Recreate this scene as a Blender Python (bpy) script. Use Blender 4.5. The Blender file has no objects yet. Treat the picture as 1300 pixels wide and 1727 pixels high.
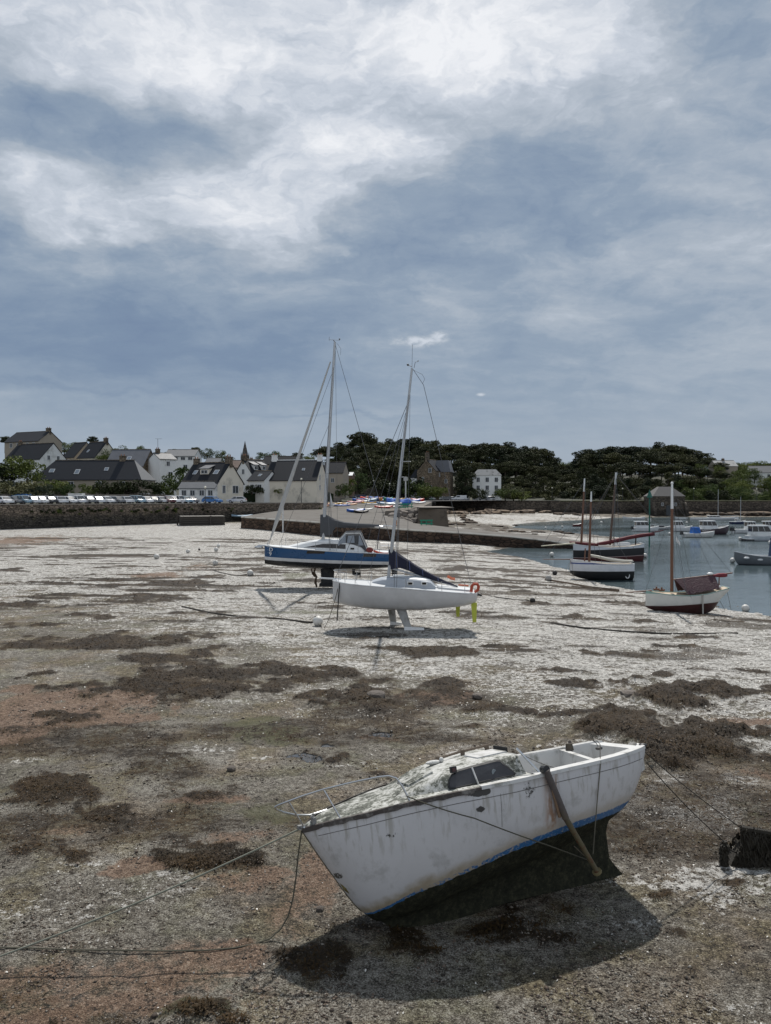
import bpy, math, random
import numpy as np
from math import sin, cos, pi, radians, atan2, sqrt
from mathutils import Vector, Matrix, noise as mnoise
random.seed(7)
S = bpy.context.scene
COL = S.collection
# ------------------------------------------------------------------ camera
F = 1247.0; PITCH = math.atan(25.5/F); CZ = 6.4
cam_d = bpy.data.cameras.new('camera'); cam = bpy.data.objects.new('camera', cam_d); COL.objects.link(cam)
cam_d.sensor_fit = 'VERTICAL'; cam_d.sensor_height = 24.0; cam_d.lens = 24.0*F/1727.0
cam_d.clip_start = 0.1; cam_d.clip_end = 6000
cam.location = (0, 0, CZ); cam.rotation_euler = (pi/2-PITCH, 0, 0)
S.camera = cam
S.view_settings.view_transform = 'Standard'; S.view_settings.look = 'None'
S.view_settings.exposure = 0.0; S.view_settings.gamma = 1.0
# ------------------------------------------------------------------ node helper
class G:
    def __init__(s, nt): s.nt = nt
    def n(s, t, **kw):
        nd = s.nt.nodes.new(t)
        for k, v in kw.items():
            if k.startswith('i_'):
                s.set(nd.inputs[k[2:]], v)
            else: setattr(nd, k, v)
        return nd
    def set(s, sock, v):
        if isinstance(v, bpy.types.NodeSocket): s.nt.links.new(v, sock)
        elif v is not None: sock.default_value = v
    def m(s, op, a, b=None, c=None, clamp=False):
        nd = s.n('ShaderNodeMath', operation=op, use_clamp=clamp)
        for i, v in enumerate((a, b, c)):
            if v is not None: s.set(nd.inputs[i], v)
        return nd.outputs[0]
    def vm(s, op, a, b=None):
        nd = s.n('ShaderNodeVectorMath', operation=op)
        s.set(nd.inputs[0], a)
        if b is not None: s.set(nd.inputs[1], b)
        return nd.outputs[0]
    def mix(s, f, a, b, bt='MIX'):
        nd = s.n('ShaderNodeMix', data_type='RGBA', blend_type=bt)
        s.set(nd.inputs[0], f)
        for i, v in ((6, a), (7, b)):
            if isinstance(v, tuple) and len(v) == 3: v = v+(1,)
            s.set(nd.inputs[i], v)
        return nd.outputs[2]
    def noise(s, vec, sc, det=3, ro=0.55, dist=0.0):
        nd = s.n('ShaderNodeTexNoise'); s.set(nd.inputs['Vector'], vec)
        nd.inputs['Scale'].default_value = sc; nd.inputs['Detail'].default_value = det
        nd.inputs['Roughness'].default_value = ro; nd.inputs['Distortion'].default_value = dist
        return nd.outputs['Fac']
    def vor(s, vec, sc, feat='F1', out='Distance'):
        nd = s.n('ShaderNodeTexVoronoi', feature=feat); s.set(nd.inputs['Vector'], vec)
        nd.inputs['Scale'].default_value = sc
        return nd.outputs[out]
    def ss(s, x, a, b):
        nd = s.n('ShaderNodeMapRange', interpolation_type='SMOOTHSTEP'); s.set(nd.inputs[0], x)
        nd.inputs[1].default_value = a; nd.inputs[2].default_value = b
        return nd.outputs[0]
    def lin(s, x, a, b, c=0.0, d=1.0):
        nd = s.n('ShaderNodeMapRange'); s.set(nd.inputs[0], x)
        for i, v in zip((1, 2, 3, 4), (a, b, c, d)): nd.inputs[i].default_value = v
        return nd.outputs[0]
    def ramp(s, x, stops, interp='LINEAR'):
        nd = s.n('ShaderNodeValToRGB'); s.set(nd.inputs[0], x); cr = nd.color_ramp; cr.interpolation = interp
        while len(cr.elements) > 1: cr.elements.remove(cr.elements[-1])
        cr.elements[0].position = stops[0][0]; cr.elements[0].color = tuple(stops[0][1])+(1,)
        for p, c in stops[1:]:
            e = cr.elements.new(p); e.color = tuple(c)+(1,)
        return nd.outputs[0]
    def xyz(s, v):
        nd = s.n('ShaderNodeSeparateXYZ'); s.set(nd.inputs[0], v); return nd.outputs
    def comb(s, x, y, z):
        nd = s.n('ShaderNodeCombineXYZ')
        for i, v in enumerate((x, y, z)): s.set(nd.inputs[i], v)
        return nd.outputs[0]
    def attr(s, name):
        nd = s.n('ShaderNodeAttribute', attribute_name=name); return nd.outputs['Fac']
# ------------------------------------------------------------------ sun and sky
SUN_EL = radians(54); SUN_AZ = math.atan2(0.19, 1.0)       # azimuth from +Y towards +X
sd = Vector((sin(SUN_AZ)*cos(SUN_EL), cos(SUN_AZ)*cos(SUN_EL), sin(SUN_EL)))
sun_d = bpy.data.lights.new('sun', 'SUN'); sun = bpy.data.objects.new('sun', sun_d); COL.objects.link(sun)
sun_d.energy = 4.4; sun_d.angle = radians(1.0); sun_d.color = (1.0, 0.955, 0.89)
sun.rotation_euler = sd.to_track_quat('Z', 'Y').to_euler(); sun.location = (20, 60, 90)
def px_ae(px, py):
    az = math.atan((px-650)/F); el = math.atan((838-py)/sqrt(F*F+(px-650)**2)); return az, el
def build_world():
    w = bpy.data.worlds.new('World'); S.world = w; w.use_nodes = True
    nt = w.node_tree; nt.nodes.clear(); g = G(nt)
    sky = g.n('ShaderNodeTexSky', sky_type='NISHITA', sun_disc=False, sun_elevation=SUN_EL, sun_rotation=SUN_AZ,
              air_density=1.0, dust_density=1.0, ozone_density=1.5)
    tc = g.n('ShaderNodeTexCoord').outputs['Generated']
    d = g.vm('NORMALIZE', tc); x, y, z = g.xyz(d)
    az = g.m('ARCTAN2', x, y); el = g.m('ARCSINE', g.m('MINIMUM', g.m('MAXIMUM', z, -1.0), 1.0))
    ae = g.comb(az, el, 0.0)
    # cloud-deck coordinates: flat layer seen in perspective
    den = g.m('ADD', g.m('MAXIMUM', z, 0.0), 0.22)
    cp = g.comb(g.m('DIVIDE', x, den), g.m('DIVIDE', y, den), 0.0)
    wn = g.n('ShaderNodeTexNoise'); g.set(wn.inputs['Vector'], g.vm('MULTIPLY', ae, (1.0, 2.0, 1.0)))
    wn.inputs['Scale'].default_value = 5.0; wn.inputs['Detail'].default_value = 5; wn.inputs['Roughness'].default_value = .6
    wv = g.vm('SUBTRACT', wn.outputs['Color'], (.5, .5, .5))
    aew = g.vm('ADD', ae, g.vm('MULTIPLY', wv, (.30, .13, 0.0)))
    ax, ay, _ = g.xyz(aew)
    blobs = [(520,110,300,130,.31),(400,345,190,48,.28),(610,265,130,42,.27),(1000,55,150,45,.26),(60,290,110,30,.24),
             (250,70,190,60,.14),(110,365,70,30,.20),(800,90,120,60,.16),(150,440,110,22,.16),(20,130,120,60,.10),(480,390,110,30,.12),
             (270,215,160,45,-.25),(40,230,90,40,-.16),(170,570,330,75,-.17),(1180,330,240,200,.10),(60,470,160,45,-.08),(880,312,200,50,-.20),(1240,60,100,60,-.14),(740,180,110,35,-.10),(150,40,260,70,.15),(700,40,160,50,.12),(930,130,120,30,.10),(490,75,60,22,-.16),(610,12,30,16,-.14),(1150,200,170,90,.05),
             (620,410,130,45,-.17),(330,600,200,60,-.10),(60,400,90,18,-.14),(1050,385,160,25,-.10),(840,240,150,35,-.08),(1050,560,260,90,-.03),
             (190,400,160,16,-.12),(1010,660,200,10,-.05),(130,667,130,6,-.10),(560,716,120,3,-.09)]
    tot = None
    for px, py, sx, sy, a in blobs:
        a0, e0 = px_ae(px, py); sx = sx/F; sy = sy/F
        q = g.m('ADD', g.m('POWER', g.m('DIVIDE', g.m('SUBTRACT', ax, a0), sx), 2.0), g.m('POWER', g.m('DIVIDE', g.m('SUBTRACT', ay, e0), sy), 2.0))
        v = g.m('MULTIPLY', g.m('EXPONENT', g.m('MULTIPLY', q, -0.7)), a)
        tot = v if tot is None else g.m('ADD', tot, v)
    n1 = g.noise(cp, 1.3, 8, .56, .5)
    n2 = g.noise(g.vm('MULTIPLY', cp, (1.0, 1.6, 1.0)), 4.2, 8, .60, .25)
    n3 = g.noise(g.vm('ADD', g.vm('MULTIPLY', aew, (6.0, 13.0, 1.0)), (3., 1., 0.)), 1.6, 7, .62, .25)
    hi = g.ss(el, 0.03, 0.34)
    am = g.m('ADD', g.m('MULTIPLY', hi, .75), .25)
    det = g.m('ADD', g.m('MULTIPLY', g.m('SUBTRACT', n1, .5), .40), g.m('ADD', g.m('MULTIPLY', g.m('SUBTRACT', n2, .5), .42), g.m('MULTIPLY', g.m('SUBTRACT', n3, .5), .46)))
    base = g.m('ADD', .455, g.m('MULTIPLY', g.ss(el, .14, .0), -.02))
    back = g.m('MULTIPLY', g.ss(g.m('MULTIPLY', y, -1.0), -.15, .7), .24)  # unseen sky behind the camera, brightened as added fill light
    t = g.m('ADD', g.m('ADD', base, back), g.m('ADD', tot, g.m('MULTIPLY', det, am)))
    # small cumulus puffs
    puff = None
    for px, py, sx, sy in ((705,577,52,11),(740,570,20,12),(810,666,9,4)):
        a0, e0 = px_ae(px, py)
        q = g.m('ADD', g.m('POWER', g.m('DIVIDE', g.m('SUBTRACT', az, a0), sx/F), 2.0), g.m('POWER', g.m('DIVIDE', g.m('SUBTRACT', el, e0), sy/F), 2.0))
        v = g.m('EXPONENT', g.m('MULTIPLY', q, -1.0)); puff = v if puff is None else g.m('MAXIMUM', puff, v)
    pn = g.noise(g.vm('MULTIPLY', ae, (1., 1.8, 1.)), 55, 6, .62, .4)
    t = g.m('ADD', t, g.m('MULTIPLY', g.ss(g.m('MULTIPLY', puff, g.m('ADD', g.m('MULTIPLY', pn, 1.8), -.25)), .18, .8), .30))
    rip = g.noise(g.vm('MULTIPLY', g.comb(g.m('ADD', ax, g.m('MULTIPLY', ay, .9)), g.m('SUBTRACT', ay, g.m('MULTIPLY', ax, .35)), 0.0), (20., 46., 1.)), 1.0, 4, .55, .15)
    t = g.m('ADD', t, g.m('MULTIPLY', g.m('MULTIPLY', g.m('SUBTRACT', rip, .5), .42), g.m('MULTIPLY', hi, g.ss(t, .45, .75))))
    col = g.ramp(t, [(0.0, (.145,.205,.335)), (.25, (.203,.277,.393)), (.42, (.288,.362,.460)), (.56, (.42,.478,.552)), (.72, (.59,.64,.715)), (1.0, (.91,.925,.955))])
    # brighter, greyer band close to the horizon
    hz = g.ss(el, 0.16, 0.005)
    hl = g.noise(g.vm('MULTIPLY', ae, (2.2, 26.0, 1.)), 1.6, 4, .5, .2)
    col = g.mix(g.m('MULTIPLY', hz, g.lin(hl, .3, .7, .35, .8)), col, (.385,.445,.53))
    clouds = g.vm('MULTIPLY', col, (10.0, 10.0, 10.0))
    skyc = g.vm('MULTIPLY', sky.outputs[0], (.62, .62, .62))
    out = g.mix(.93, skyc, clouds)
    bg = g.n('ShaderNodeBackground'); g.set(bg.inputs[0], out); bg.inputs[1].default_value = .1
    o = g.n('ShaderNodeOutputWorld'); nt.links.new(bg.outputs[0], o.inputs[0])
build_world()
# ------------------------------------------------------------------ projection: photograph pixel -> place in the world
def ray(px, py):
    dx = (px-650)/F; dy = (863.5-py)/F
    return Vector((dx, cos(PITCH)+dy*sin(PITCH), -sin(PITCH)+dy*cos(PITCH)))
def at(px, py, Y):
    d = ray(px, py); return Vector((0, 0, CZ)) + d*(Y/d.y)
def onz(px, py, z=0.0):
    d = ray(px, py); return Vector((0, 0, CZ)) + d*((z-CZ)/d.z)
# ------------------------------------------------------------------ objects
def tag(o, label=None, cat=None, group=None, kind=None):
    if label: o['label'] = label
    if cat: o['category'] = cat
    if group: o['group'] = group
    if kind: o['kind'] = kind
    return o
def thing(name, label, cat, loc=(0,0,0), rotz=0.0, group=None):
    o = bpy.data.objects.new(name, None); COL.objects.link(o); o.location = loc; o.rotation_euler = (0, 0, rotz)
    o.empty_display_size = .3
    return tag(o, label, cat, group)
def mesh_obj(name, me, m, parent=None, smooth=False):
    o = bpy.data.objects.new(name, me); COL.objects.link(o)
    if m is not None and len(me.materials) == 0: me.materials.append(m)
    if parent is not None: o.parent = parent
    if smooth: me.shade_smooth()
    return o
def copy_tree(o, parent=None):
    c = o.copy(); COL.objects.link(c)
    if parent is not None: c.parent = parent
    for ch in o.children: copy_tree(ch, c)
    return c
class MB:
    """collects shapes into one mesh"""
    def __init__(s): s.v = []; s.f = []; s.mi = []
    def add(s, vs, fs, mi=0):
        b = len(s.v); s.v.extend([tuple(v) for v in vs])
        for f in fs: s.f.append([b+i for i in f]); s.mi.append(mi)
        return s
    def box(s, c, d, rz=0, mi=0):
        x, y, z = d[0]/2, d[1]/2, d[2]/2; cr, sr = cos(rz), sin(rz); vs = []
        for k in (-z, z):
            for a, b in ((-x,-y),(x,-y),(x,y),(-x,y)): vs.append((c[0]+a*cr-b*sr, c[1]+a*sr+b*cr, c[2]+k))
        return s.add(vs, [(3,2,1,0),(4,5,6,7),(0,1,5,4),(1,2,6,5),(2,3,7,6),(3,0,4,7)], mi)
    def hexa(s, a, b, mi=0):
        """a: 4 bottom points, b: 4 top points (ccw from above)"""
        return s.add(list(a)+list(b), [(3,2,1,0),(4,5,6,7),(0,1,5,4),(1,2,6,5),(2,3,7,6),(3,0,4,7)], mi)
    def tube(s, pts, r, seg=6, cap=True, mi=0):
        pts = [Vector(p) for p in pts]; n = len(pts)
        rr = r if isinstance(r, (list, tuple)) else [r]*n
        vs = []; up = None
        for i, p in enumerate(pts):
            t = (pts[min(i+1, n-1)]-pts[max(i-1, 0)]).normalized()
            if up is None: up = Vector((0,0,1)) if abs(t.z) < .9 else Vector((1,0,0))
            a = t.cross(up)
            if a.length < 1e-4: a = t.cross(Vector((0,1,0)))
            a.normalize(); b = t.cross(a).normalized(); up = a.cross(t)
            for k in range(seg):
                th = 2*pi*k/seg; vs.append(p+a*cos(th)*rr[i]+b*sin(th)*rr[i])
        fs = []
        for i in range(n-1):
            for k in range(seg):
                k2 = (k+1) % seg; fs.append((i*seg+k, i*seg+k2, (i+1)*seg+k2, (i+1)*seg+k))
        if cap: fs.append(tuple(range(seg-1, -1, -1))); fs.append(tuple((n-1)*seg+k for k in range(seg)))
        return s.add(vs, fs, mi)
    def ball(s, c, r, seg=14, rings=9, mi=0):
        r = r if isinstance(r, (tuple, list)) else (r, r, r); vs = [(c[0], c[1], c[2]-r[2])]
        for i in range(1, rings):
            ph = -pi/2+pi*i/rings
            for k in range(seg):
                th = 2*pi*k/seg; vs.append((c[0]+r[0]*cos(ph)*cos(th), c[1]+r[1]*cos(ph)*sin(th), c[2]+r[2]*sin(ph)))
        vs.append((c[0], c[1], c[2]+r[2])); fs = []
        for k in range(seg):
            fs.append((0, 1+(k+1) % seg, 1+k))
            for i in range(rings-2):
                a = 1+i*seg; b = a+seg; fs.append((a+k, a+(k+1) % seg, b+(k+1) % seg, b+k))
            a = 1+(rings-2)*seg; fs.append((a+k, a+(k+1) % seg, len(vs)-1))
        return s.add(vs, fs, mi)
    def grid(s, rows, close=False, mi=0):
        """rows: list of equal-length point lists"""
        n = len(rows[0]); vs = [p for r in rows for p in r]; fs = []
        for i in range(len(rows)-1):
            for k in range(n-1+(1 if close else 0)):
                k2 = (k+1) % n; fs.append((i*n+k, i*n+k2, (i+1)*n+k2, (i+1)*n+k))
        return s.add(vs, fs, mi)
    def prism(s, poly, axis, a, b, mi=0):
        """poly: 2D outline extruded along axis (0,1,2) from a to b"""
        def p3(p, h):
            q = list(p); q.insert(axis, h); return tuple(q)
        n = len(poly); vs = [p3(p, a) for p in poly]+[p3(p, b) for p in poly]
        fs = [tuple(range(n-1, -1, -1)), tuple(range(n, 2*n))]+[(i, (i+1) % n, n+(i+1) % n, n+i) for i in range(n)]
        return s.add(vs, fs, mi)
    def build(s, name, m, parent=None, smooth=False, fix=True):
        me = bpy.data.meshes.new(name); me.from_pydata(s.v, [], s.f); me.update()
        ms = m if isinstance(m, (list, tuple)) else [m]
        for k in ms: me.materials.append(k)
        if len(ms) > 1: me.polygons.foreach_set('material_index', s.mi)
        if fix:
            import bmesh
            bm = bmesh.new(); bm.from_mesh(me); bmesh.ops.recalc_face_normals(bm, faces=bm.faces); bm.to_mesh(me); bm.free()
        if smooth:
            me.shade_smooth()
            try: me.set_sharp_from_angle(angle=radians(40))
            except Exception: pass
        return mesh_obj(name, me, None, parent)
# ------------------------------------------------------------------ materials
def new_mat(name):
    m = bpy.data.materials.new(name); m.use_nodes = True; nt = m.node_tree; nt.nodes.clear(); g = G(nt)
    b = g.n('ShaderNodeBsdfPrincipled'); o = g.n('ShaderNodeOutputMaterial'); nt.links.new(b.outputs[0], o.inputs[0])
    return m, g, b
_MC = {}
def M(name, col, rough=.55, var=.18, sc=4.0, metal=0.0, bump=0.0, spec=.5, rnd=0.0, dirt=None, dsc=1.5):
    """plain procedural surface: noise-varied colour and roughness, optional dirt colour in patches"""
    if name in _MC: return _MC[name]
    m, g, b = new_mat(name)
    tc = g.n('ShaderNodeTexCoord').outputs['Object']
    n = g.noise(tc, sc, 5, .6)
    c = g.mix(n, tuple(max(0, x*(1-var)) for x in col), tuple(min(1, x*(1+var)) for x in col))
    if dirt:
        c = g.mix(g.ss(g.noise(g.vm('ADD', tc, (7., 3., 1.)), dsc, 6, .65), .5, .72), c, dirt)
    if rnd:
        r = g.n('ShaderNodeObjectInfo').outputs['Random']
        c = g.mix(1.0, c, g.n('ShaderNodeCombineColor', i_Red=g.lin(r,0,1,1-rnd,1+rnd), i_Green=g.lin(r,0,1,1-rnd,1+rnd), i_Blue=g.lin(r,0,1,1-rnd,1+rnd)).outputs[0], 'MULTIPLY')
    g.set(b.inputs['Base Color'], c); b.inputs['Metallic'].default_value = metal
    b.inputs['Specular IOR Level'].default_value = spec
    g.set(b.inputs['Roughness'], g.lin(n, .2, .8, rough*.85, min(1, rough*1.15)))
    if bump:
        bp = g.n('ShaderNodeBump', i_Height=g.noise(tc, sc*4, 6, .65), i_Distance=bump); g.set(b.inputs['Normal'], bp.outputs[0])
    _MC[name] = m; return m
# ------------------------------------------------------------------ numpy noise
def _h(ix, iy, seed):
    n = (ix.astype(np.int64)*374761393 + iy.astype(np.int64)*668265263 + seed*974711) & 0x7fffffff
    n = ((n ^ (n >> 13))*1274126177) & 0x7fffffff
    return ((n ^ (n >> 16)) & 0xffff)/65535.0
def vnoise(x, y, seed=0):
    ix = np.floor(x); iy = np.floor(y); fx = x-ix; fy = y-iy
    fx = fx*fx*fx*(fx*(fx*6-15)+10); fy = fy*fy*fy*(fy*(fy*6-15)+10)
    a = _h(ix, iy, seed); b = _h(ix+1, iy, seed); c = _h(ix, iy+1, seed); d = _h(ix+1, iy+1, seed)
    return (a*(1-fx)+b*fx)*(1-fy)+(c*(1-fx)+d*fx)*fy
def fbm(x, y, sc, octv=4, seed=0, gain=.5):
    t = 0; a = 1; s = 0
    for o in range(octv):
        t = t+a*vnoise(x*sc*2**o+o*17.3, y*sc*2**o-o*9.1, seed+o); s += a; a *= gain
    return t/s
def sst(x, a, b):
    t = np.clip((x-a)/(b-a), 0, 1); return t*t*(3-2*t)
# ------------------------------------------------------------------ ground: tidal flat
WATER_Z = -1.0
SHORE = np.array([(90,-60),(52,10),(33,32),(27.5,40),(23.8,45.7),(22.0,50),(18.3,62.8),(18.3,75),(17.0,90),(15.5,100),(21,107),(35,113),(43,132),(39,150),(31,178),(35,200),(43,214),(68,243),(84,268),(120,272),(165,275),(300,281),(900,300)], float)
def shore_d(x, y):
    """signed distance to the waterline, + on the dry side"""
    best = np.full(x.shape, 1e9); sg = np.ones(x.shape)
    for (ax, ay), (bx, by) in zip(SHORE[:-1], SHORE[1:]):
        dx, dy = bx-ax, by-ay; t = np.clip(((x-ax)*dx+(y-ay)*dy)/(dx*dx+dy*dy), 0, 1)
        d = np.hypot(x-ax-t*dx, y-ay-t*dy); side = dx*(y-ay)-dy*(x-ax)
        m = d < best-1e-9; best = np.where(m, d, best); sg = np.where(m, np.sign(side), sg)
    return best*sg
def ground_z(x, y):
    x = np.asarray(x, float); y = np.asarray(y, float)
    d = shore_d(x, y) + (fbm(x, y, .25, 3, 5)-.5)*1.6*sst(y, 35, 60)
    cap = 1.17+2.05*sst(y, 100, 200)
    z = np.where(d > 0, -1+cap*(1-np.exp(-np.maximum(d, 0)*.062/cap*1.3)), -1+np.maximum(d*.08, -3.0))
    yl = np.interp(x, [-26.5,-10.9,4.6,18.2,32.5], [136,125,114,108.2,104]); dy = y-yl
    z = z-(.50-.32*sst(x, 0, 14))*sst(x, -25, -9)*sst(x, 40, 16)*np.where(dy < 0, np.exp(-(dy/15)**2), np.exp(-(dy/2)**2))
    # foreground dead level around the stranded boat
    k = sst(y, 34, 20)*sst(x-y*.3, 12, 4); z = z*(1-k)
    return z
def gz1(x, y): return float(ground_z(np.array([x]), np.array([y]))[0])
def gr(px, py):
    """photograph pixel -> point on the tidal flat"""
    z = 0.0
    for _ in range(12):
        p = onz(px, py, z); z = .5*z+.5*gz1(p.x, p.y)
    return Vector((p.x, p.y, gz1(p.x, p.y)))
def blobs_to_world(bl):
    out = []
    for px, py, rx, ry, a in bl:
        c = gr(px, py); n_ = gr(px, py+ry); f_ = gr(px, max(py-ry, 852))
        zc = c.y; out.append((c.x, c.y, rx*zc/F*1.02, max(.08, (abs(f_.y-n_.y))/2), a))
    return out
WEED_AND_SHADE = [(57,1081,60,10,1),(185,1083,62,13,1),(300,1080,48,13,1),(345,1105,52,13,1),(450,1128,52,9,1),(540,1140,52,8,1),(620,1152,42,8,1),
 (295,1148,105,26,1.1),(260,1112,46,8,.9),(190,1155,95,10,.8),(480,1150,62,8,.9),(455,1163,28,6,1),(515,1175,22,5,1),(600,1180,56,20,1.1),(64,1136,20,6,1.2),
 (118,1210,50,9,.85),(80,1350,90,32,.85),(360,1335,100,26,.75),(200,1375,85,20,.75),(480,1280,150,14,.6),(370,1455,70,20,1.0),(380,1422,52,9,.7),(70,1425,62,18,.6),(150,1440,50,14,.45),
 (290,1718,72,18,.6),(720,1163,72,17,1),(775,1170,32,14,1),(700,1190,60,14,.7),(830,1195,62,7,1),(950,1203,90,5,1),(1060,1212,60,5,1),(1120,1170,84,21,1.2),(1230,1165,85,9,1.0),(1125,1245,105,34,1.2),(1195,1265,75,18,1.1),(1060,1215,60,8,1.0),
 (1140,1282,45,12,1.1),(1270,1235,42,6,1),(1112,1135,22,4,1),(1255,1133,34,4,1),(962,1157,30,4,1),(990,1099,22,4,1),(1105,1098,20,3,1),(925,1130,45,4,.8),(860,1120,40,5,.6),
 (725,1100,78,8,.8),(840,1091,40,5,.7),(920,1050,26,3,1),(1085,1048,30,3,.9),(870,1120,30,4,.7),(1060,1385,42,26,.9),(1085,1425,30,12,.7),(560,1330,50,8,.4),(800,1225,40,5,.6),
 (40,1020,42,4,1),(190,987,20,3,1),(245,987,20,3,1),(270,1012,32,3,.9),(220,1016,25,3,.9),(345,973,20,3,.9),(400,988,18,3,.8),(450,983,18,3,.8),(90,1008,60,3,.8),(20,962,30,3,.8),(130,1040,60,4,.7),(60,1055,40,4,.7),
 (400,1042,30,3,.6),(640,1095,40,3,.7),(560,1075,35,3,.6),(440,1100,35,4,.7),(490,1092,25,3,.6),(760,1010,30,3,.7),(850,990,35,3,.8),(880,1000,25,3,.8),(780,960,40,4,.8),(830,960,30,3,.8),(880,965,35,3,.8),(740,945,40,3,.7),(900,1017,28,4,1.1),(960,1040,35,3,.8),
 (1130,1090,40,3,.8),(1180,1075,30,3,.8),(960,970,30,2.5,.9),(1010,995,35,2.5,.9),(400,897,160,4,.8),(700,930,120,4,.8),(820,932,110,4,.9),(880,925,70,5,.9),
 (900,1430,40,8,.4),(1110,1500,25,8,.5),(1080,1640,50,14,.5),(930,1690,80,16,.4),(1250,1490,30,8,.5),(1260,1690,40,12,.4),(850,1565,210,45,.75),(650,1595,150,45,.7),(640,1310,60,6,.5),(420,1300,60,6,.6),(50,1270,60,6,.5),(250,1270,70,6,.5)]  # patches under the old boat are strengthened to paint its cast shadow darker
WEED_AND_SHADE = [(a, b, c, d, (e*.80 if b > 1200 and e <= 1.0 else (e*1.2 if 1075 < b < 1215 else e*.92))) for a, b, c, d, e in WEED_AND_SHADE]
SAND = [(100,1192,190,38,1),(30,1240,75,20,1),(210,1245,90,10,.5),(370,1345,55,9,.9),(300,1385,60,10,.5),(250,1465,50,10,.9),(440,1490,70,26,.8),(560,1470,55,55,.8),(520,1520,60,40,.6),(200,1645,240,40,.7),(140,1700,160,40,.8),(740,1175,65,12,1.1),(640,1240,34,8,.9),(700,1200,40,8,.6),
 (270,970,27,5,1.2),(340,955,30,5,.7),(1285,1215,70,7,.8),(1290,1300,40,10,.7),(30,912,90,7,.9),(0,1225,60,14,.8),(420,1410,60,10,.7),(80,1400,60,10,.5),(950,1600,120,30,.25),(520,1250,60,10,.3),(690,1225,60,8,.4),(350,1610,140,30,.6)]
GREEN = [(470,1232,70,20,1),(430,1372,75,26,1),(500,970,24,6,1.2),(500,1032,80,4,.9),(720,1100,70,7,.9),(840,1091,40,4,.9),(420,988,40,3,.6),(1290,1380,30,8,.7),(1050,1560,80,16,.4),(290,1716,70,18,1.0),(180,1265,70,12,.5),(200,1330,120,20,.5),(90,1300,120,20,.4),(800,1060,80,4,.5),(520,1085,30,4,.6),(650,1360,80,20,.3)]
PALE = [(330,1255,130,12,.5),(60,1280,80,16,.5),(240,1500,140,34,.5),(60,1520,80,30,.45),(150,1455,80,16,.4),(640,1160,90,12,.6),(1170,1370,170,50,.95),(1200,1480,150,40,.8),(1230,1320,120,25,.8),(1000,1260,180,20,.55),(1290,1480,80,30,.6),(880,1235,120,12,.45),(700,1560,30,5,.2),(1240,1700,120,30,.5),(1130,1560,160,25,.4),(620,1290,60,8,.5),(500,1600,60,30,.35),(150,1580,60,20,.4),(450,1280,30,5,.5)]
PUDDLE = [(505,1277,34,6,1.2),(650,1237,24,5,1.2),(560,1258,16,3,1.0)]
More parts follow.
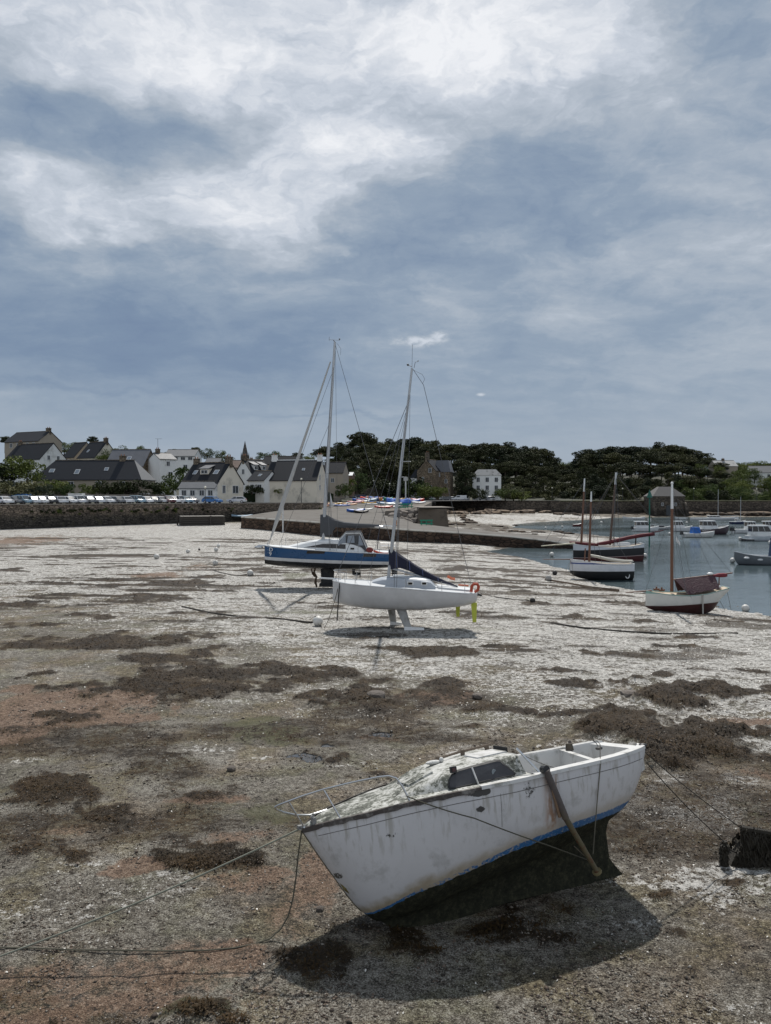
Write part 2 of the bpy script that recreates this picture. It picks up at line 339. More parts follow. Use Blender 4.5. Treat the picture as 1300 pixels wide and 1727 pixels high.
def make_ground():
    ys = list(np.linspace(-80, 4, 18)); y = 5.0
    while y < 420: ys.append(y); y *= 1.0062
    while y < 3500: ys.append(y); y *= 1.12
    ys = np.array(ys)
    a1 = np.linspace(-.62, .62, 520); a0 = -.62-np.geomspace(.02, 2.4, 26)[::-1]; a2 = .62+np.geomspace(.02, 2.4, 26)
    a = np.concatenate([a0, a1, a2])
    Y = np.repeat(ys[:, None], len(a), 1); X = a[None, :]*(np.maximum(ys, 5.0)+1.5)[:, None]
    Z = ground_z(X, Y)
    wx_ = (fbm(X, Y, .9, 4, 61)-.5)*4+(fbm(X, Y, 3.1, 3, 63)-.5)*1.6; wy_ = (fbm(X, Y, .9, 4, 67)-.5)*4+(fbm(X, Y, 3.1, 3, 69)-.5)*1.6
    def field(bl):
        f = np.zeros_like(X)
        for cx, cy, rx, ry, am in blobs_to_world(bl):
            q = ((X-cx+wx_*(.10+.45*rx))/rx)**2+((Y-cy+wy_*(.10+.45*ry))/ry)**2; f = np.maximum(f, am*np.exp(-q**1.5*.8))
        return f
    nA = fbm(X, Y, .55, 5, 11); nB = fbm(X, Y, 2.1, 4, 21); nC = fbm(X*.45, Y, .35, 4, 31)
    nS = fbm(X*.22, Y*.8, .9, 4, 41)
    far = sst(Y, 18, 60)
    weed = field(WEED_AND_SHADE)  # weed cover plus the darkening painted into the boat's shadow
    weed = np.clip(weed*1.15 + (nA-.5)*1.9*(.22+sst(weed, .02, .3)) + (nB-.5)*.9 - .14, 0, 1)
    # scattered loose weed over the whole flat
    loose = sst(nC, .62, .72)*.5 + sst(nS, .585, .68)*.70*far + sst(nB*.5+nS*.5, .58, .64)*.6*far
    weed = np.maximum(weed, np.clip(loose, 0, 1)*(1-.4*sst(Y, 9, 5)))
    sand = np.clip(field(SAND)*1.15+(nA-.5)*.9*sst(field(SAND), .03, .3), 0, 1)
    green = np.clip(field(GREEN)+(nA-.5)*.6*sst(field(GREEN), .03, .3), 0, 1)
    pud = field(PUDDLE)+(nB-.5)*.3
    dist = np.hypot(X*.9, Y)
    sh = sst(Y+X*.75+(nA-.5)*14-(sst(X, -2, -14))*3, 11.5, 37)
    shell = np.clip(np.maximum(sh*(.98), field(PALE)*1.0)+(nB-.5)*.25, 0, 1)*(1-.75*np.clip(sand, 0, 1))
    # far-side foreshore: rock and weed strip beside the slipway and under the walls
    rocky = sst(Y, 118, 132)*sst(shore_d(X, Y), -2, 3)*sst(X+.55*(Y-128), -2, 14)
    sd_ = shore_d(X, Y)
    bx = field([(830,879,95,5,1.25),(880,872,80,3.2,1.3),(960,870,80,2.6,1.3),(760,876,50,3,.7)])
    rocky = np.clip(rocky-bx*1.1, 0, 1); weed = np.where(Y > 112, np.clip(rocky*(.55+(nA-.5)*1.7), 0, 1), weed)
    shell = np.where(Y > 150, np.clip(bx+.35*(1-rocky), 0, 1), shell)
    # relief
    near = sst(Y, 120, 30)
    Z = Z + ((nA-.5)*.10+(nB-.5)*.045)*near*sst(Y, 4, 7) + weed*.07*(.4+nB)*near + field([(1120,1170,85,20,1),(1130,1245,110,30,1)])*.28 \
        + field([(600,1180,50,18,1),(295,1148,95,22,1),(720,1163,60,15,1),(370,1455,60,18,.6)])*.10 - np.clip(pud, 0, 1)*.05
    Z = Z - sst(nC, .60, .75)*.03*near
    k = np.exp(-(((X-2)/4.2)**2+((Y-11.6)/1.6)**2)*1.2); Z = Z*(1-k*.9) - .10*np.exp(-(((X-.9)/1.5)**2+((Y-11.2-.37*(X-.9))/.6)**2))           # trodden level under the keel
    n_, m_ = X.shape; idx = np.arange(n_*m_).reshape(n_, m_)
    q = np.stack([idx[:-1, :-1], idx[:-1, 1:], idx[1:, 1:], idx[1:, :-1]], -1).reshape(-1, 4)
    me = bpy.data.meshes.new('tidal_flat'); me.vertices.add(n_*m_)
    me.vertices.foreach_set('co', np.stack([X, Y, Z], -1).astype(np.float32).ravel())
    me.loops.add(q.size); me.polygons.add(len(q)); me.loops.foreach_set('vertex_index', q.ravel().astype(np.int32))
    me.polygons.foreach_set('loop_start', (np.arange(len(q))*4).astype(np.int32)); me.polygons.foreach_set('loop_total', np.full(len(q), 4, np.int32))
    me.update(calc_edges=True); me.shade_smooth()
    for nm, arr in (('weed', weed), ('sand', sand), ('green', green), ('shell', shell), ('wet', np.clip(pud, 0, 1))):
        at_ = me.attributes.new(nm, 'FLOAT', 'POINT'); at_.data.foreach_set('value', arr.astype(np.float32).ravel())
    # ---- material
    m, g, b = new_mat('tidal_flat')
    P = g.n('ShaderNodeNewGeometry').outputs['Position']
    fine = g.noise(P, 30, 5, .68); grain = g.noise(P, 85, 3, .6); mid = g.noise(P, 6.5, 5, .62); big = g.noise(P, .9, 4, .6)
    strk = g.noise(g.vm('MULTIPLY', P, (.55, 1.0, 1.0)), 2.6, 5, .66)
    vc = g.vor(P, 24, 'F1', 'Color'); vd = g.vor(P, 24); vr = g.xyz(vc)[0]
    wd, sa, gn, sl, wt = (g.attr(k) for k in ('weed', 'sand', 'green', 'shell', 'wet'))
    fib = g.noise(g.vm('MULTIPLY', P, (1.0, 1.35, 1.0)), 17, 6, .72, 1.4); wide = g.noise(g.vm('MULTIPLY', P, (.30, .75, 1.0)), 1.0, 6, .68, .6); grit = g.noise(P, 48, 4, .7, .6)
    c5 = lambda n, k: g.m('MULTIPLY', g.m('SUBTRACT', n, .5), k)
    add = lambda *a: a[0] if len(a) == 1 else g.m('ADD', a[0], add(*a[1:]))
    tone = add(.51, c5(fib, 1.6), c5(grit, 1.5), c5(mid, .8), c5(wide, .5))
    mud = g.ramp(tone, [(.14, (.013,.011,.009)), (.34, (.060,.050,.039)), (.48, (.125,.109,.087)), (.62, (.205,.185,.152)), (.84, (.42,.395,.345))])
    mud = g.mix(g.ss(big, .44, .62), mud, g.mix(1.0, mud, (.84,.87,.74), 'MULTIPLY'))
    mud = g.mix(g.ss(g.noise(P, .45, 4, .6), .47, .60), mud, g.mix(1.0, mud, (1.06,.95,.85), 'MULTIPLY'))
    mud = g.mix(g.m('MULTIPLY', g.ss(add(grit, c5(fib, .9), c5(mid, .5)), .43, .35), .85), mud, (.020,.017,.013))
    mud = g.mix(g.m('MULTIPLY', g.ss(add(grit, c5(fib, .7), c5(wide, .6)), .58, .68), .55), mud, (.40,.385,.35))
    sandc = g.ramp(add(.5, c5(fib, 1.5), c5(grit, 1.5), c5(mid, .7)), [(.14, (.020,.014,.010)), (.36, (.090,.056,.038)), (.52, (.175,.108,.070)), (.66, (.25,.165,.115)), (.86, (.40,.32,.25))])
    c = g.mix(g.m('MULTIPLY', g.ss(add(sa, c5(fib, 1.6), c5(mid, 1.3)), .32, .80), .85), mud, sandc)
    # broken shell and maerl, lying in ridges
    shv = add(c5(fib, 1.5), c5(grit, .8), c5(mid, 1.9), c5(strk, 1.5), c5(wide, 1.3), g.lin(sl, 0, 1, -.62, .17))
    shf = g.ss(shv, -.14, .13)
    shc = g.mix(g.ss(add(grit, c5(fib, .5), c5(mid, .9), c5(strk, .6)), .36, .66), (.14,.132,.12), (.60,.582,.545))
    c = g.mix(g.m('MULTIPLY', shf, g.ss(sl, .03, .22)), c, shc)
    gf = g.ss(add(gn, c5(fib, 1.6), c5(mid, .8)), .38, .80)
    c = g.mix(g.m('MULTIPLY', gf, .60), c, g.mix(fine, (.035,.038,.012), (.115,.115,.048)))
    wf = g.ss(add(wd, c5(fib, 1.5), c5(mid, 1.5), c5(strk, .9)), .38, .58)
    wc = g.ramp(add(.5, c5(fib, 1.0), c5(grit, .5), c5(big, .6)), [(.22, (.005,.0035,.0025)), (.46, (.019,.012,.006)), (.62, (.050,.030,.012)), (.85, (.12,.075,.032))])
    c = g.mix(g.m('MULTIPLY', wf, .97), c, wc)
    pf = g.ss(wt, .45, .75); c = g.mix(pf, c, (.05,.05,.05))
    g.set(b.inputs['Base Color'], c)
    ro = g.lin(fib, .3, .7, .55, .9); ro = g.mix(pf, g.comb(ro, ro, ro), (.06,.06,.06))
    g.set(b.inputs['Roughness'], ro); g.set(b.inputs['Specular IOR Level'], g.lin(pf, 0, 1, .20, .6))
    h = add(g.m('MULTIPLY', fib, .06), g.m('MULTIPLY', mid, .08), g.m('MULTIPLY', grit, .022))
    h = g.m('MULTIPLY', h, g.lin(pf, 0, 1, 1, .02))
    bp = g.n('ShaderNodeBump', i_Height=h, i_Distance=1.0, i_Strength=.9); g.set(b.inputs['Normal'], bp.outputs[0])
    o = mesh_obj('tidal_flat', me, m); tag(o, kind='structure')
    return X, Y, Z, weed, shell, sand
GX, GY, GZ, GWEED, GSHELL, GSAND = make_ground()
# ------------------------------------------------------------------ water
def make_water():
    m, g, b = new_mat('harbour_water')
    P = g.n('ShaderNodeNewGeometry').outputs['Position']
    b.inputs['Base Color'].default_value = (.055,.078,.085,1); b.inputs['IOR'].default_value = 1.33
    calm = g.noise(g.vm('MULTIPLY', P, (.35, 1.0, 1.0)), .045, 4, .55, .4)
    g.set(b.inputs['Roughness'], g.lin(calm, .35, .65, .06, .22))
    h = g.m('ADD', g.m('MULTIPLY', g.noise(g.vm('MULTIPLY', P, (.6, 1.5, 1.0)), 1.6, 4, .6), .05), g.m('MULTIPLY', g.noise(P, .25, 2, .5), .12))
    bp = g.n('ShaderNodeBump', i_Height=h, i_Distance=1.0); g.set(bp.inputs['Strength'], g.lin(calm, .35, .65, .15, .9)); g.set(b.inputs['Normal'], bp.outputs[0])
    mb = MB(); ys = [20, 40, 60, 90, 130, 180, 250, 300]
    mb.grid([[(x, y, WATER_Z) for x in (-40, 10, 30, 60, 120, 250, 600)] for y in ys])
    o = mb.build('harbour_water', m); tag(o, kind='structure')
make_water()
# ------------------------------------------------------------------ walls, slipway, land
def stone_mat(name, hi, lo, z0, z1, sc=1.6, lichen=None, dark=(.012,.011,.010)):
    m, g, b = new_mat(name)
    P = g.n('ShaderNodeNewGeometry').outputs['Position']; z = g.xyz(P)[2]
    Q = g.vm('MULTIPLY', P, (1.0, 1.0, 1.9))
    cell = g.xyz(g.vor(Q, sc, 'F1', 'Color'))[0]; edge = g.vor(Q, sc, 'DISTANCE_TO_EDGE')
    n = g.noise(P, .9, 5, .65); f = g.noise(P, 7, 4, .6)
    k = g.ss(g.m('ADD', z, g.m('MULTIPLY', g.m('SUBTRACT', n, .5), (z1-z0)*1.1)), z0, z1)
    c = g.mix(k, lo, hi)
    c = g.mix(1.0, c, g.ramp(g.m('ADD', g.m('MULTIPLY', cell, .6), g.m('MULTIPLY', f, .4)), [(.2, (.55,.55,.55)), (.8, (1.35,1.32,1.25))]), 'MULTIPLY')
    c = g.mix(g.ss(edge, .07, .015), c, dark)
    if lichen: c = g.mix(g.m('MULTIPLY', g.ss(n, .55, .7), .6), c, lichen)
    g.set(b.inputs['Base Color'], c); b.inputs['Roughness'].default_value = .85; b.inputs['Specular IOR Level'].default_value = .2
    bp = g.n('ShaderNodeBump', i_Height=g.m('MINIMUM', g.m('MULTIPLY', edge, 1.0), .12), i_Distance=.6); g.set(b.inputs['Normal'], bp.outputs[0])
    return m
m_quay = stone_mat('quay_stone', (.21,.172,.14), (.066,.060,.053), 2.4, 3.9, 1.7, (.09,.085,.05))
m_far = stone_mat('far_stone', (.13,.11,.092), (.06,.052,.045), .6, 2.6, 1.2)
m_slip = stone_mat('slip_side', (.10,.068,.05), (.05,.034,.026), -.8, 2.0, 1.0)
m_conc = M('ramp_concrete', (.115,.106,.095), .8, .22, .5, bump=.02, dirt=(.055,.045,.036), dsc=.25, spec=.2)
m_house_stone = stone_mat('house_stone', (.24,.19,.14), (.21,.165,.12), 2, 9, 1.9)
m_coping = M('coping', (.20,.175,.15), .85, .2, 1.0, bump=.02)
W1 = [(-300,34), (-200,66), (-120,94), (-68.3,131), (-42,150), (-15,170), (-14.6,206)]
def wall_strip(mb, pts, z0, z1, th=.8, batter=.3, mi=0):
    """wall along a polyline; outer face is on the right-hand side of the direction of travel"""
    P = [Vector((x, y, 0)) for x, y in pts]; rows = []
    for i, p in enumerate(P):
        t = (P[min(i+1, len(P)-1)]-P[max(i-1, 0)]).normalized(); n = Vector((t.y, -t.x, 0))
        a = p+n*batter; c = p-n*th
        rows.append([(a.x, a.y, z0), (p.x, p.y, z1), (c.x, c.y, z1), (c.x, c.y, z0)])
    mb.grid(rows, close=False, mi=mi)
def dens(pts, step=4.0):
    out = []
    for (ax, ay), (bx, by) in zip(pts[:-1], pts[1:]):
        n = max(1, int(math.hypot(bx-ax, by-ay)/step))
        out += [(ax+(bx-ax)*i/n, ay+(by-ay)*i/n) for i in range(n)]
    return out+[pts[-1]]
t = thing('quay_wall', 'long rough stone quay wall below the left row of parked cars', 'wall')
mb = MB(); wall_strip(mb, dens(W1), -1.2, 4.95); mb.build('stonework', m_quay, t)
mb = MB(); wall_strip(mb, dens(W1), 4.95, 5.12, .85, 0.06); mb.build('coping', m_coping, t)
# low grey wall behind the parked cars
def simple_wall(name, label, pts, z0, z1, m, th=.45, cat='wall'):
    mb = MB(); wall_strip(mb, pts, z0, z1, th, 0); o = mb.build(name, m); return tag(o, label, cat)
LW = [(-600,-40), (-300,34.6), (-200,66.6), (-120,94.6), (-68.3,131.6), (-42,150.6), (-15.2,170.6), (-14.2,206.4), (13.8,209), (14.2,281.6), (62,281.6), (100,286.6), (160,293.6), (300,300.6), (900,320)]
LWx = np.array([p[0] for p in LW]); LWy = np.array([p[1] for p in LW])
def land_h(x, y):
    x = np.asarray(x, float); y = np.asarray(y, float)
    h = 4.98+0*x
    h = h + 11*np.exp(-((x+125)/60)**2-((y-275)/62)**2) + 4*sst(y, 190, 320)*sst(x, 10, -20)
    h = h + 16*np.exp(-((x-20)/75)**2)*sst(y, 300, 400) + 13*np.exp(-((x-150)/55)**2)*sst(y, 305, 390) + 20*sst(y, 450, 900)
    return h + (fbm(x, y, .03, 3, 71)-.5)*3*sst(y, 320, 420)
def lh1(x, y): return float(land_h(np.array([x]), np.array([y]))[0])
def make_land():
    xs = np.concatenate([np.linspace(-600, -200, 30)[:-1], np.linspace(-200, -14.2, 70), np.linspace(-14.19, 14.19, 12), np.linspace(14.2, 220, 80), np.linspace(220, 900, 30)[1:]])
    tt = np.concatenate([[0, 2, 5, 9], np.geomspace(14, 3000, 50)])
    yw = np.interp(xs, LWx, LWy); X = np.repeat(xs[None, :], len(tt), 0); Y = yw[None, :]+tt[:, None]; Z = land_h(X, Y)
    mb = MB(); mb.grid([[(X[i, k], Y[i, k], Z[i, k]) for k in range(len(xs))] for i in range(len(tt))])
    m, g, b = new_mat('land'); P = g.n('ShaderNodeNewGeometry').outputs['Position']
    n = g.noise(P, .12, 6, .65); f = g.noise(P, 1.5, 4, .6)
    c = g.mix(g.ss(n, .4, .6), (.016,.022,.009), (.035,.036,.018)); c = g.mix(g.m('MULTIPLY', f, .6), c, (.02,.022,.012))
    g.set(b.inputs['Base Color'], c); b.inputs['Roughness'].default_value = .9
    o = mb.build('land', m, smooth=True, fix=False); tag(o, kind='structure')
make_land()
# car park sheet on the quay
mb = MB()
pk = dens([(-300,34.6), (-200,66.6), (-120,94.6), (-68.3,131.6), (-42,150.6), (-15.2,170.6)], 6)
mb.grid([[(x, y+.3, 5.02), (x-4, y+9, 5.03), (x-8, y+18, 5.06)] for x, y in pk])
mb.build('car_park', M('asphalt', (.06,.06,.062), .9, .2, .8, bump=.01)); tag(bpy.data.objects['car_park'], kind='structure')
mb = MB(); mb.grid([[(-14, 206.6, 5.02), (13.6, 209.2, 5.02)], [(-30, 240, 5.05), (13.8, 240, 5.05)], [(-36, 272, 5.1), (62, 300, 5.1)]])
mb.build('quay_road', M('asphalt', (.06,.06,.062))); tag(bpy.data.objects['quay_road'], kind='structure')
# ---- slipway
t = thing('slipway', 'broad pale concrete slipway running down from the kayaks into the water', 'slipway')
SR = [[(-26.5,136,2.75), (-25.5,145,3.0), (-24.5,155,3.2), (-23.3,164.2,3.4)],
      [(-18.8,130.5,2.42), (-17,150,3.0), (-15.4,168,3.5), (-14.3,188,4.3)],
      [(-10.9,125,2.09), (-9.8,150,2.85), (-9,175,3.7), (-12,207,5.0)],
      [(-2.9,119,1.63), (-2.2,138,2.15), (-1,160,3.0), (5,207.6,5.0)],
      [(4.57,114,1.28), (4.9,122,1.28), (5.2,130,1.29), (5.4,144,1.3)],
      [(12.4,110.5,.99), (12.9,114.5,.99), (13.4,118.5,1.0), (13.9,122.6,1.0)],
      [(18.2,108.2,.63), (18.8,111.5,.63), (19.4,114.8,.64), (20,118,.64)],
      [(23.8,106.2,.10), (24.7,110,.10), (25.6,114,.10), (26.4,117.5,.10)],
      [(33.5,103.7,-1.3), (34.6,106.4,-1.3), (35.7,109,-1.3), (36.8,112,-1.3)]]
def subdiv(rows, k):
    out = []
    for a, b in zip(rows[:-1], rows[1:]):
        for i in range(k): out.append([tuple(p+(q-p)*i/k for p, q in zip(u, v)) for u, v in zip(a, b)])
    return out+[rows[-1]]
SRd = subdiv(SR, 3)
mb = MB(); mb.grid(SRd); mb.build('ramp_deck', m_conc, t)
mb = MB(); mb.grid([[(r[0][0], r[0][1]-.02, r[0][2]-.22), (r[0][0]-.25, r[0][1]-.35, -2.0)] for r in SRd])
mb.grid([[(r[-1][0], r[-1][1]+.02, r[-1][2]-.01), (r[-1][0], r[-1][1]+.3, -2.0)] for r in SRd])
mb.grid([[(p[0]-.02, p[1], p[2]-.22) for p in SR[0]], [(p[0]-.3, p[1], -2.0) for p in SR[0]]])
mb.build('side_wall', m_slip, t, fix=False)
mb = MB(); mb.tube([(r[0][0], r[0][1]+.1, r[0][2]-.08) for r in SRd], .2, 4); mb.build('edge_curb', M('slip_curb', (.42,.40,.36), .8, .2, 1.0, dirt=(.2,.17,.14), dsc=.6), t)
def slip_z(x, y):
    best = None
    for r0, r1 in zip(SR[:-1], SR[1:]):
        if r0[0][0]-1.5 <= x <= r1[0][0]+1.5:
            u = min(1, max(0, (x-r0[0][0])/(r1[0][0]-r0[0][0])))
            row = [tuple(p+(q-p)*u for p, q in zip(a, b)) for a, b in zip(r0, r1)]
            for a, b in zip(row[:-1], row[1:]):
                if a[1] <= y <= b[1]: best = a[2]+(b[2]-a[2])*(y-a[1])/(b[1]-a[1])
    return best if best is not None else 2.0
# ---- stone groyne with concrete head
t = thing('stone_groyne', 'rough stone groyne with a square concrete head beside the slipway', 'groyne')
mb = MB(); mb.hexa([(-1.5,149,-1), (6.5,147.5,-1), (13.2,211,-1), (1,209,-1)], [(0,152,3.5), (6.6,151,3.9), (13.2,209.5,4.97), (4,208,4.96)]); mb.build('core', M('groyne_fill', (.12,.10,.08), .9, .3, 1.0, bump=.05), t)
mb = MB(); mb.hexa([(6.2,146.2,-1), (12.6,144.6,-1), (13.6,158,-1), (6.8,160,-1)], [(6.5,146.6,4.1), (12.0,145.2,4.0), (13.0,158,4.2), (6.8,160,4.3)]); mb.build('concrete_head', M('groyne_head', (.13,.105,.08), .85, .25, .7, bump=.04, dirt=(.05,.04,.03), dsc=.5), t)
mb = MB(); mb.box((9.5,152.5,4.28), (6.6,14,.16), .1); mb.build('head_coping', m_coping, t)
# ---- far quay wall
W2 = [(14.2,281), (62,281), (62.5,279), (66,279), (66.5,281.3), (100,286), (160,293), (300,300), (900,320)]
t = thing('harbour_wall', 'long low dark stone wall along the far shore below the wood', 'wall')
mb = MB(); wall_strip(mb, dens(W2, 6), -1.5, 4.75, .9, .25); mb.build('stonework', m_far, t)
mb = MB(); wall_strip(mb, dens(W2[4:], 6), 4.75, 5.0, 1.1, .12); mb.build('grass_top', M('wall_grass', (.11,.11,.045), .9, .4, .6), t)
mb = MB(); mb.grid([[(14.2,208,5), (14.2,208,-1)], [(14.2,281,5), (14.2,281,-1)]]); mb.build('return_wall', m_far, t)
simple_wall('garden_wall', 'grey rendered wall behind the left row of parked cars', [(at(-60,830,150).x,147), (at(60,830,165).x,163), (at(285,830,182).x,181)], 4.5, 7.0, M('wall_render', (.20,.175,.15), .9, .25, .5, bump=.02, dirt=(.10,.085,.07), dsc=.4))
simple_wall('retaining_wall', 'dark stone retaining wall under the trees behind the beached boats', [(at(560,830,262).x,262), (at(640,830,280).x,280), (at(790,830,318).x,318)], 4.5, 9.5, m_far)
simple_wall('hedge_foot_wall', 'low brown wall under the long clipped hedge', [(at(300,830,172).x,172), (at(575,830,205).x,208)], 4.5, 6.1, M('wall_render', (.2,.175,.15)))
# wooden landing stage against the quay
p = gr(333, 886); t = thing('landing_stage', 'dark timber landing stage with grey plank deck against the quay wall', 'landing stage', (p.x+.5, p.y+1.5, p.z), radians(20))
mb = MB()
for k in range(4): mb.box((0, 0, .16+k*.42), (8.4-.06*(k % 2), 4.0-.06*(k % 2), .36))
mb.build('timber_crib', M('old_timber', (.05,.043,.036), .85, .3, 3, bump=.02), t)
mb = MB()
for k in range(14): mb.box((-3.9+k*.6, 0, 1.76), (.54, 4.2, .1))
mb.build('plank_deck', M('grey_plank', (.27,.25,.225), .8, .25, 2), t)
for c_, d_ in (((-4.6, .8, 1.0), (.3, .3, 2.6)), ((1.4, -2.15, .9), (.3, .25, 1.9))): mb = MB(); mb.box(c_, d_); mb.build('post', M('old_timber', (.05,.043,.036)), t)
p = gr(372, 879); o = MB().hexa([(-1,-.6,-.3),(1,-.7,-.3),(1.1,.7,-.3),(-1,.6,-.3)], [(-.9,-.5,.55),(.7,-.6,.5),(1,.5,.65),(-.8,.5,.7)]).build('mooring_block', m_coping); o.location = p; tag(o, 'weathered stone block lying beside the timber landing stage', 'block')
# ------------------------------------------------------------------ rocks
def rock_mesh(seed, rough=.35, sub=2):
    import bmesh
    bm = bmesh.new(); bmesh.ops.create_icosphere(bm, subdivisions=sub, radius=1)
    rs = Vector((seed*3.1, seed*1.7, seed*.9))
    for v in bm.verts:
        d = mnoise.noise(v.co*1.3+rs)*rough+mnoise.noise(v.co*3.1+rs)*rough*.4; v.co *= 1+d
        v.co = Vector((max(-.82, min(.82, v.co.x)), max(-.85, min(.85, v.co.y)), max(-.7, min(.75, v.co.z))))
    me = bpy.data.meshes.new('rock'); bm.to_mesh(me); bm.free(); return me
m_rock = stone_mat('shore_rock', (.20,.15,.11), (.05,.036,.026), -.4, 1.6, .35)
m_boul = M('boulder', (.17,.145,.125), .85, .3, 2.5, bump=.06, rnd=.25)
ROCKS = [rock_mesh(i) for i in range(6)]
for me in ROCKS: me.materials.append(m_rock)
BOUL = [rock_mesh(i+20, .22, 2) for i in range(5)]
for me in BOUL: me.materials.append(m_boul)
for k in range(46):   # armour stones on the groyne face
    u = random.random(); v = random.random()
    x = -1.8+u*8.6; y = 147.6-.2*u+v*3.4-.6; z = .9+v*2.6*(.55+.45*u)
    o = mesh_obj('boulder', BOUL[k % 5], None); s = random.uniform(.55, .95); o.scale = (s*1.1, s, s*.85)
    o.location = (x, y-.5, z); o.rotation_euler = (random.uniform(-.4,.4), random.uniform(-.4,.4), random.uniform(0,6))
    tag(o, 'grey squarish boulder piled on the front of the stone groyne', 'boulder', 'boulders of the stone groyne')
rk = 0
def rocks(n, pxa, pxb, pya, pyb, s0, s1, label, group, flat=.5):
    global rk
    for k in range(n):
        px = random.uniform(pxa, pxb); py = random.uniform(pya, pyb); p = gr(px, py)
        if p.y > 290: p.y = random.uniform(262, 278); p.x = (px-650)/F*p.y
        o = mesh_obj('shore_rock', ROCKS[rk % 6], None); rk += 1; s = random.uniform(s0, s1)
        o.scale = (s*random.uniform(1,1.8), s, s*flat*random.uniform(.7,1.3)); o.location = (p.x, p.y, gz1(p.x, p.y)+s*.05); o.rotation_euler = (0, 0, random.uniform(0,6))
        tag(o, label, 'rock', group)
rocks(46, 722, 925, 859, 867, 1.0, 2.6, 'brown weedy rock lying below the far wall left of the pale beach', 'rocks under the far wall')
rocks(26, 715, 800, 864, 886, .6, 1.5, 'small brown rock among weed beside the concrete groyne head', 'rocks by the groyne head')
rocks(22, 800, 960, 886, 902, .5, 1.2, 'low brown rock in the weed strip behind the slipway', 'rocks behind the slipway', .35)
rocks(10, 930, 1050, 866, 870, .8, 1.6, 'dark rock at the foot of the far wall near the beach', 'rocks at the beach end')
def far_rocks(n, pxa, pxb, d0, d1, s0, s1, zz, label, group):
    global rk
    for k in range(n):
        px = random.uniform(pxa, pxb); D = random.uniform(d0, d1); s = random.uniform(s0, s1)
        o = mesh_obj('shore_rock', ROCKS[rk % 6], None); rk += 1
        o.scale = (s*random.uniform(1.2,2.4), s, s*random.uniform(.4,.7)); o.location = ((px-650)/F*D, D, zz+random.uniform(-.3,.3)); o.rotation_euler = (0, 0, random.uniform(-.5,.5))
        tag(o, label, 'rock', group)
far_rocks(34, 1160, 1300, 276, 288, 1.0, 2.4, -.2, 'brown and ochre rock on the far shore at right below the wall', 'rocks on the right far shore')
far_rocks(12, 1060, 1160, 279, 286, .7, 1.4, -.5, 'dark rock at the foot of the stone mill house', 'rocks by the mill house')
# ------------------------------------------------------------------ foliage
def leaf_mat(name, dark, light, sc=.25):
    m, g, b = new_mat(name)
    P = g.n('ShaderNodeTexCoord').outputs['Object']; r = g.n('ShaderNodeObjectInfo').outputs['Random']
    n = g.noise(P, 5.0, 4, .65); n2 = g.noise(P, 22.0, 2, .5)
    c = g.mix(g.ss(g.m('ADD', g.m('MULTIPLY', n, .7), g.m('MULTIPLY', n2, .3)), .35, .65), dark, light)
    c = g.mix(1.0, c, g.n('ShaderNodeCombineColor', i_Red=g.lin(r,0,1,.65,1.6), i_Green=g.lin(r,0,1,.75,1.4), i_Blue=g.lin(r,0,1,.8,1.1)).outputs[0], 'MULTIPLY')
    g.set(b.inputs['Base Color'], c); b.inputs['Roughness'].default_value = .75; b.inputs['Specular IOR Level'].default_value = .15
    return m
m_pine = leaf_mat('pine_needles', (.018,.024,.014), (.070,.080,.040))
m_leaf = leaf_mat('broad_leaves', (.032,.054,.017), (.125,.16,.05))
m_hedge = leaf_mat('hedge_leaves', (.010,.017,.007), (.030,.042,.016))
m_olive = leaf_mat('grey_leaves', (.045,.055,.03), (.13,.14,.085))
m_bark = M('bark', (.075,.058,.045), .9, .3, 2.0, bump=.03, rnd=.2)
def leaf_quads(vs, fs, c, rad, n, size, rng):
    """n small leaf-spray faces through an ellipsoid clump"""
    d = rng.normal(size=(n, 3)); d /= np.linalg.norm(d, axis=1)[:, None]
    r = rng.uniform(.45, 1.0, n)**.6; p = np.array(c)+d*r[:, None]*np.array(rad)
    a = rng.normal(size=(n, 3)); a /= np.linalg.norm(a, axis=1)[:, None]
    b = np.cross(a, rng.normal(size=(n, 3))); b /= np.linalg.norm(b, axis=1)[:, None]
    s = size*rng.uniform(.5, 1.2, n)[:, None]
    q = np.stack([p-a*s-b*s*.5, p+a*s-b*s*.45, p+a*s*.7+b*s*.6, p-a*s*.6+b*s*.55], 1).reshape(-1, 3)
    base = sum(len(x) for x in vs); vs.append(q); fs.append(np.arange(base, base+4*n).reshape(-1, 4))
def leaf_mesh(name, vs, fs, m):
    v = np.concatenate(vs); f = np.concatenate(fs); me = bpy.data.meshes.new(name)
    me.vertices.add(len(v)); me.vertices.foreach_set('co', v.astype(np.float32).ravel())
    me.loops.add(f.size); me.polygons.add(len(f)); me.loops.foreach_set('vertex_index', f.ravel().astype(np.int32))
    me.polygons.foreach_set('loop_start', (np.arange(len(f))*4).astype(np.int32)); me.polygons.foreach_set('loop_total', np.full(len(f), 4, np.int32))
    me.update(calc_edges=True); me.materials.append(m); return me
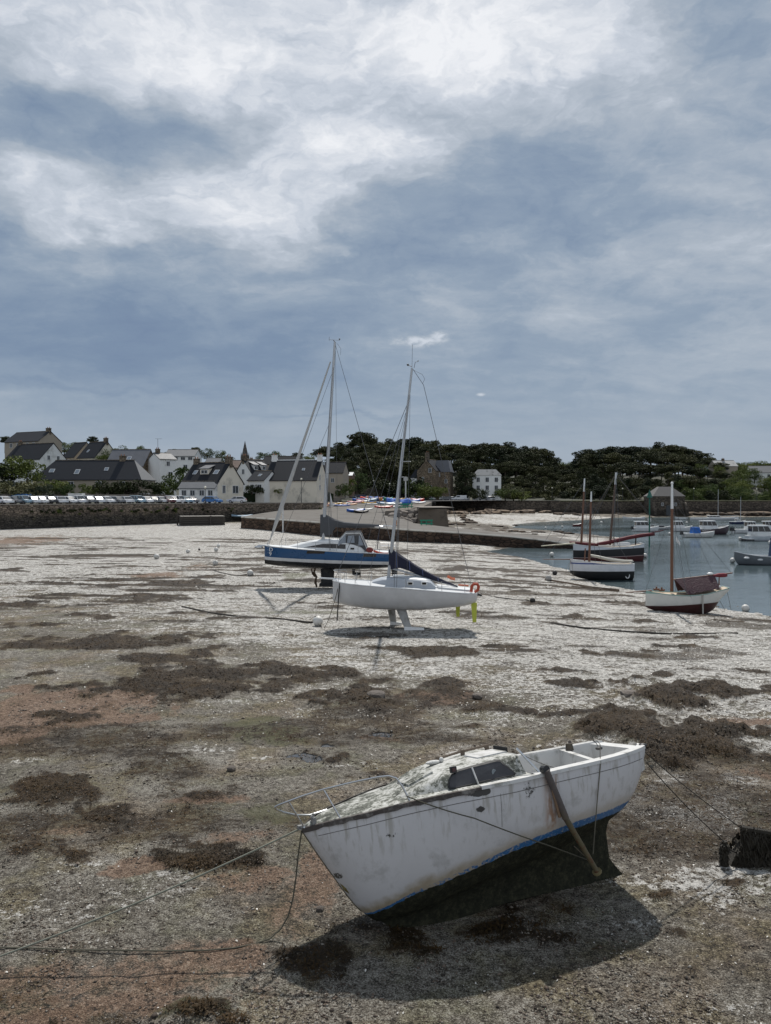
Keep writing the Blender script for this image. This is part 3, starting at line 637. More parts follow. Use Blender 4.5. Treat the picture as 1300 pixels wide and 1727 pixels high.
def make_tree(kind, seed):
    """tree of height 1 unit = its real height; returns (crown mesh, trunk mesh)"""
    rng = np.random.default_rng(seed); vs, fs = [], []; tr = MB()
    lean = rng.uniform(-.06, .06, 2)
    if kind == 'pine':
        top = .80
        pts = [(0, 0, -.1), (lean[0]*.3, lean[1]*.3, .3), (lean[0], lean[1], .62), (lean[0]*1.3, lean[1]*1.3, .85)]
        tr.tube(pts, [.028, .022, .016, .008], 6)
        for k in range(34):
            a = rng.uniform(0, 2*pi); rr = rng.uniform(0, .34)**.9*1.05; z = .93-.9*rr*rr-rng.uniform(0, .36)*(1-rr)
            c = (lean[0]+rr*cos(a), lean[1]+rr*sin(a), z)
            leaf_quads(vs, fs, c, (rng.uniform(.10,.18), rng.uniform(.10,.18), rng.uniform(.04,.075)), 150, .0175, rng)
            if k % 2: tr.tube([(lean[0]*.8, lean[1]*.8, .5+rng.uniform(0,.2)), ((lean[0]+c[0])/2, (lean[1]+c[1])/2, (z+.55)/2+.03), c], [.012, .008, .004], 5)
        m = m_pine
    elif kind == 'cypress':
        tr.tube([(0,0,-.1), (0,0,.5), (0,0,.9)], [.03,.02,.006], 6)
        for k in range(46):
            z = rng.uniform(.06, .93); R = .26*min(1, (1-z)*1.7+.12)*(.65+.5*min(1, z*4))
            a = rng.uniform(0, 2*pi); rr = R*rng.uniform(.3, 1.0); c = (rr*cos(a), rr*sin(a), z)
            leaf_quads(vs, fs, c, (rng.uniform(.08,.15), rng.uniform(.08,.15), rng.uniform(.05,.09)), 115, .0185, rng)
            if k % 3 == 0: tr.tube([(0, 0, max(.05, z-.08)), c], [.01, .004], 5)
        m = m_pine
    elif kind == 'round':
        tr.tube([(0,0,-.1), (lean[0]*.5, lean[1]*.5, .25), (lean[0], lean[1], .6)], [.04,.03,.012], 6)
        for k in range(34):
            d = rng.normal(size=3); d /= np.linalg.norm(d); rr = rng.uniform(.2, 1)**.5
            c = (d[0]*.40*rr+lean[0], d[1]*.40*rr+lean[1], .47+d[2]*.43*rr)
            leaf_quads(vs, fs, c, (rng.uniform(.10,.18), rng.uniform(.10,.18), rng.uniform(.08,.13)), 130, .017, rng)
            if k % 3 == 0: tr.tube([(lean[0]*.5, lean[1]*.5, .25), c], [.014, .004], 5)
        m = m_leaf
    elif kind == 'palm':
        tr.tube([(0,0,-.1), (.01,0,.3), (0,0,.62)], [.05,.04,.04], 7)
        for k in range(36):
            a = rng.uniform(0, 2*pi); e = rng.uniform(-.4, 1.3); L = rng.uniform(.32, .42); q = []
            for i in range(9):
                u = i/8; x = L*u*cos(e); z = .64+L*u*sin(e)-.22*u*u; q.append((x*cos(a), x*sin(a), z))
            for i in range(8):
                c = np.array(q[i+1]); leaf_quads(vs, fs, c, (.025, .025, .02), 7, .026, rng)
        m = m_leaf
    else:  # bush
        tr.tube([(0,0,-.15), (0,0,.4)], [.04,.015], 5)
        for k in range(30):
            a = rng.uniform(0, 2*pi); rr = sqrt(rng.uniform(0, 1))*.62; z = rng.uniform(.1, .82)*(1-.5*rr*rr)
            leaf_quads(vs, fs, (rr*cos(a), rr*sin(a), z), (rng.uniform(.12,.22), rng.uniform(.12,.22), rng.uniform(.1,.2)), 90, .034, rng)
        m = m_leaf if kind == 'bush' else (m_olive if kind == 'greybush' else m_hedge)
    crown = leaf_mesh('crown', vs, fs, m); me = tr.build('trunk', m_bark); tm = me.data; bpy.data.objects.remove(me)
    return crown, tm
TREES = {k: [make_tree(k, i*13+7) for i in range(n)] for k, n in (('pine', 6), ('cypress', 4), ('round', 5), ('bush', 4), ('darkbush', 3), ('greybush', 2), ('palm', 1))}
_tk = 0
def tree(kind, loc, h, label, cat='tree', group=None, wide=1.0, name=None):
    global _tk; _tk += 1
    crown, tm = TREES[kind][_tk % len(TREES[kind])]
    nm = name or {'pine': 'pine_tree', 'cypress': 'cypress_tree', 'round': 'broadleaf_tree', 'palm': 'palm_tree'}.get(kind, 'bush')
    t = thing(nm, label, cat, loc, random.uniform(0, 6.28), group); t.scale = (h*wide, h*wide, h)
    mesh_obj('crown', crown, None, t); mesh_obj('trunk', tm, None, t); return t
SKY = [(555,772),(575,752),(592,735),(610,725),(628,730),(650,736),(680,733),(700,735),(740,743),(790,740),(830,739),(870,745),(900,751),(925,760),(945,778),(960,776),(972,768),(985,757),(1010,747),(1040,750),(1085,749),(1110,745),(1150,750),(1180,758),(1200,764),(1222,772)]
SKx = [p[0] for p in SKY]; SKy = [p[1] for p in SKY]
def wood():
    for row, (D0, off, step) in enumerate(((395, 3, 13), (372, 16, 15), (350, 34, 16), (330, 54, 18), (312, 74, 20))):
        px = 560+row*5
        while px < 1225:
            sky = float(np.interp(px, SKx, SKy)); D = D0+random.uniform(-9, 9)
            py = sky+off*min(1.0, (838-sky)/95)+random.uniform(-4, 7)
            # keep the stone villa and the white house in front of the trees clear
            if D < 330 and (700 < px < 775 or 785 < px < 855): px += step; continue
            p = at(px, py, D); gz = lh1(p.x, D); h = max(7.0, min(19.0, p.z-gz)) if row < 3 else random.uniform(9, 13)
            left = px < 960
            kind = 'pine' if random.random() < (.72 if row < 3 else .35) else 'cypress'
            tree(kind, (p.x, D, p.z-h), h, ('dark umbrella pine in the dense wood left of the gap in the far skyline' if left else 'dark umbrella pine in the dense wood behind the stone mill house') if kind == 'pine' else
                 ('dark conical evergreen in the dense wood left of the gap in the far skyline' if left else 'dark conical evergreen in the dense wood behind the stone mill house'), 'tree', 'trees of the left far wood' if left else 'trees of the wood behind the mill', wide=random.uniform(.95, 1.35))
            px += step*random.uniform(.75, 1.25)
    for k in range(44):      # lighter slope at right
        px = random.uniform(1150, 1330); u = random.random(); D = 305+u*55
        p = at(px, 828-u*46-(6 if px < 1200 else 0)+random.uniform(-5,5), D); h = random.uniform(6, 10)
        tree('round', (p.x, D, p.z-h), h, 'mid green rounded tree on the slope at the right end of the far shore', 'tree', 'green trees on the right slope', wide=1.15)
    for k in range(14):
        px = 1235+k*7; D = 430+random.uniform(-10,10); p = at(px, 777+random.uniform(-3,3), D)
        tree('round', (p.x, D, p.z-9), 9, 'distant tree on the low ridge at the right edge', 'tree', 'trees on the right ridge', wide=1.3)
    for k in range(16):
        px = 925+k*5; D = 520+random.uniform(-20,20); p = at(px, 777+random.uniform(-2,3), D)
        tree('round', (p.x, D, p.z-12), 12, 'distant tree showing in the gap between the two woods', 'tree', 'trees in the gap', wide=1.4)
wood()
# village trees: (kind, px, py_top, py_base, D, width factor, label)
VT = [('pine',8,735,762,290,1.2,'dark pine at the far left edge behind the big long house'),
 ('bush',18,764,806,172,1.1,'large dark green bush at the left edge behind the parked cars'),('bush',45,770,812,174,1.0,'dark green bush right of the large left bush'),('darkbush',-12,775,822,168,1.2,'dark bush cut by the left edge of the picture'),
 ('round',108,741,766,280,1.1,'small dark tree just right of the big long house on the skyline'),('round',125,743,766,290,1.2,'second skyline tree right of the big long house'),('pine',155,735,760,300,1.0,'tall skyline pine standing behind the twin dark roofs'),
 ('round',186,752,790,232,1.2,'green tree in front of the twin dark roofs'),('round',205,748,785,240,1.2,'rounded green tree left of the slate roofed house'),('round',172,760,795,228,1.0,'low green tree under the twin dark roofs'),
 ('round',240,749,775,300,1.1,'dark tree behind the slate roofed house'),('round',278,757,790,280,1.0,'tree behind the white gabled house'),
 ('palm',308,778,822,190,.9,'palm tree between the white gabled house and the dormer house'),('bush',292,795,830,185,1.0,'green bush below the palm tree'),
 ('round',300,753,775,330,1.3,'skyline tree above the grey dormer row'),('pine',330,753,775,340,1.1,'pine on the skyline left of the church spire'),('round',350,752,776,345,1.3,'rounded skyline tree left of the church spire'),('round',372,757,778,345,1.2,'low skyline tree near the church spire'),
 ('round',385,763,790,300,1.0,'tree above the roof of the dormer house'),('round',445,757,785,320,1.2,'large skyline tree right of the church spire'),('round',462,758,786,322,1.2,'rounded skyline tree behind the big cream house'),('round',480,764,788,325,1.1,'third skyline tree behind the big cream house'),
 ('pine',500,762,790,330,1.1,'pine behind the chimneys of the big cream house'),('round',522,763,790,300,1.2,'tree behind the right chimney of the big cream house'),('pine',540,755,790,310,1.2,'tall pine between the mast and the cream house'),('pine',555,752,795,312,1.2,'tall pine right of the cream house'),
 ('cypress',572,745,800,300,1.0,'tall dark evergreen standing clear of the wood'),('round',568,785,830,262,1.1,'bushy tree above the kiosk'),('round',600,788,832,270,1.1,'bushy tree above the parked black van'),('palm',590,800,832,235,1.0,'palm tree left of the retaining wall'),('bush',582,812,836,225,1.0,'green bush by the car park entrance'),
 ('bush',95,806,836,168,1.2,'yellowish green bush in the garden behind the white trailer'),('bush',110,812,836,167,1.0,'small bush behind the white trailer'),('bush',62,812,836,166,1.0,'low bush behind the blue van'),
 ('greybush',10,806,840,160,1.6,'grey green hedge bush behind the cars at the far left'),('greybush',40,808,840,161,1.6,'grey green hedge bush left of the blue van roof'),('greybush',68,812,838,162,1.2,'grey green hedge bush right of the blue van roof'),
 ('darkbush',185,806,836,178,1.4,'ivy covered bush left of the garage door'),('darkbush',215,806,836,179,1.4,'ivy covered bush over the garage door'),('darkbush',250,806,836,180,1.3,'ivy covered bush right of the garage door'),('bush',150,812,836,176,1.1,'garden bush under the long dark roof'),('bush',270,812,838,182,1.2,'low green bush at the right end of the garden wall'),
 ('bush',470,822,832,178,1.3,'clipped bush in front of the big cream house'),('darkbush',425,815,832,176,1.0,'dark bush by the white gabled cottage'),('darkbush',437,820,832,176,1.0,'small dark bush by the cottage wall'),
 ('bush',700,806,838,275,1.1,'green bush in front of the stone villa'),('bush',722,815,840,272,1.3,'light green bush left of the stone villa door'),('bush',738,818,840,273,1.2,'light green bush right of the stone villa door'),('darkbush',690,800,835,278,1.3,'dark bush left of the stone villa'),
 ('cypress',785,780,838,292,1.2,'dark tree between the stone villa and the white house'),('darkbush',805,822,842,284,1.3,'dark bush below the white house'),('bush',852,822,842,284,1.6,'green bush right of the white house'),('bush',880,826,843,283,1.6,'low green bush at the end of the car park'),('greybush',866,818,842,285,1.2,'grey bush of bare branches right of the white house'),
 ('pine',655,770,830,300,1.3,'broad dark tree behind the beached blue boats'),('pine',690,776,832,298,1.2,'broad dark tree left of the stone villa roof'),('cypress',625,772,832,298,1.3,'dense dark tree behind the lamp posts'),('cypress',675,765,832,304,1.4,'dense dark tree behind the mast of the white sailboat'),('darkbush',640,805,836,285,1.6,'dark bush on the retaining wall'),('darkbush',665,808,836,284,1.6,'dark bush right of the middle lamp post')]
for kind, px, pt, pb, D, wd, lab in VT:
    a = at(px, pt, D); b = at(px, pb, D); h = a.z-b.z
    tree(kind, (a.x, D, b.z), h, lab, 'bush' if 'bush' in kind else 'tree', wide=wd)
# long clipped hedge in front of the cream house
def hedge(name, label, a, b, th, z0, z1, m):
    rng = np.random.default_rng(3); vs, fs = [], []; a = Vector(a); b = Vector(b); L = (b-a).length; n = int(L/.7)
    for i in range(n):
        p = a.lerp(b, i/n)
        for z in np.linspace(z0+.3, z1-.25, 3): leaf_quads(vs, fs, (p.x, p.y, z), (.6, th*.6, .42), 26, .17, rng)
    t = thing(name, label, 'hedge'); mesh_obj('leaves', leaf_mesh('leaves', vs, fs, m), None, t)
    mb = MB(); d = (b-a).normalized(); nn = Vector((-d.y, d.x, 0))*th*.4
    mb.hexa([(a-nn)[:2]+(z0,), (b-nn)[:2]+(z0,), (b+nn)[:2]+(z0,), (a+nn)[:2]+(z0,)], [(a-nn)[:2]+(z1-.25,), (b-nn)[:2]+(z1-.25,), (b+nn)[:2]+(z1-.25,), (a+nn)[:2]+(z1-.25,)]) if False else \
    mb.hexa([tuple((a-nn).xy)+(z0,), tuple((b-nn).xy)+(z0,), tuple((b+nn).xy)+(z0,), tuple((a+nn).xy)+(z0,)], [tuple((a-nn).xy)+(z1-.25,), tuple((b-nn).xy)+(z1-.25,), tuple((b+nn).xy)+(z1-.25,), tuple((a+nn).xy)+(z1-.25,)])
    mb.build('stems', m_hedge, t)
a = at(362, 829, 170); b = at(560, 830, 196)
hedge('clipped_hedge', 'long dark clipped hedge in front of the big cream house', (a.x, a.y, 0), (b.x, b.y, 0), 1.4, 5.2, 7.5, m_hedge)
a = at(178, 805, 181); b = at(255, 806, 184)
# tufts of samphire growing from the quay wall
def tufts():
    base = None
    for k in range(62):
        px = random.uniform(42, 300) if k < 46 else random.uniform(300, 540)
        u = np.interp(px, [0, 150, 300, 540], [0, .42, 1, 1.0]); 
        # where the ray meets the wall line
        best = None
        for (ax, ay), (bx, by) in zip(W1[:-1], W1[1:]):
            r = (px-650)/F; den = (bx-ax)-r*(by-ay)
            if abs(den) < 1e-6: continue
            tt = (r*ay-ax)/den
            if 0 <= tt <= 1: best = (ax+(bx-ax)*tt, ay+(by-ay)*tt)
        if not best: continue
        x, y = best; z = random.gauss(3.75, .22); s = random.uniform(.3, .65)
        crown, tm = TREES['darkbush' if k % 3 else 'bush'][k % 3]
        o = mesh_obj('wall_tuft', crown, None); o.scale = (s, s*.8, s*1.1); o.location = (x+.2, y-.22, z-s*.5); o.rotation_euler = (0, 0, random.uniform(0,6))
        tag(o, 'dark green tuft of weeds rooted in the joints of the quay wall', 'plant', 'tufts on the quay wall')
tufts()
# ------------------------------------------------------------------ houses
m_slate = M('slate', (.020,.022,.027), .7, .35, 1.2, bump=.02, spec=.15, rnd=.25)
m_slate_l = M('pale_slate', (.12,.124,.132), .6, .25, 1.0, bump=.02, spec=.35, rnd=.1)
m_cream = M('cream_render', (.72,.66,.55), .85, .10, .6, dirt=(.40,.37,.31), dsc=.3)
m_white = M('white_render', (.80,.80,.78), .85, .08, .6, dirt=(.5,.49,.46), dsc=.3)
m_grey = M('beige_render', (.36,.31,.25), .85, .15, .6)
m_frame = M('window_frame', (.62,.63,.64), .6, .05, 3)
m_glass = M('dark_glass', (.02,.025,.03), .12, .3, 2.0, spec=.6)
m_sky_l = M('skylight_glass', (.16,.19,.23), .15, .2, 2.0, spec=.8)
m_chim = stone_mat('chimney_stone', (.22,.18,.14), (.2,.165,.13), 2, 9, 2.4)
m_brown = M('painted_wood', (.16,.10,.07), .7, .2, 3)
m_pot = M('chimney_pot', (.32,.15,.09), .8, .2, 5)
def window(w, x, y, z, ww, hh, face, dark=True, frame=m_frame):
    """window on a wall; face: unit 2D outward normal in house space"""
    nx, ny = face; tx, ty = -ny, nx
    mb = MB(); f = .09
    def bar(u, v, du, dv): mb.box((x+tx*u+nx*.05, y+ty*u+ny*.05, z+v), ((du if abs(tx) > .5 else .12), (du if abs(ty) > .5 else .12), dv))
    bar(-ww/2, 0, f, hh+f); bar(ww/2, 0, f, hh+f); bar(0, -hh/2, ww-f, f); bar(0, hh/2, ww-f, f); bar(0, 0, f*.7, hh-f)
    o = mb.build('window', frame, w)
    mb = MB(); mb.box((x+nx*.025, y+ty*0+ny*.025, z), ((ww-f if abs(tx) > .5 else .03), (ww-f if abs(ty) > .5 else .03), hh-f)); mb.build('pane', m_glass if dark else m_sky_l, o)
def house(name, label, px, pyr, D, w, d, eave, ridge, rot=0.0, wall=m_cream, roof=m_slate, wins=(), chims=(), skylights=(), dormers=(), doors=(), hip=0.0, cat='house', over=.3, gable=None, cm=None):
    """gabled house; ridge along local x, front faces local -y (towards the harbour when rot=0)"""
    p = at(px, pyr, D); zb = p.z-ridge
    t = thing(name, label, cat, (p.x, D, zb), rot); a, b = w/2, d/2; ra = a-hip
    mb = MB(); dn = -5.0
    v = [(-a,-b,dn),(a,-b,dn),(a,b,dn),(-a,b,dn),(-a,-b,eave),(a,-b,eave),(a,b,eave),(-a,b,eave)]
    fs = [(0,1,5,4),(1,2,6,5),(2,3,7,6),(3,0,4,7)]
    if hip <= 0: v += [(-a,0,ridge-.06),(a,0,ridge-.06)]; fs += [(4,8,7),(5,6,9)]
    mb.add(v, fs); mb.build('wall', wall, t)
    # roof slabs with thickness
    o = over; sl = (ridge-eave)/b; oz = eave-sl*o; th = .16; mb = MB()
    for s in (-1, 1):
        A = [(-a-o*.6, s*(b+o), oz), (a+o*.6, s*(b+o), oz), (ra+(o*.6 if hip <= 0 else 0), 0, ridge), (-ra-(o*.6 if hip <= 0 else 0), 0, ridge)]
        up = [(x, y+.004*s, z+th) for x, y, z in A]
        mb.add(A+up, [(0,1,2,3),(7,6,5,4),(0,4,5,1),(1,5,6,2),(2,6,7,3),(3,7,4,0)])
    rf = mb.build('roof', roof, t)
    if hip > 0:
        for s in (-1, 1):
            mb = MB(); A = [(s*(a+o*.6), -b-o, oz), (s*(a+o*.6), b+o, oz), (s*ra, 0, ridge)]; up = [(x, y, z+th) for x, y, z in A]
            mb.add(A+up, [(0,1,2),(5,4,3),(0,3,4,1),(1,4,5,2),(2,5,3,0)]); mb.build('hip_slope', m_slate_l if s > 0 and gable == 'pale' else roof, t)  # right hip's sunlit look is put into its colour by paler slate
    mb = MB(); mb.tube([(-ra-.1, 0, ridge+.14), (ra+.1, 0, ridge+.14)], .13, 5); mb.build('ridge_tiles', m_chim if cm is None else cm, rf)
    for x, h, cw in chims:
        mb = MB(); mb.box((x, 0, ridge-1.0+(h+1.0)/2), (cw, .8, h+1.2)); mb.box((x, 0, ridge+h+.14), (cw+.15, .95, .14)); c = mb.build('chimney', m_chim if cm is None else cm, t)
        for q in (-.25, .25):
            mb = MB(); mb.tube([(x+q*cw, 0, ridge+h+.2), (x+q*cw, 0, ridge+h+.62)], [.13, .1], 8); mb.build('chimney_pot', m_pot, c)
    for f, u, z, ww, hh in wins:
        if f == 'f': window(t, u, -b, z, ww, hh, (0, -1))
        elif f == 'r': window(t, a, u, z, ww, hh, (1, 0))
        elif f == 'l': window(t, -a, u, z, ww, hh, (-1, 0))
    for u, ww in doors:
        mb = MB(); mb.box((u, -b-.03, 1.05), (ww, .08, 2.1)); dd = mb.build('door', m_brown, t)
        mb = MB(); mb.ball((u+ww*.36, -b-.1, 1.0), .05, 6, 4); mb.build('handle', m_frame, dd)
    for u, k, ww, hh in skylights:     # k: fraction up the front slope
        y = -b*(1-k); z = eave+(ridge-eave)*k+th; n = Vector((0, -sl, 1)).normalized(); dv = Vector((0, 1, sl)).normalized()
        c = Vector((u, y, z))+n*.05; e = Vector((1,0,0))
        q = [c-e*ww/2-dv*hh/2, c+e*ww/2-dv*hh/2, c+e*ww/2+dv*hh/2, c-e*ww/2+dv*hh/2]
        mb = MB(); mb.add(q+[x-n*.12 for x in q], [(0,1,2,3),(4,5,1,0),(5,6,2,1),(6,7,3,2),(7,4,0,3)]); s_ = mb.build('skylight', m_frame, t)
        mb = MB(); q2 = [c+(x-c)*.84+n*.012 for x in q]; mb.add(q2, [(0,1,2,3)]); mb.build('pane', m_sky_l, s_)
    for u, k, ww, hh in dormers:
        y0 = -b*(1-k)-.1; z0 = eave+(ridge-eave)*k; y1 = y0+(hh+.5)/sl
        mb = MB(); mb.hexa([(u-ww/2, y0, z0-.4), (u+ww/2, y0, z0-.4), (u+ww/2, y1, z0-.4), (u-ww/2, y1, z0-.4)], [(u-ww/2, y0, z0+hh), (u+ww/2, y0, z0+hh), (u+ww/2, y1, z0+hh+.25), (u-ww/2, y1, z0+hh+.25)]); dm = mb.build('dormer', wall, t)
        mb = MB(); g = .25; mb.hexa([(u-ww/2-g, y0-g, z0+hh+.03), (u+ww/2+g, y0-g, z0+hh+.03), (u+ww/2+g, y1+.5, z0+hh+.9), (u-ww/2-g, y1+.5, z0+hh+.9)], [(u-ww/2-g, y0-g, z0+hh+.17), (u+ww/2+g, y0-g, z0+hh+.17), (u+ww/2+g, y1+.5, z0+hh+1.04), (u-ww/2-g, y1+.5, z0+hh+1.04)]); mb.build('dormer_roof', m_slate_l, dm)
        mb = MB(); mb.box((u, y0-.02, z0+hh*.5), (ww*.78, .08, hh*.72)); mb.box((u, y0-.05, z0+hh*.5), (.07, .06, hh*.72)); mb.build('window', m_frame, dm)
        mb = MB(); mb.box((u-ww*.19, y0-.05, z0+hh*.5), (ww*.3, .06, hh*.56)); mb.box((u+ww*.19, y0-.05, z0+hh*.5), (ww*.3, .06, hh*.56)); mb.build('pane', m_glass, dm)
    return t
R = radians
house('big_house', 'biggest house at upper left with beige wall and dark stone gable chimney', 56, 729, 262, 16.5, 10, 5.6, 9.2, R(-24), m_grey, m_slate, wins=[('f',-5,4.3,1.2,1.5),('f',-1.5,4.3,1.2,1.5),('f',3,4.3,1.2,1.5),('f',6,4.3,1.2,1.5),('f',-3,1.4,1.2,1.5)], chims=[(7.4,1.0,1.8)])
house('village_house', 'dark roofed house with white wall directly below the biggest house', 60, 749, 226, 15.5, 9.5, 3.8, 8.6, R(-26), m_white, m_slate, wins=[('r',-1.8,4.2,.9,1.3),('r',1.6,4.2,.9,1.3),('r',0,1.6,1,1.2),('f',-3,1.8,1.2,1.3)], chims=[(-6.8,.8,1.2)])
house('village_house', 'left one of the twin dark roofed houses, narrow with no chimney', 136, 747, 240, 6, 9, 3.2, 8.0, R(-32), m_grey, m_slate, wins=[('f',0,1.8,1,1.2)])
house('village_house', 'right one of the twin dark roofed houses with a chimney at its right end', 166, 746, 234, 8.5, 9, 3.2, 8.2, R(-32), m_cream, m_slate, wins=[('f',-2,1.8,1,1.2),('r',0,3.2,1,1.3)], chims=[(3.6,1.0,1.4)], skylights=[(-1.5,.4,.9,1.1)])
house('long_house', 'long low dark roofed house with hipped end coloured as sunlit behind the garden wall', 160, 777, 186, 27.5, 9, 2.9, 7.6, R(-4), m_grey, m_slate, wins=[('f',-4,1.6,1.4,1.3),('f',3,1.6,1.4,1.3),('f',9,1.6,1.2,1.3)], chims=[(7.2,1.0,1.5)], skylights=[(-9.8,.42,1.3,1.2),(-3.2,.36,1.2,1.6),(4,.5,1.0,1.1)], hip=3.6, gable='pale')
house('slate_house', 'grey slate roofed house with large chimney left of the white gabled house', 222, 759, 206, 11, 9, 4.0, 8.6, R(-8), m_house_stone, M('blue_slate', (.115,.12,.135), .55, .25, 1.0, bump=.02, spec=.35), wins=[('f',2.5,2.2,1,1.3)], chims=[(1.5,-1.6,1.5)], skylights=[(.5,.45,1.2,1.2)])
house('white_gabled_house', 'tall white gabled house beside the slate roof with a television aerial', 273, 765, 202, 4.6, 8, 6.6, 8.3, R(40), m_white, m_slate_l, wins=[('f',0,5.4,.9,1.2),('f',.6,2.4,1.2,1.6),('r',-1.5,4.6,.9,1.2),('r',1.5,4.6,.9,1.2)], chims=[(-1.2,1.0,1.1)])
house('dormer_row_house', 'house with a row of small dark windows under a pale grey roof on the hill', 309, 759, 245, 10, 8, 5.0, 7.2, R(-3), m_white, m_slate_l, wins=[('f',-3.6,4.2,1.4,1.0),('f',-1.2,4.2,1.4,1.0),('f',1.2,4.2,1.4,1.0),('f',3.6,4.2,1.4,1.0),('f',-2,1.5,1.3,1.3),('f',2,1.5,1.3,1.3)])
house('dormer_house', 'cream house with one dormer and two skylights behind the parked silver car', 358, 781, 168, 10.4, 9, 3.0, 7.6, R(-27), m_cream, m_slate, wins=[('r',-2.4,1.6,1.0,1.7),('r',1.6,1.6,2.0,1.7)], chims=[(-4.6,.9,1.3),(4.7,1.1,1.6)], skylights=[(-3,.5,1.1,1.2),(3.0,.5,1.3,1.3)], dormers=[(0,.42,2.4,1.2)])
house('conservatory', 'low sun room with pale grey roof in front of the dormer house', 338, 813, 163, 8.5, 3.6, 2.2, 3.5, R(-12), m_white, m_slate_l, wins=[('f',-3,1.1,1.1,1.2),('f',-1,1.1,1.1,1.2),('f',1.2,1.1,1.1,1.2),('f',3.2,1.1,1.1,1.2)], cat='sun room')
house('white_cottage', 'white gabled cottage with dark dormers between the two cream houses', 427, 776, 186, 6.5, 7, 4.6, 8.6, R(52), m_white, m_slate, wins=[('f',-1.6,2.0,1.0,1.3),('f',1.6,2.0,1.0,1.3),('l',0,5.6,.9,1.2)], chims=[(-2.8,.8,1.0)], dormers=[(-1.2,.35,1.3,1.2),(1.4,.35,1.3,1.2)])
house('white_cottage', 'small white cottage extension with two windows left of the big cream house', 445, 795, 180, 5.0, 6, 3.4, 5.6, R(-30), m_white, m_slate, wins=[('f',-1.2,1.7,1.0,1.3),('f',1.2,1.7,1.0,1.3)], skylights=[(0,.5,.9,.9)])
house('cream_house', 'big cream house with wide dark roof behind the long clipped hedge', 500, 777, 182, 12.8, 10, 3.4, 8.2, R(-10), m_cream, m_slate, wins=[('r',-2,4.0,.9,1.2),('r',-2,1.6,.9,1.2)], chims=[(-5.6,1.2,1.3),(5.9,1.2,1.2)], cm=m_white, skylights=[(2.5,.5,.7,.8)])
house('dark_roofed_house', 'dark roofed house half hidden by trees right of the big cream house', 566, 780, 230, 6.5, 7, 4.6, 7.8, R(-12), m_grey, m_slate, wins=[('f',0,2.2,1,1.3)])
house('kiosk', 'small white and brown hut between trees above the car park', 586, 797, 250, 4, 4, 3.4, 4.4, R(-10), m_brown, m_white, wins=[('f',0,1.6,1.2,1.1)], cat='hut')
house('roof_house', 'pale roofed house far behind near the church spire', 362, 773, 300, 6, 6, 3.6, 5.6, R(-10), m_white, m_slate_l, wins=[('f',0,1.6,1.2,1.2)])
house('roof_house', 'brown roofed house just below the church spire', 405, 777, 270, 10, 7, 3.4, 6.0, R(12), m_grey, M('brown_tile', (.10,.065,.05), .8, .25, 1.5), wins=[('f',0,1.6,1.2,1.2)], chims=[(4,.8,1.0)])
house('roof_house', 'dark roofed house on the skyline right of the church spire', 478, 770, 285, 14, 7, 3.0, 6.0, R(-6), m_grey, m_slate, wins=[('f',0,1.6,1.2,1.2)])
# stone villa: gabled stone block with a mansard wing
t = house('stone_villa', 'tall brown stone villa with a broad chimney in front of the dark wood', 727, 776, 290, 9.0, 8, 9.4, 13.8, R(62), m_house_stone, m_slate, wins=[('l',-1.6,9.6,1.3,1.7),('l',1.4,6.4,.8,1.3),('l',-1.8,3.2,1.0,1.2),('l',1.8,3.2,.9,1.2),('f',-1,8,.9,1.4)], chims=[(-3.6,2.6,2.6)], over=.1)
def block_house(name, label, px, pytop, D, w, d, h, roofh, rot, wall, roof, wins, cat='house', inset=.9, chims=()):
    """box with a steep mansard or hipped roof"""
    p = at(px, pytop, D); H = h+roofh; t = thing(name, label, cat, (p.x, D, p.z-H), rot); a, b = w/2, d/2
    mb = MB(); mb.box((0, 0, h/2-2.5), (w, d, h+5)); mb.build('wall', wall, t)
    mb = MB(); o = .25; i = inset; mb.hexa([(-a-o,-b-o,h+.01),(a+o,-b-o,h+.01),(a+o,b+o,h+.01),(-a-o,b+o,h+.01)], [(-a+i,-b+i,H),(a-i,-b+i,H),(a-i,b-i,H),(-a+i,b-i,H)]); rf = mb.build('roof', roof, t)
    for x, y, ch in chims:
        mb = MB(); mb.box((x, y, H+ch/2-1), (1.0, .8, ch+2)); mb.build('chimney', m_chim, rf)
    for f, u, z, ww, hh in wins:
        if f == 'f': window(t, u, -b, z, ww, hh, (0, -1), frame=m_frame)
        elif f == 'r': window(t, a, u, z, ww, hh, (1, 0))
        elif f == 'l': window(t, -a, u, z, ww, hh, (-1, 0))
    return t
block_house('villa_wing', 'stone wing with steep slate mansard roof on the right of the stone villa', 748, 777, 292, 6.4, 8, 8.2, 4.6, R(-14), m_house_stone, M('blue_slate', (.115,.12,.135), .55, .25, 1.0), [('f',-1.4,7.4,1.1,1.6),('f',-1.4,4.6,1.2,1.7),('f',-1.4,1.8,1.2,1.7),('f',1.6,4.6,1.0,1.5)])
block_house('villa_annex', 'low dark slate roofed annex on the left of the stone villa', 707, 792, 291, 6, 6, 5, 3.4, R(-10), m_white, m_slate, [('f',1,3,.9,1.3)], inset=1.6)
block_house('white_house', 'white two storey house with mottled grey roof in front of the wood', 820.5, 792, 300, 11, 8, 6.8, 2.4, R(-4), m_white, M('mottled_slate', (.30,.30,.295), .7, .35, 2.2, dirt=(.10,.10,.10), dsc=.6), [('f',x,z,1.3,1.8) for x in (-3.6,0,3.6) for z in (1.8,5.0)], inset=1.9)
block_house('mill_house', 'square stone mill house with hipped roof standing on the far wall', 1120, 821, 281, 12, 9, 7.2, 3.6, R(2), m_far, M('mill_slate', (.10,.095,.093), .8, .2, .8, bump=.03), [('f',-2.5,4.2,.8,1.1),('f',2.5,4.2,.8,1.1)], cat='mill', inset=3.6)
p = at(1120, 821, 281); zt = p.z-10.8
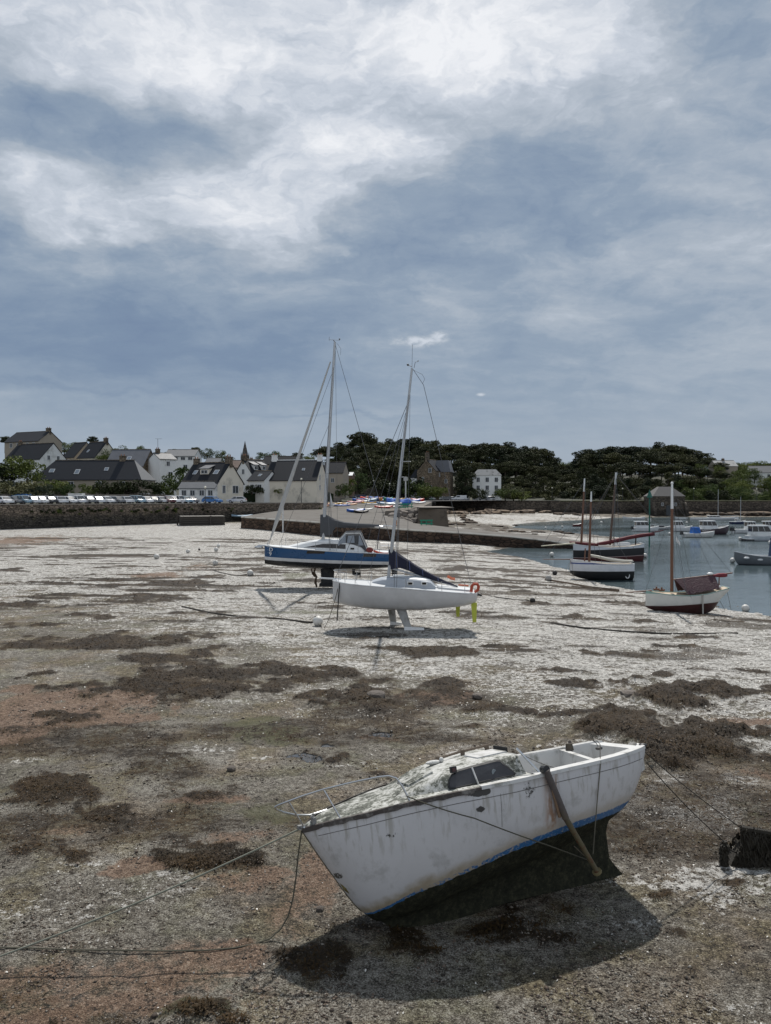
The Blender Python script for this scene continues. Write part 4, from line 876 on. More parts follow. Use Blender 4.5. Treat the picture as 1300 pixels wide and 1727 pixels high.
mb = MB(); mb.box((0, -4.55, 1.6), (2.2, .2, 4.4)); o = mb.build('mill_door', m_glass, bpy.data.objects['mill_house']); o.name = 'door'
for s in (-1, 1):
    mb = MB(); mb.hexa([(s*6-.7,-9,-4),(s*6+.7,-9,-4),(s*6+.7,-4.4,-4),(s*6-.7,-4.4,-4)], [(s*6-.5,-5.2,4.6),(s*6+.5,-5.2,4.6),(s*6+.5,-4.4,5),(s*6-.5,-4.4,5)]); mb.build('buttress', m_far, bpy.data.objects['mill_house'])
house('hill_house', 'white house with pale roof among trees at the right edge of the picture', 1284, 786, 360, 12, 8, 3.4, 6.6, R(-8), m_white, m_slate_l, wins=[('f',-3,1.8,1.2,1.3),('f',2,1.8,1.2,1.3)], chims=[(5,1.0,1.0)])
house('hill_house', 'grey roofed house hidden in the trees above the right far shore', 1219, 777, 370, 11, 8, 2.8, 5.6, R(4), m_grey, M('mottled_slate', (.30,.30,.295)), wins=[('f',0,1.5,1.2,1.3)], chims=[(0,.8,1.2)])
# church
p = at(413, 744, 520); t = thing('church', 'distant grey church spire rising above the village roofs', 'church', (p.x, 520, p.z-34), R(10))
m_ch = stone_mat('church_stone', (.16,.15,.145), (.15,.14,.135), 2, 9, .8)
mb = MB(); mb.box((0,0,9), (6,6,26)); mb.build('tower', m_ch, t)
mb = MB(); mb.hexa([(-2.6,-2.6,22),(2.6,-2.6,22),(2.6,2.6,22),(-2.6,2.6,22)], [(-.12,-.12,34),(.12,-.12,34),(.12,.12,34),(-.12,.12,34)]); mb.build('spire', m_ch, t)
for sx in (-1, 1):
    for sy in (-1, 1):
        mb = MB(); mb.hexa([(sx*2.6-.5,sy*2.6-.5,22),(sx*2.6+.5,sy*2.6-.5,22),(sx*2.6+.5,sy*2.6+.5,22),(sx*2.6-.5,sy*2.6+.5,22)], [(sx*2.6-.06,sy*2.6-.06,26),(sx*2.6+.06,sy*2.6-.06,26),(sx*2.6+.06,sy*2.6+.06,26),(sx*2.6-.06,sy*2.6+.06,26)]); mb.build('pinnacle', m_ch, t)
mb = MB(); mb.prism([(-5,0),(5,0),(5,11),(0,16),(-5,11)], 0, 3, 26); mb.build('nave', m_ch, t)
# television aerial
p = at(270, 741, 203); b = at(270, 775, 203); t = thing('television_aerial', 'thin television aerial mast on the white gabled house', 'aerial', (b.x, 201, b.z)); hh = p.z-b.z
m_metal = M('dull_metal', (.25,.25,.26), .45, .15, 6, metal=.8)
mb = MB(); mb.tube([(0,0,-3),(0,0,hh)], .06, 6); mb.build('pole', m_metal, t)
mb = MB(); mb.tube([(-.7,0,hh),(1.1,0,hh)], .035, 5); [mb.tube([(x,-.4,hh),(x,.4,hh)], .02, 4) for x in (-.6,-.2,.2,.6,1.0)]; mb.build('antenna', m_metal, t)
# garage door and white trailer
p = at(243, 822, 178.5); t = thing('garage', 'pale garage door under ivy in the garden wall', 'garage', (p.x, 178.8, 5.0))
mb = MB(); mb.box((0,.5,1.6), (3.6,1.2,3.4)); mb.build('wall', m_grey, t); mb = MB(); mb.box((0,-.13,1.2), (2.6,.06,2.3)); mb.build('door', m_white, t)
# ------------------------------------------------------------------ cars
def car_parts(col, kind='hatch'):
    L = {'hatch': 4.1, 'estate': 4.5, 'van': 4.9, 'suv': 4.4}[kind]; W = 1.76; h = L/2
    if kind == 'van': low = [(-h,.35),(h,.35),(h,1.0),(h-.5,1.15),(h-1.2,1.95),(-h+.05,1.95),(-h,1.0)]; gl = [(h-.75,1.2),(h-1.25,1.86),(h-2.2,1.86),(h-2.3,1.2)]
    else:
        rt = {'hatch': 1.46, 'estate': 1.48, 'suv': 1.62}[kind]
        low = [(-h,.32),(h,.32),(h+.02,.62),(h-.1,.78),(h-1.05,.93),(-h+.12,.95),(-h-.02,.7)]
        gl = [(h-1.0,.95),(h-1.63,rt-.05),(-h+(.75 if kind == 'hatch' else .4),rt-.03),(-h+.18,.97)]
    return L, W, low, gl
def car_body(low, gl, W, kind):
    mb = MB(); n = len(low)
    rows = []
    for y, s in ((-W/2, .92), (-W/2+.06, 1.0), (W/2-.06, 1.0), (W/2, .92)):
        cz = .7; rows.append([(x*(.985 if abs(y) > W/2-.03 else 1), y, cz+(z-cz)*s) for x, z in low])
    mb.grid([r+[r[0]] for r in rows]); mb.add(rows[0], [tuple(range(n))]); mb.add(rows[-1], [tuple(range(n))])
    if kind != 'van':   # roof panel
        a, b = gl[1], gl[2]; w = W/2-.26
        mb.hexa([(b[0],-w,b[1]),(a[0],-w,a[1]),(a[0],w,a[1]),(b[0],w,b[1])], [(b[0]+.1,-w+.08,b[1]+.05),(a[0]-.1,-w+.08,a[1]+.05),(a[0]-.1,w-.08,a[1]+.05),(b[0]+.1,w-.08,b[1]+.05)])
        for s in (-1, 1):   # pillars
            for u, v in ((gl[0], gl[1]), (gl[3], gl[2]), ((0, gl[0][1]), (-.08, gl[1][1]))):
                mb.tube([(u[0], s*(W/2-.08), u[1]), (v[0], s*(w+.02), v[1])], .05, 4)
    return mb
def car_glass(gl, W, kind):
    mb = MB(); lo = W/2-.07; hi = W/2-.25
    if kind == 'van':
        mb.hexa([(gl[3][0],-W/2-.01,1.2),(gl[0][0],-W/2-.01,1.2),(gl[0][0],W/2+.01,1.2),(gl[3][0],W/2+.01,1.2)], [(gl[2][0],-W/2-.01,1.8),(gl[1][0]+.08,-W/2-.01,1.8),(gl[1][0]+.08,W/2+.01,1.8),(gl[2][0],W/2+.01,1.8)])
    else:
        mb.hexa([(gl[3][0],-lo,gl[3][1]-.03),(gl[0][0],-lo,gl[0][1]-.03),(gl[0][0],lo,gl[0][1]-.03),(gl[3][0],lo,gl[3][1]-.03)], [(gl[2][0],-hi,gl[2][1]),(gl[1][0],-hi,gl[1][1]),(gl[1][0],hi,gl[1][1]),(gl[2][0],hi,gl[2][1])])
    return mb
m_tyre = M('tyre', (.02,.02,.02), .8, .2, 8); m_rim = M('rim', (.4,.4,.42), .3, .1, 8, metal=.8); m_cglass = M('car_glass', (.025,.03,.034), .11, .2, 1, spec=.9)
m_lamp = M('head_lamp', (.6,.6,.58), .2, .1, 5, spec=.7); m_tail = M('tail_lamp', (.35,.02,.02), .3, .1, 5)
PAINT = {'silver': (.62,.63,.65), 'white': (.82,.83,.84), 'grey': (.16,.165,.175), 'black': (.02,.02,.023), 'blue': (.03,.14,.38), 'light blue': (.30,.42,.50), 'red': (.30,.03,.03), 'maroon': (.10,.02,.025), 'green': (.10,.17,.13), 'dark blue': (.02,.04,.10)}
_cars = {}
def car(col, kind, loc, rot, label, group, cat='car'):
    key = (col, kind)
    if key not in _cars:
        L, W, low, gl = car_parts(col, kind); pm = M('paint_'+col.replace(' ', '_'), PAINT[col], .22, .06, 2, metal=.35 if col in ('silver','grey','light blue') else 0, spec=.7)
        t = thing('parked_car' if kind != 'van' else 'parked_van', label, cat, loc, rot, group)
        car_body(low, gl, W, kind).build('body', pm, t, smooth=True); car_glass(gl, W, kind).build('windows', m_cglass, t)
        for x in (-L/2+.8, L/2-.85):
            for s in (-1, 1):
                mb = MB(); mb.tube([(x, s*(W/2-.2), .32), (x, s*(W/2+.01), .32)], .32, 14); w_ = mb.build('wheel', m_tyre, t)
                mb = MB(); mb.tube([(x, s*(W/2-.1), .32), (x, s*(W/2+.02), .32)], .2, 10); mb.build('rim', m_rim, w_)
        for s in (-1, 1):
            mb = MB(); mb.box((L/2-.06, s*.6, .72), (.16,.36,.14)); mb.build('headlight', m_lamp, t)
            mb = MB(); mb.box((-L/2+.03, s*.66, .8), (.12,.22,.2)); mb.build('tail_light', m_tail, t)
        _cars[key] = t; return t
    t = copy_tree(_cars[key]); t.location = loc; t.rotation_euler = (0,0,rot); tag(t, label, cat, group); return t
ROW = 'cars in the left row along the quay'
def wall_y(px):
    r = (px-650)/F
    for (ax, ay), (bx, by) in zip(W1[:-1], W1[1:]):
        den = (bx-ax)-r*(by-ay)
        if abs(den) > 1e-6:
            tt = (r*ay-ax)/den
            if 0 <= tt <= 1: return ay+(by-ay)*tt
    return 170
def glint(px, D):
    c = Vector((-(px-650)/F*D, -D, 1.0)).normalized(); h = (c+sd).normalized(); return atan2(h.y, h.x)
cols = ['silver','white','grey','light blue','silver','white','black','silver','white','silver','grey','silver','white','grey','silver','light blue','white','grey','silver','maroon','white','silver','light blue','grey','white','silver']
kinds = ['hatch','estate','hatch','suv','estate','hatch']
SHARE = '%s %s parked in the left row above the quay wall'
KW = {'hatch': 'hatchback car', 'estate': 'estate car', 'suv': 'tall sport utility car', 'van': 'van'}
for i, px in enumerate([-12,6,22,38,54,68,84,100,116,132,148,164,178,196] + [214,232,246,258,270,282,292,302,312,322]):
    D = wall_y(px)+4.0; c = cols[i % len(cols)]; k = kinds[i % len(kinds)]
    car(c, k, ((px-650)/F*D, D, 5.05), glint(px, D)+R(random.uniform(-13,13)), SHARE % (c, KW[k]), ROW)
for i, px in enumerate([75,110,150,190,205,240,265,290]):
    D = wall_y(px)+14; c = ['white','black','silver','white','grey','black','maroon','silver'][i]; k = ['estate','hatch','suv','estate','hatch'][i % 5]
    car(c, k, ((px-650)/F*D, D, 5.1), glint(px, D)+R(random.uniform(-16,16)), '%s %s parked in the back row by the garden wall' % (c, KW[k]), 'cars in the back row by the garden wall')
D = 158; car('blue', 'van', ((40-650)/F*D, D, 5.05), R(-14), 'bright blue van parked behind the left row of cars', None, 'van')
D = 152; car('blue', 'hatch', ((358-650)/F*D, D, 5.05), R(-22), 'bright blue hatchback parked at the right end of the left row', None)
D = 160; car('silver', 'hatch', ((399-650)/F*D, D, 5.05), R(180), 'silver hatchback parked alone side on above the quay wall', None)
p = at(129, 838, 157); t = thing('trailer', 'white box trailer behind the left row of cars', 'trailer', (p.x, 157, 5.05))
mb = MB(); mb.box((0,0,1.25), (2.9,1.7,1.7)); mb.build('box', m_white, t); 
for s in (-1, 1):
    mb = MB(); mb.tube([(0,s*.7,.3),(0,s*.92,.3)], .3, 12); mb.build('wheel', m_tyre, t)
for i, (px, D, c, k, rot, lab) in enumerate([(566,232,'maroon','hatch',-60,'maroon hatchback by the end of the quay near the small sail'),(573,238,'white','suv',-20,'white car behind the maroon one near the small sail'),(579,236,'grey','estate',-15,'grey estate car near the top of the slipway'),(593,236,'black','hatch',160,'black car in front of the dark van at the top of the slipway'),(605,246,'dark blue','van',170,'dark van with pale roof at the top of the slipway')]):
    car(c, k, ((px-650)/F*D, D, 5.08), R(rot), lab, None, 'van' if k == 'van' else 'car')
cr = ['silver','white','light blue','green','silver','white','grey','silver','white','silver','grey','white']
for i, px in enumerate([690,700,711,722,733,746,752,762,784,806,816,826]):
    D = 284+(i % 3)*2; k = ['hatch','estate','suv'][i % 3]
    if px == 746: k = 'estate'
    car(cr[i], k, ((px-650)/F*D, D, 5.05), R([0,180,10,-60,70][i % 5]), '%s %s parked behind the far wall near the stone villa' % (cr[i], KW[k]), 'cars behind the far wall')
D = 286; car('white', 'van', ((776-650)/F*D, D, 5.05), R(180), 'white van among the cars behind the far wall', None, 'van')
# ------------------------------------------------------------------ lamps, posts
m_globe = M('lamp_globe', (.75,.72,.60), .3, .05, 4); m_post = M('dark_post', (.05,.055,.06), .5, .1, 4); m_wpost = M('white_post', (.62,.62,.61), .5, .1, 2, dirt=(.35,.33,.3), dsc=3)
def lamp(px, py, D, zb, label, group=None):
    p = at(px, py, D); t = thing('street_lamp', label, 'street lamp', (p.x, D, zb), 0, group); h = p.z-zb
    mb = MB(); mb.tube([(0,0,0),(0,0,.8),(0,0,h-.25)], [.11,.07,.05], 8); mb.tube([(0,0,h-.35),(0,0,h-.2)], [.12,.16], 8); mb.build('pole', m_post, t)
    mb = MB(); mb.ball((0,0,h), .26, 10, 7); mb.build('lamp_globe', m_globe, t)
lamp(508, 808, 174, 5.0, 'street lamp with yellowish globe in front of the big cream house')
lamp(630, 811, 250, 5.0, 'street lamp with white globe before the dark retaining wall, left of two')
lamp(657, 816, 246, 5.0, 'street lamp with white globe beside the mast of the white sailboat')
lamp(346, 822, 150, 5.0, 'dark lamp post standing beside the bright blue hatchback')
for px, py in ((931,823),(1050,824),(1170,824),(1276,825)): lamp(px, py, 290, 5.0, 'small lamp with white globe standing behind the far harbour wall', 'lamps along the far wall')
def post(name, label, px, pyt, pyb, D, r, m, cat, top=None, foot=.3):
    a = at(px, pyt, D); b = at(px, pyb, D); h = a.z-b.z; t = thing(name, label, cat, (a.x, D, b.z))
    mb = MB(); mb.tube([(0,0,-foot),(0,0,h)], r, 8); mb.build('pole', m, t)
    if top: top(t, h)
    return t
def cam_top(t, h):
    mb = MB(); mb.box((0,0,h-.7), (1.3,.7,1.2)); mb.box((-1.1,0,h-.1), (1.4,.5,.3)); mb.build('signal_box', M('pale_box', (.45,.45,.44), .6), t)
post('signal_post', 'white post with boxy head behind the mast of the white sailboat', 684, 804, 841, 235, .22, m_wpost, 'post', cam_top)
def cross_top(t, h):
    mb = MB(); mb.ball((0,0,h+.05), .16, 8, 6); mb.build('cap', m_wpost, t)
post('marker_post', 'slim white post standing at the near corner of the slipway', 477, 848, 893, 128.5, .13, m_wpost, 'post', cross_top, 1.2)
m_green = M('green_paint', (.01,.11,.075), .5, .15, 3)
def beacon_top(t, h):
    mb = MB(); mb.tube([(0,0,h-.9),(0,0,h+.3)], [.45,.02], 4); mb.build('topmark', m_green, t)
    mb = MB(); mb.box((0,0,h*.5), (.5,.08,.5)); mb.build('number_plate', m_wpost, t)
p = gr(1095, 925); post('channel_beacon', 'tall green channel beacon pole standing in the water', 1095.5, 829, 925, 110, .11, m_green, 'beacon', beacon_top)
def sign_top(t, h):
    mb = MB(); mb.box((0,-.06,h-.3), (1.1,.06,.8)); mb.build('sign_plate', M('sign_plate', (.30,.03,.03), .5), t)
post('road_sign', 'post with red sign plate at the car park entrance', 583, 812, 840, 228, .06, m_wpost, 'sign')
# ------------------------------------------------------------------ small craft on the slipway
HULLC = {'blue': (.02,.10,.40), 'navy': (.02,.04,.13), 'yellow': (.62,.36,.04), 'red': (.45,.03,.02), 'white': (.66,.66,.64), 'green': (.01,.20,.14), 'pale blue': (.25,.36,.46), 'grey': (.25,.25,.25), 'orange': (.60,.22,.04), 'black': (.02,.02,.02), 'pink': (.5,.06,.12)}
_kk = {}
def kayak(col, loc, rot, label, group=None, L=4.0, W=.75, H=.38, cat='kayak', tilt=0, name='kayak'):
    key = (col, L, W, cat)
    if key not in _kk:
        rows = []
        for i in range(13):
            u = i/12; w = W/2*max(.03, (1-(2*u-1)**2)**.65); k = .18*(abs(2*u-1)**2.5)
            rows.append([((u-.5)*L, w*cos(a), H/2+H/2*sin(a)*(.9 if sin(a) < 0 else .8)+k) for a in np.linspace(0, 2*pi, 13)[:-1]])
        mb = MB(); mb.grid(rows, close=True); mb.add(rows[0], [tuple(range(12))]); mb.add(rows[-1], [tuple(range(12))])
        t = thing(name, label, cat, loc, rot, group); mb.build('hull', M('plastic_'+col.replace(' ', '_'), HULLC[col], .4, .12, 2), t, smooth=True)
        mb = MB(); mb.ball((-.1,0,H*.9), (.5,W*.3,.08), 12, 6); mb.build('cockpit', M('plastic_black', (.02,.02,.02), .5), t)
        _kk[key] = t; t.rotation_euler = (tilt, 0, rot); return t
    t = copy_tree(_kk[key]); t.location = loc; t.rotation_euler = (tilt, 0, rot); tag(t, label, cat, group); return t
def sp(px, py, D): 
    p = at(px, py, D); return (p.x, D, max(p.z, slip_z(p.x, D)) if False else slip_z(p.x, D)+.05)
random.seed(11)
for i in range(8):
    px = 408+i*9.5; D = 157+i*1.6; z = slip_z((px-650)/F*D, D)+.05
    kayak(['pale blue','navy','blue','blue','navy','blue','navy','blue'][i], ((px-650)/F*D, D, z), R(18+random.uniform(-8,8)), ['pale blue boat at the left end of the row below the quay wall','','','','','','',''][i] or '%s boat lying in the row along the foot of the quay wall' % ['','navy','bright blue','bright blue','navy','bright blue','navy','bright blue'][i], 'boats along the foot of the quay wall', 4.4, 1.3, .55, 'dinghy', 0, 'dinghy')
for i, (px, D, c, lab) in enumerate([(486,168,'red','red board at the right end of the blue boats below the quay wall'),(494,170,'white','white board beside the red one below the quay wall'),(520,176,'pale blue','pale blue kayak on the slipway left of the yellow kayaks'),(531,177,'pale blue','second pale blue kayak on the slipway nearer the mast'),(541,178,'orange','orange kayak behind the mast of the blue sailboat')]): kayak(c, ((px-650)/F*D, D, slip_z((px-650)/F*D, D)+.1), R(10), lab)
for i in range(9):
    px = [560,565,571,553,560,567,574,580,588][i]; D = [190,191,192,182,183,184,185,194,196][i]; c = ['yellow','yellow','yellow','white','navy','blue','navy','white','grey'][i]
    kayak(c, ((px-650)/F*D, D, slip_z((px-650)/F*D, D)+.1), R(random.uniform(-25,40)), '%s kayak in the cluster of kayaks on the upper slipway' % c, 'kayaks on the upper slipway')
for px, D, c, lab in [(598,197,'pink','pinkish red kayak right of the yellow kayaks'),(602,198,'red','red kayak at the right end of the kayak cluster')]: kayak(c, ((px-650)/F*D, D, slip_z((px-650)/F*D, D)+.25), R(12), lab)
D = 200; kayak('white', ((612-650)/F*D, D, slip_z((612-650)/F*D, D)+.1), R(5), 'white hull upside down at the top of the slipway', None, 3.6, 1.4, .7, 'dinghy', 0, 'dinghy')
def on_groyne(D): return 3.5+(D-151)*.0255
for px, D, dz, c, L, W, H, rot, lab in [(600,158,0,'blue',4.0,1.5,.8,10,'bright blue dinghy on the slipway below the kayaks'),(609,157,0,'black',3.6,1.4,.6,30,'black inflatable dinghy beside the bright blue dinghy'),(616,160,.5,'white',3.6,.8,.35,20,'white board lying on the black inflatable'),(647,162,.1,'red',4.2,1.2,.5,15,'red dinghy on the stones left of the white sailboat mast'),(662,164,.1,'white',3.8,1.1,.5,0,'white dinghy right of the red dinghy on the groyne'),(650,150,-1.6,'grey',4.0,1.4,.6,-12,'old grey rowing boat at the foot of the groyne stones'),
    (652,178,.2,'pale blue',4.5,1.5,.7,5,'pale blue sailing dinghy with cover at the back of the groyne'),(663,176,.2,'white',4.2,1.4,.6,0,'white sailing dinghy under the blue covers'),(668,190,.1,'navy',4.2,1.5,.7,0,'navy dinghy behind the bright blue covers'),(706,186,.2,'white',3.6,1.2,.6,5,'white dinghy upside down above the concrete groyne head'),(695,192,.2,'blue',4.2,1.6,1.0,0,'blue covered dinghy right of the signal post'),(704,200,.2,'red',3.6,1.5,1.0,0,'red covered dinghy at the right end of the beached boats')]:
    x = (px-650)/F*D; z = (slip_z(x, D) if px < 620 else on_groyne(D))+.05+dz
    kayak(c, (x, D, z), R(rot), lab, None, L, W, H, 'rowing boat' if 'rowing' in lab else ('board' if 'board' in lab else 'dinghy'), 0, 'dinghy')
def tarp(px, D, z, w, d, h, col, label, name='boat_cover', cat='boat cover'):
    x = (px-650)/F*D; t = thing(name, label, cat, (x, D, z), R(random.uniform(-12,12)))
    mb = MB(); n = 9; rows = []
    for i in range(n):
        u = i/(n-1); rows.append([((u-.5)*w, s*d/2*(1-.0*u), z_) for s, z_ in ((-1.05,0),(-1,h*.45),(-.5,h*(.8+.1*sin(u*9))),(0,h*(.95+.08*sin(u*7+1))),(.5,h*.82),(1,h*.4),(1.05,0))])
    mb.grid(rows); mb.add(rows[0], [tuple(range(7))]); mb.add(rows[-1], [tuple(range(7))]); mb.build('cover', M('cloth_'+col.replace(' ','_'), HULLC[col], .75, .25, 1.5, bump=.03), t)
    mb = MB(); mb.tube([(-w*.52,-d*.53,h*.12),(w*.52,-d*.53,h*.12)], .03, 4); mb.build('lashing', m_wpost, t)
tarp(662,182,4.5,3.2,2.2,1.7,'blue','bright blue boat cover left of the white sailboat mast'); tarp(677,181,4.4,3.6,2.2,1.6,'blue','bright blue boat cover right of the white sailboat mast'); tarp(686,184,4.5,1.8,1.8,1.4,'blue','small bright blue cover below the signal post')
tarp(630,225,5.05,3.0,2,1.5,'blue','blue covered stall left of the groyne at the top of the slipway'); tarp(641,226,5.05,2.6,2,1.5,'navy','navy cover among the crowd at the top of the slipway'); tarp(614,226,5.05,2.4,2,1.5,'red','red cover below the dark van')
def rack(px, D, z, label):
    x = (px-650)/F*D; t = thing('boat_rack', label, 'rack', (x, D, z)); mb = MB()
    for a in (-1,0,1): mb.box((a*.9,-.5,.45), (.12,.12,.9)); mb.box((a*.9,.5,.45), (.12,.12,.9))
    mb.build('upright', M('rack_green', (.01,.22,.13), .5), t)
    mb = MB()
    for zz in (.25,.85): mb.box((0,-.57,zz), (2.3,.04,.22)); mb.box((0,.57,zz), (2.3,.04,.22))
    mb.build('rail', M('rack_green', (.01,.22,.13)), t)
rack(676,158,3.95,'green frame crate on top of the groyne stones'); rack(687,157,4.05,'green frame crate at the right of the other on the groyne stones'); rack(719,134,1.29,'green frame crate lying beside the slipway')

random.seed(23)
QC = ['white','blue','red','white','pale blue','navy','orange','white','grey','green','white','blue','yellow','red','white','navy','pale blue','white']
for i, c in enumerate(QC):
    px = 600+i*6.2+random.uniform(-2,2); D = 206+random.uniform(-3,22); x = (px-650)/F*D; zz_ = on_groyne(D) if px > 648 else 5.05
    kayak(c, (x, D, min(zz_, 5.08)+.05), R(random.uniform(-70,70)), '%s small boat in the crowded row at the head of the slipway' % c, 'small boats crowded at the head of the slipway', 3.6, 1.4, random.choice([.6,.9,1.2]), 'dinghy', 0, 'dinghy')
for i, (px, D, c) in enumerate([(545,186,'red'),(552,190,'white'),(590,188,'orange'),(577,182,'blue'),(622,196,'yellow'),(628,190,'white'),(635,200,'blue')]):
    x = (px-650)/F*D; kayak(c, (x, D, slip_z(x, D)+.1), R(random.uniform(-20,50)), '%s kayak lying loose on the upper slipway' % c, 'kayaks lying loose on the upper slipway')
# ------------------------------------------------------------------ boats
def spline(xs, ys, x):
    """smooth interpolation through (xs, ys)"""
    xs = np.asarray(xs, float); ys = np.asarray(ys, float); n = len(xs); d = np.diff(ys)/np.diff(xs); m = np.empty(n)
    m[0] = d[0]; m[-1] = d[-1]
    for i in range(1, n-1): m[i] = 0 if d[i-1]*d[i] <= 0 else 2*d[i-1]*d[i]/(d[i-1]+d[i])
    i = np.clip(np.searchsorted(xs, x)-1, 0, n-2); h = xs[i+1]-xs[i]; t = (x-xs[i])/h
    return (2*t**3-3*t**2+1)*ys[i]+(t**3-2*t**2+t)*h*m[i]+(-2*t**3+3*t**2)*ys[i+1]+(t**3-t**2)*h*m[i+1]
def loft_hull(st, n=26, k=9, skew=None):
    """st: stations (x, half beam, sheer z, bottom z, p, q) -> rows of points port gunwale .. keel .. starboard gunwale"""
    A = np.array(st, float); xs = np.linspace(A[0, 0], A[-1, 0], n); C = [np.array([spline(A[:, 0], A[:, j], x) for x in xs]) for j in range(1, 6)]
    rows = []
    for i, x in enumerate(xs):
        b, zs, zk, p, q = (C[j][i] for j in range(5)); r = []
        for s in (-1, 1):
            tt = np.linspace(0, 1, k) if s < 0 else np.linspace(1, 0, k)[1:]
            for t in tt:
                a = t*pi/2; y = s*b*max(0, cos(a))**p; z = zs-(zs-zk)*sin(a)**q; xx = x+(skew(x, z) if skew else 0); r.append((xx, y, z))
        rows.append(r)
    return rows
def hull_mesh(rows, cap_bow=False, cap_stern=True):
    mb = MB(); mb.grid(rows)
    if cap_stern: mb.add(rows[-1], [tuple(range(len(rows[-1])))])
    if cap_bow: mb.add(rows[0], [tuple(range(len(rows[0])))])
    return mb
def deck_mesh(rows, drop=.04, camber=.05, inset=.0, i0=0, i1=None):
    mb = MB(); R_ = []
    for r in rows[i0:i1]:
        a, c = Vector(r[0]), Vector(r[-1]); q = []
        for t in np.linspace(inset, 1-inset, 7):
            p = a.lerp(c, t); p.z += camber*4*t*(1-t)-drop; q.append(tuple(p))
        R_.append(q)
    mb.grid(R_); return mb
def rail_strip(rows, r=.03, off=.0):
    mb = MB()
    mb.tube([(p[0][0], p[0][1], p[0][2]+off) for p in rows], r, 5); mb.tube([(p[-1][0], p[-1][1], p[-1][2]+off) for p in rows], r, 5)
    a, c = rows[-1][0], rows[-1][-1]; mb.tube([(a[0], a[1], a[2]+off), (c[0], c[1], c[2]+off)], r, 5); return mb
def band_mat(name, bands, slope=0.0, rough=.3, wob=.0, dirt=None, spec=.5):
    """paint bands by height above the boat's own keel; bands: [(upper limit, colour), ..., (None, colour)]"""
    m, g, b = new_mat(name); P = g.n('ShaderNodeTexCoord').outputs['Object']; x, y, z = g.xyz(P)
    h = g.m('ADD', z, g.m('MULTIPLY', x, slope)); n = g.noise(P, 1.6, 5, .65)
    if wob: h = g.m('ADD', h, g.m('MULTIPLY', g.m('SUBTRACT', g.noise(P, 3.5, 5, .7), .5), wob))
    c = bands[-1][1]
    for lim, col in reversed(bands[:-1]): c = g.mix(g.ss(h, lim-.008, lim+.008), col, c)
    c = g.mix(1.0, c, g.ramp(n, [(.25, (.86,.86,.86)), (.75, (1.06,1.06,1.06))]), 'MULTIPLY')
    if dirt:
        lo, hi, dc = dirt; k = g.m('MULTIPLY', g.ss(h, hi, lo), g.ss(g.noise(g.vm('MULTIPLY', P, (2.,2.,.5)), 1.4, 6, .7), .42, .68)); c = g.mix(k, c, dc)
    g.set(b.inputs['Base Color'], c); g.set(b.inputs['Roughness'], g.lin(n, .2, .8, rough*.8, min(1, rough*1.3))); b.inputs['Specular IOR Level'].default_value = spec
    return m
m_gel = M('white_gelcoat', (.70,.71,.71), .35, .06, 1.5, dirt=(.50,.50,.49), dsc=1.2)
m_alu = M('mast_alloy', (.46,.47,.48), .38, .08, 3, metal=.55)
m_steel = M('stainless', (.55,.56,.57), .25, .08, 6, metal=.9)
m_wire = M('rigging_wire', (.10,.10,.105), .5, .1, 8)
m_rope = M('old_rope', (.12,.10,.075), .9, .3, 12)
m_tint = M('tinted_window', (.018,.014,.013), .12, .3, 2, spec=.7)
m_varn = M('varnished_wood', (.15,.068,.038), .35, .25, 3)
m_navy = M('navy_cloth', (.014,.016,.036), .85, .3, 2.5, bump=.03)
m_gcloth = M('grey_cloth', (.075,.078,.085), .9, .25, 2.5, bump=.03)
m_blackp = M('black_part', (.015,.015,.016), .5, .2, 4)
def wire(parent, name, pts, r=.014, m=None, seg=4):
    mb = MB(); mb.tube(pts, r, seg); return mb.build(name, m or m_wire, parent)
def sag(a, b, s, n=9):
    a, b = Vector(a), Vector(b); return [tuple(a.lerp(b, i/(n-1))+Vector((0, 0, -4*s*(i/(n-1))*(1-i/(n-1))))) for i in range(n)]
def text_mesh(body, size):
    cu = bpy.data.curves.new('lettering', 'FONT'); cu.body = body; cu.size = size; cu.extrude = .004
    o = bpy.data.objects.new('lettering_tmp', cu); COL.objects.link(o); dg = bpy.context.evaluated_depsgraph_get(); dg.update()
    me = bpy.data.meshes.new_from_object(o.evaluated_get(dg)); bpy.data.objects.remove(o); return me
def cloth(mb, spine, half, drop, n=5):
    """flaked sail or cover draped over a spar: spine points, half width and drop per point"""
    rows = []
    for (x, y, z), w, d in zip(spine, half, drop):
        rows.append([(x, y-w*.5, z-d), (x, y-w, z-d*.55), (x, y-w*.75, z-d*.15), (x, y, z), (x, y+w*.75, z-d*.15), (x, y+w, z-d*.55), (x, y+w*.5, z-d)])
    mb.grid(rows, close=True); mb.add(rows[0], [tuple(range(7))]); mb.add(rows[-1], [tuple(range(7))])
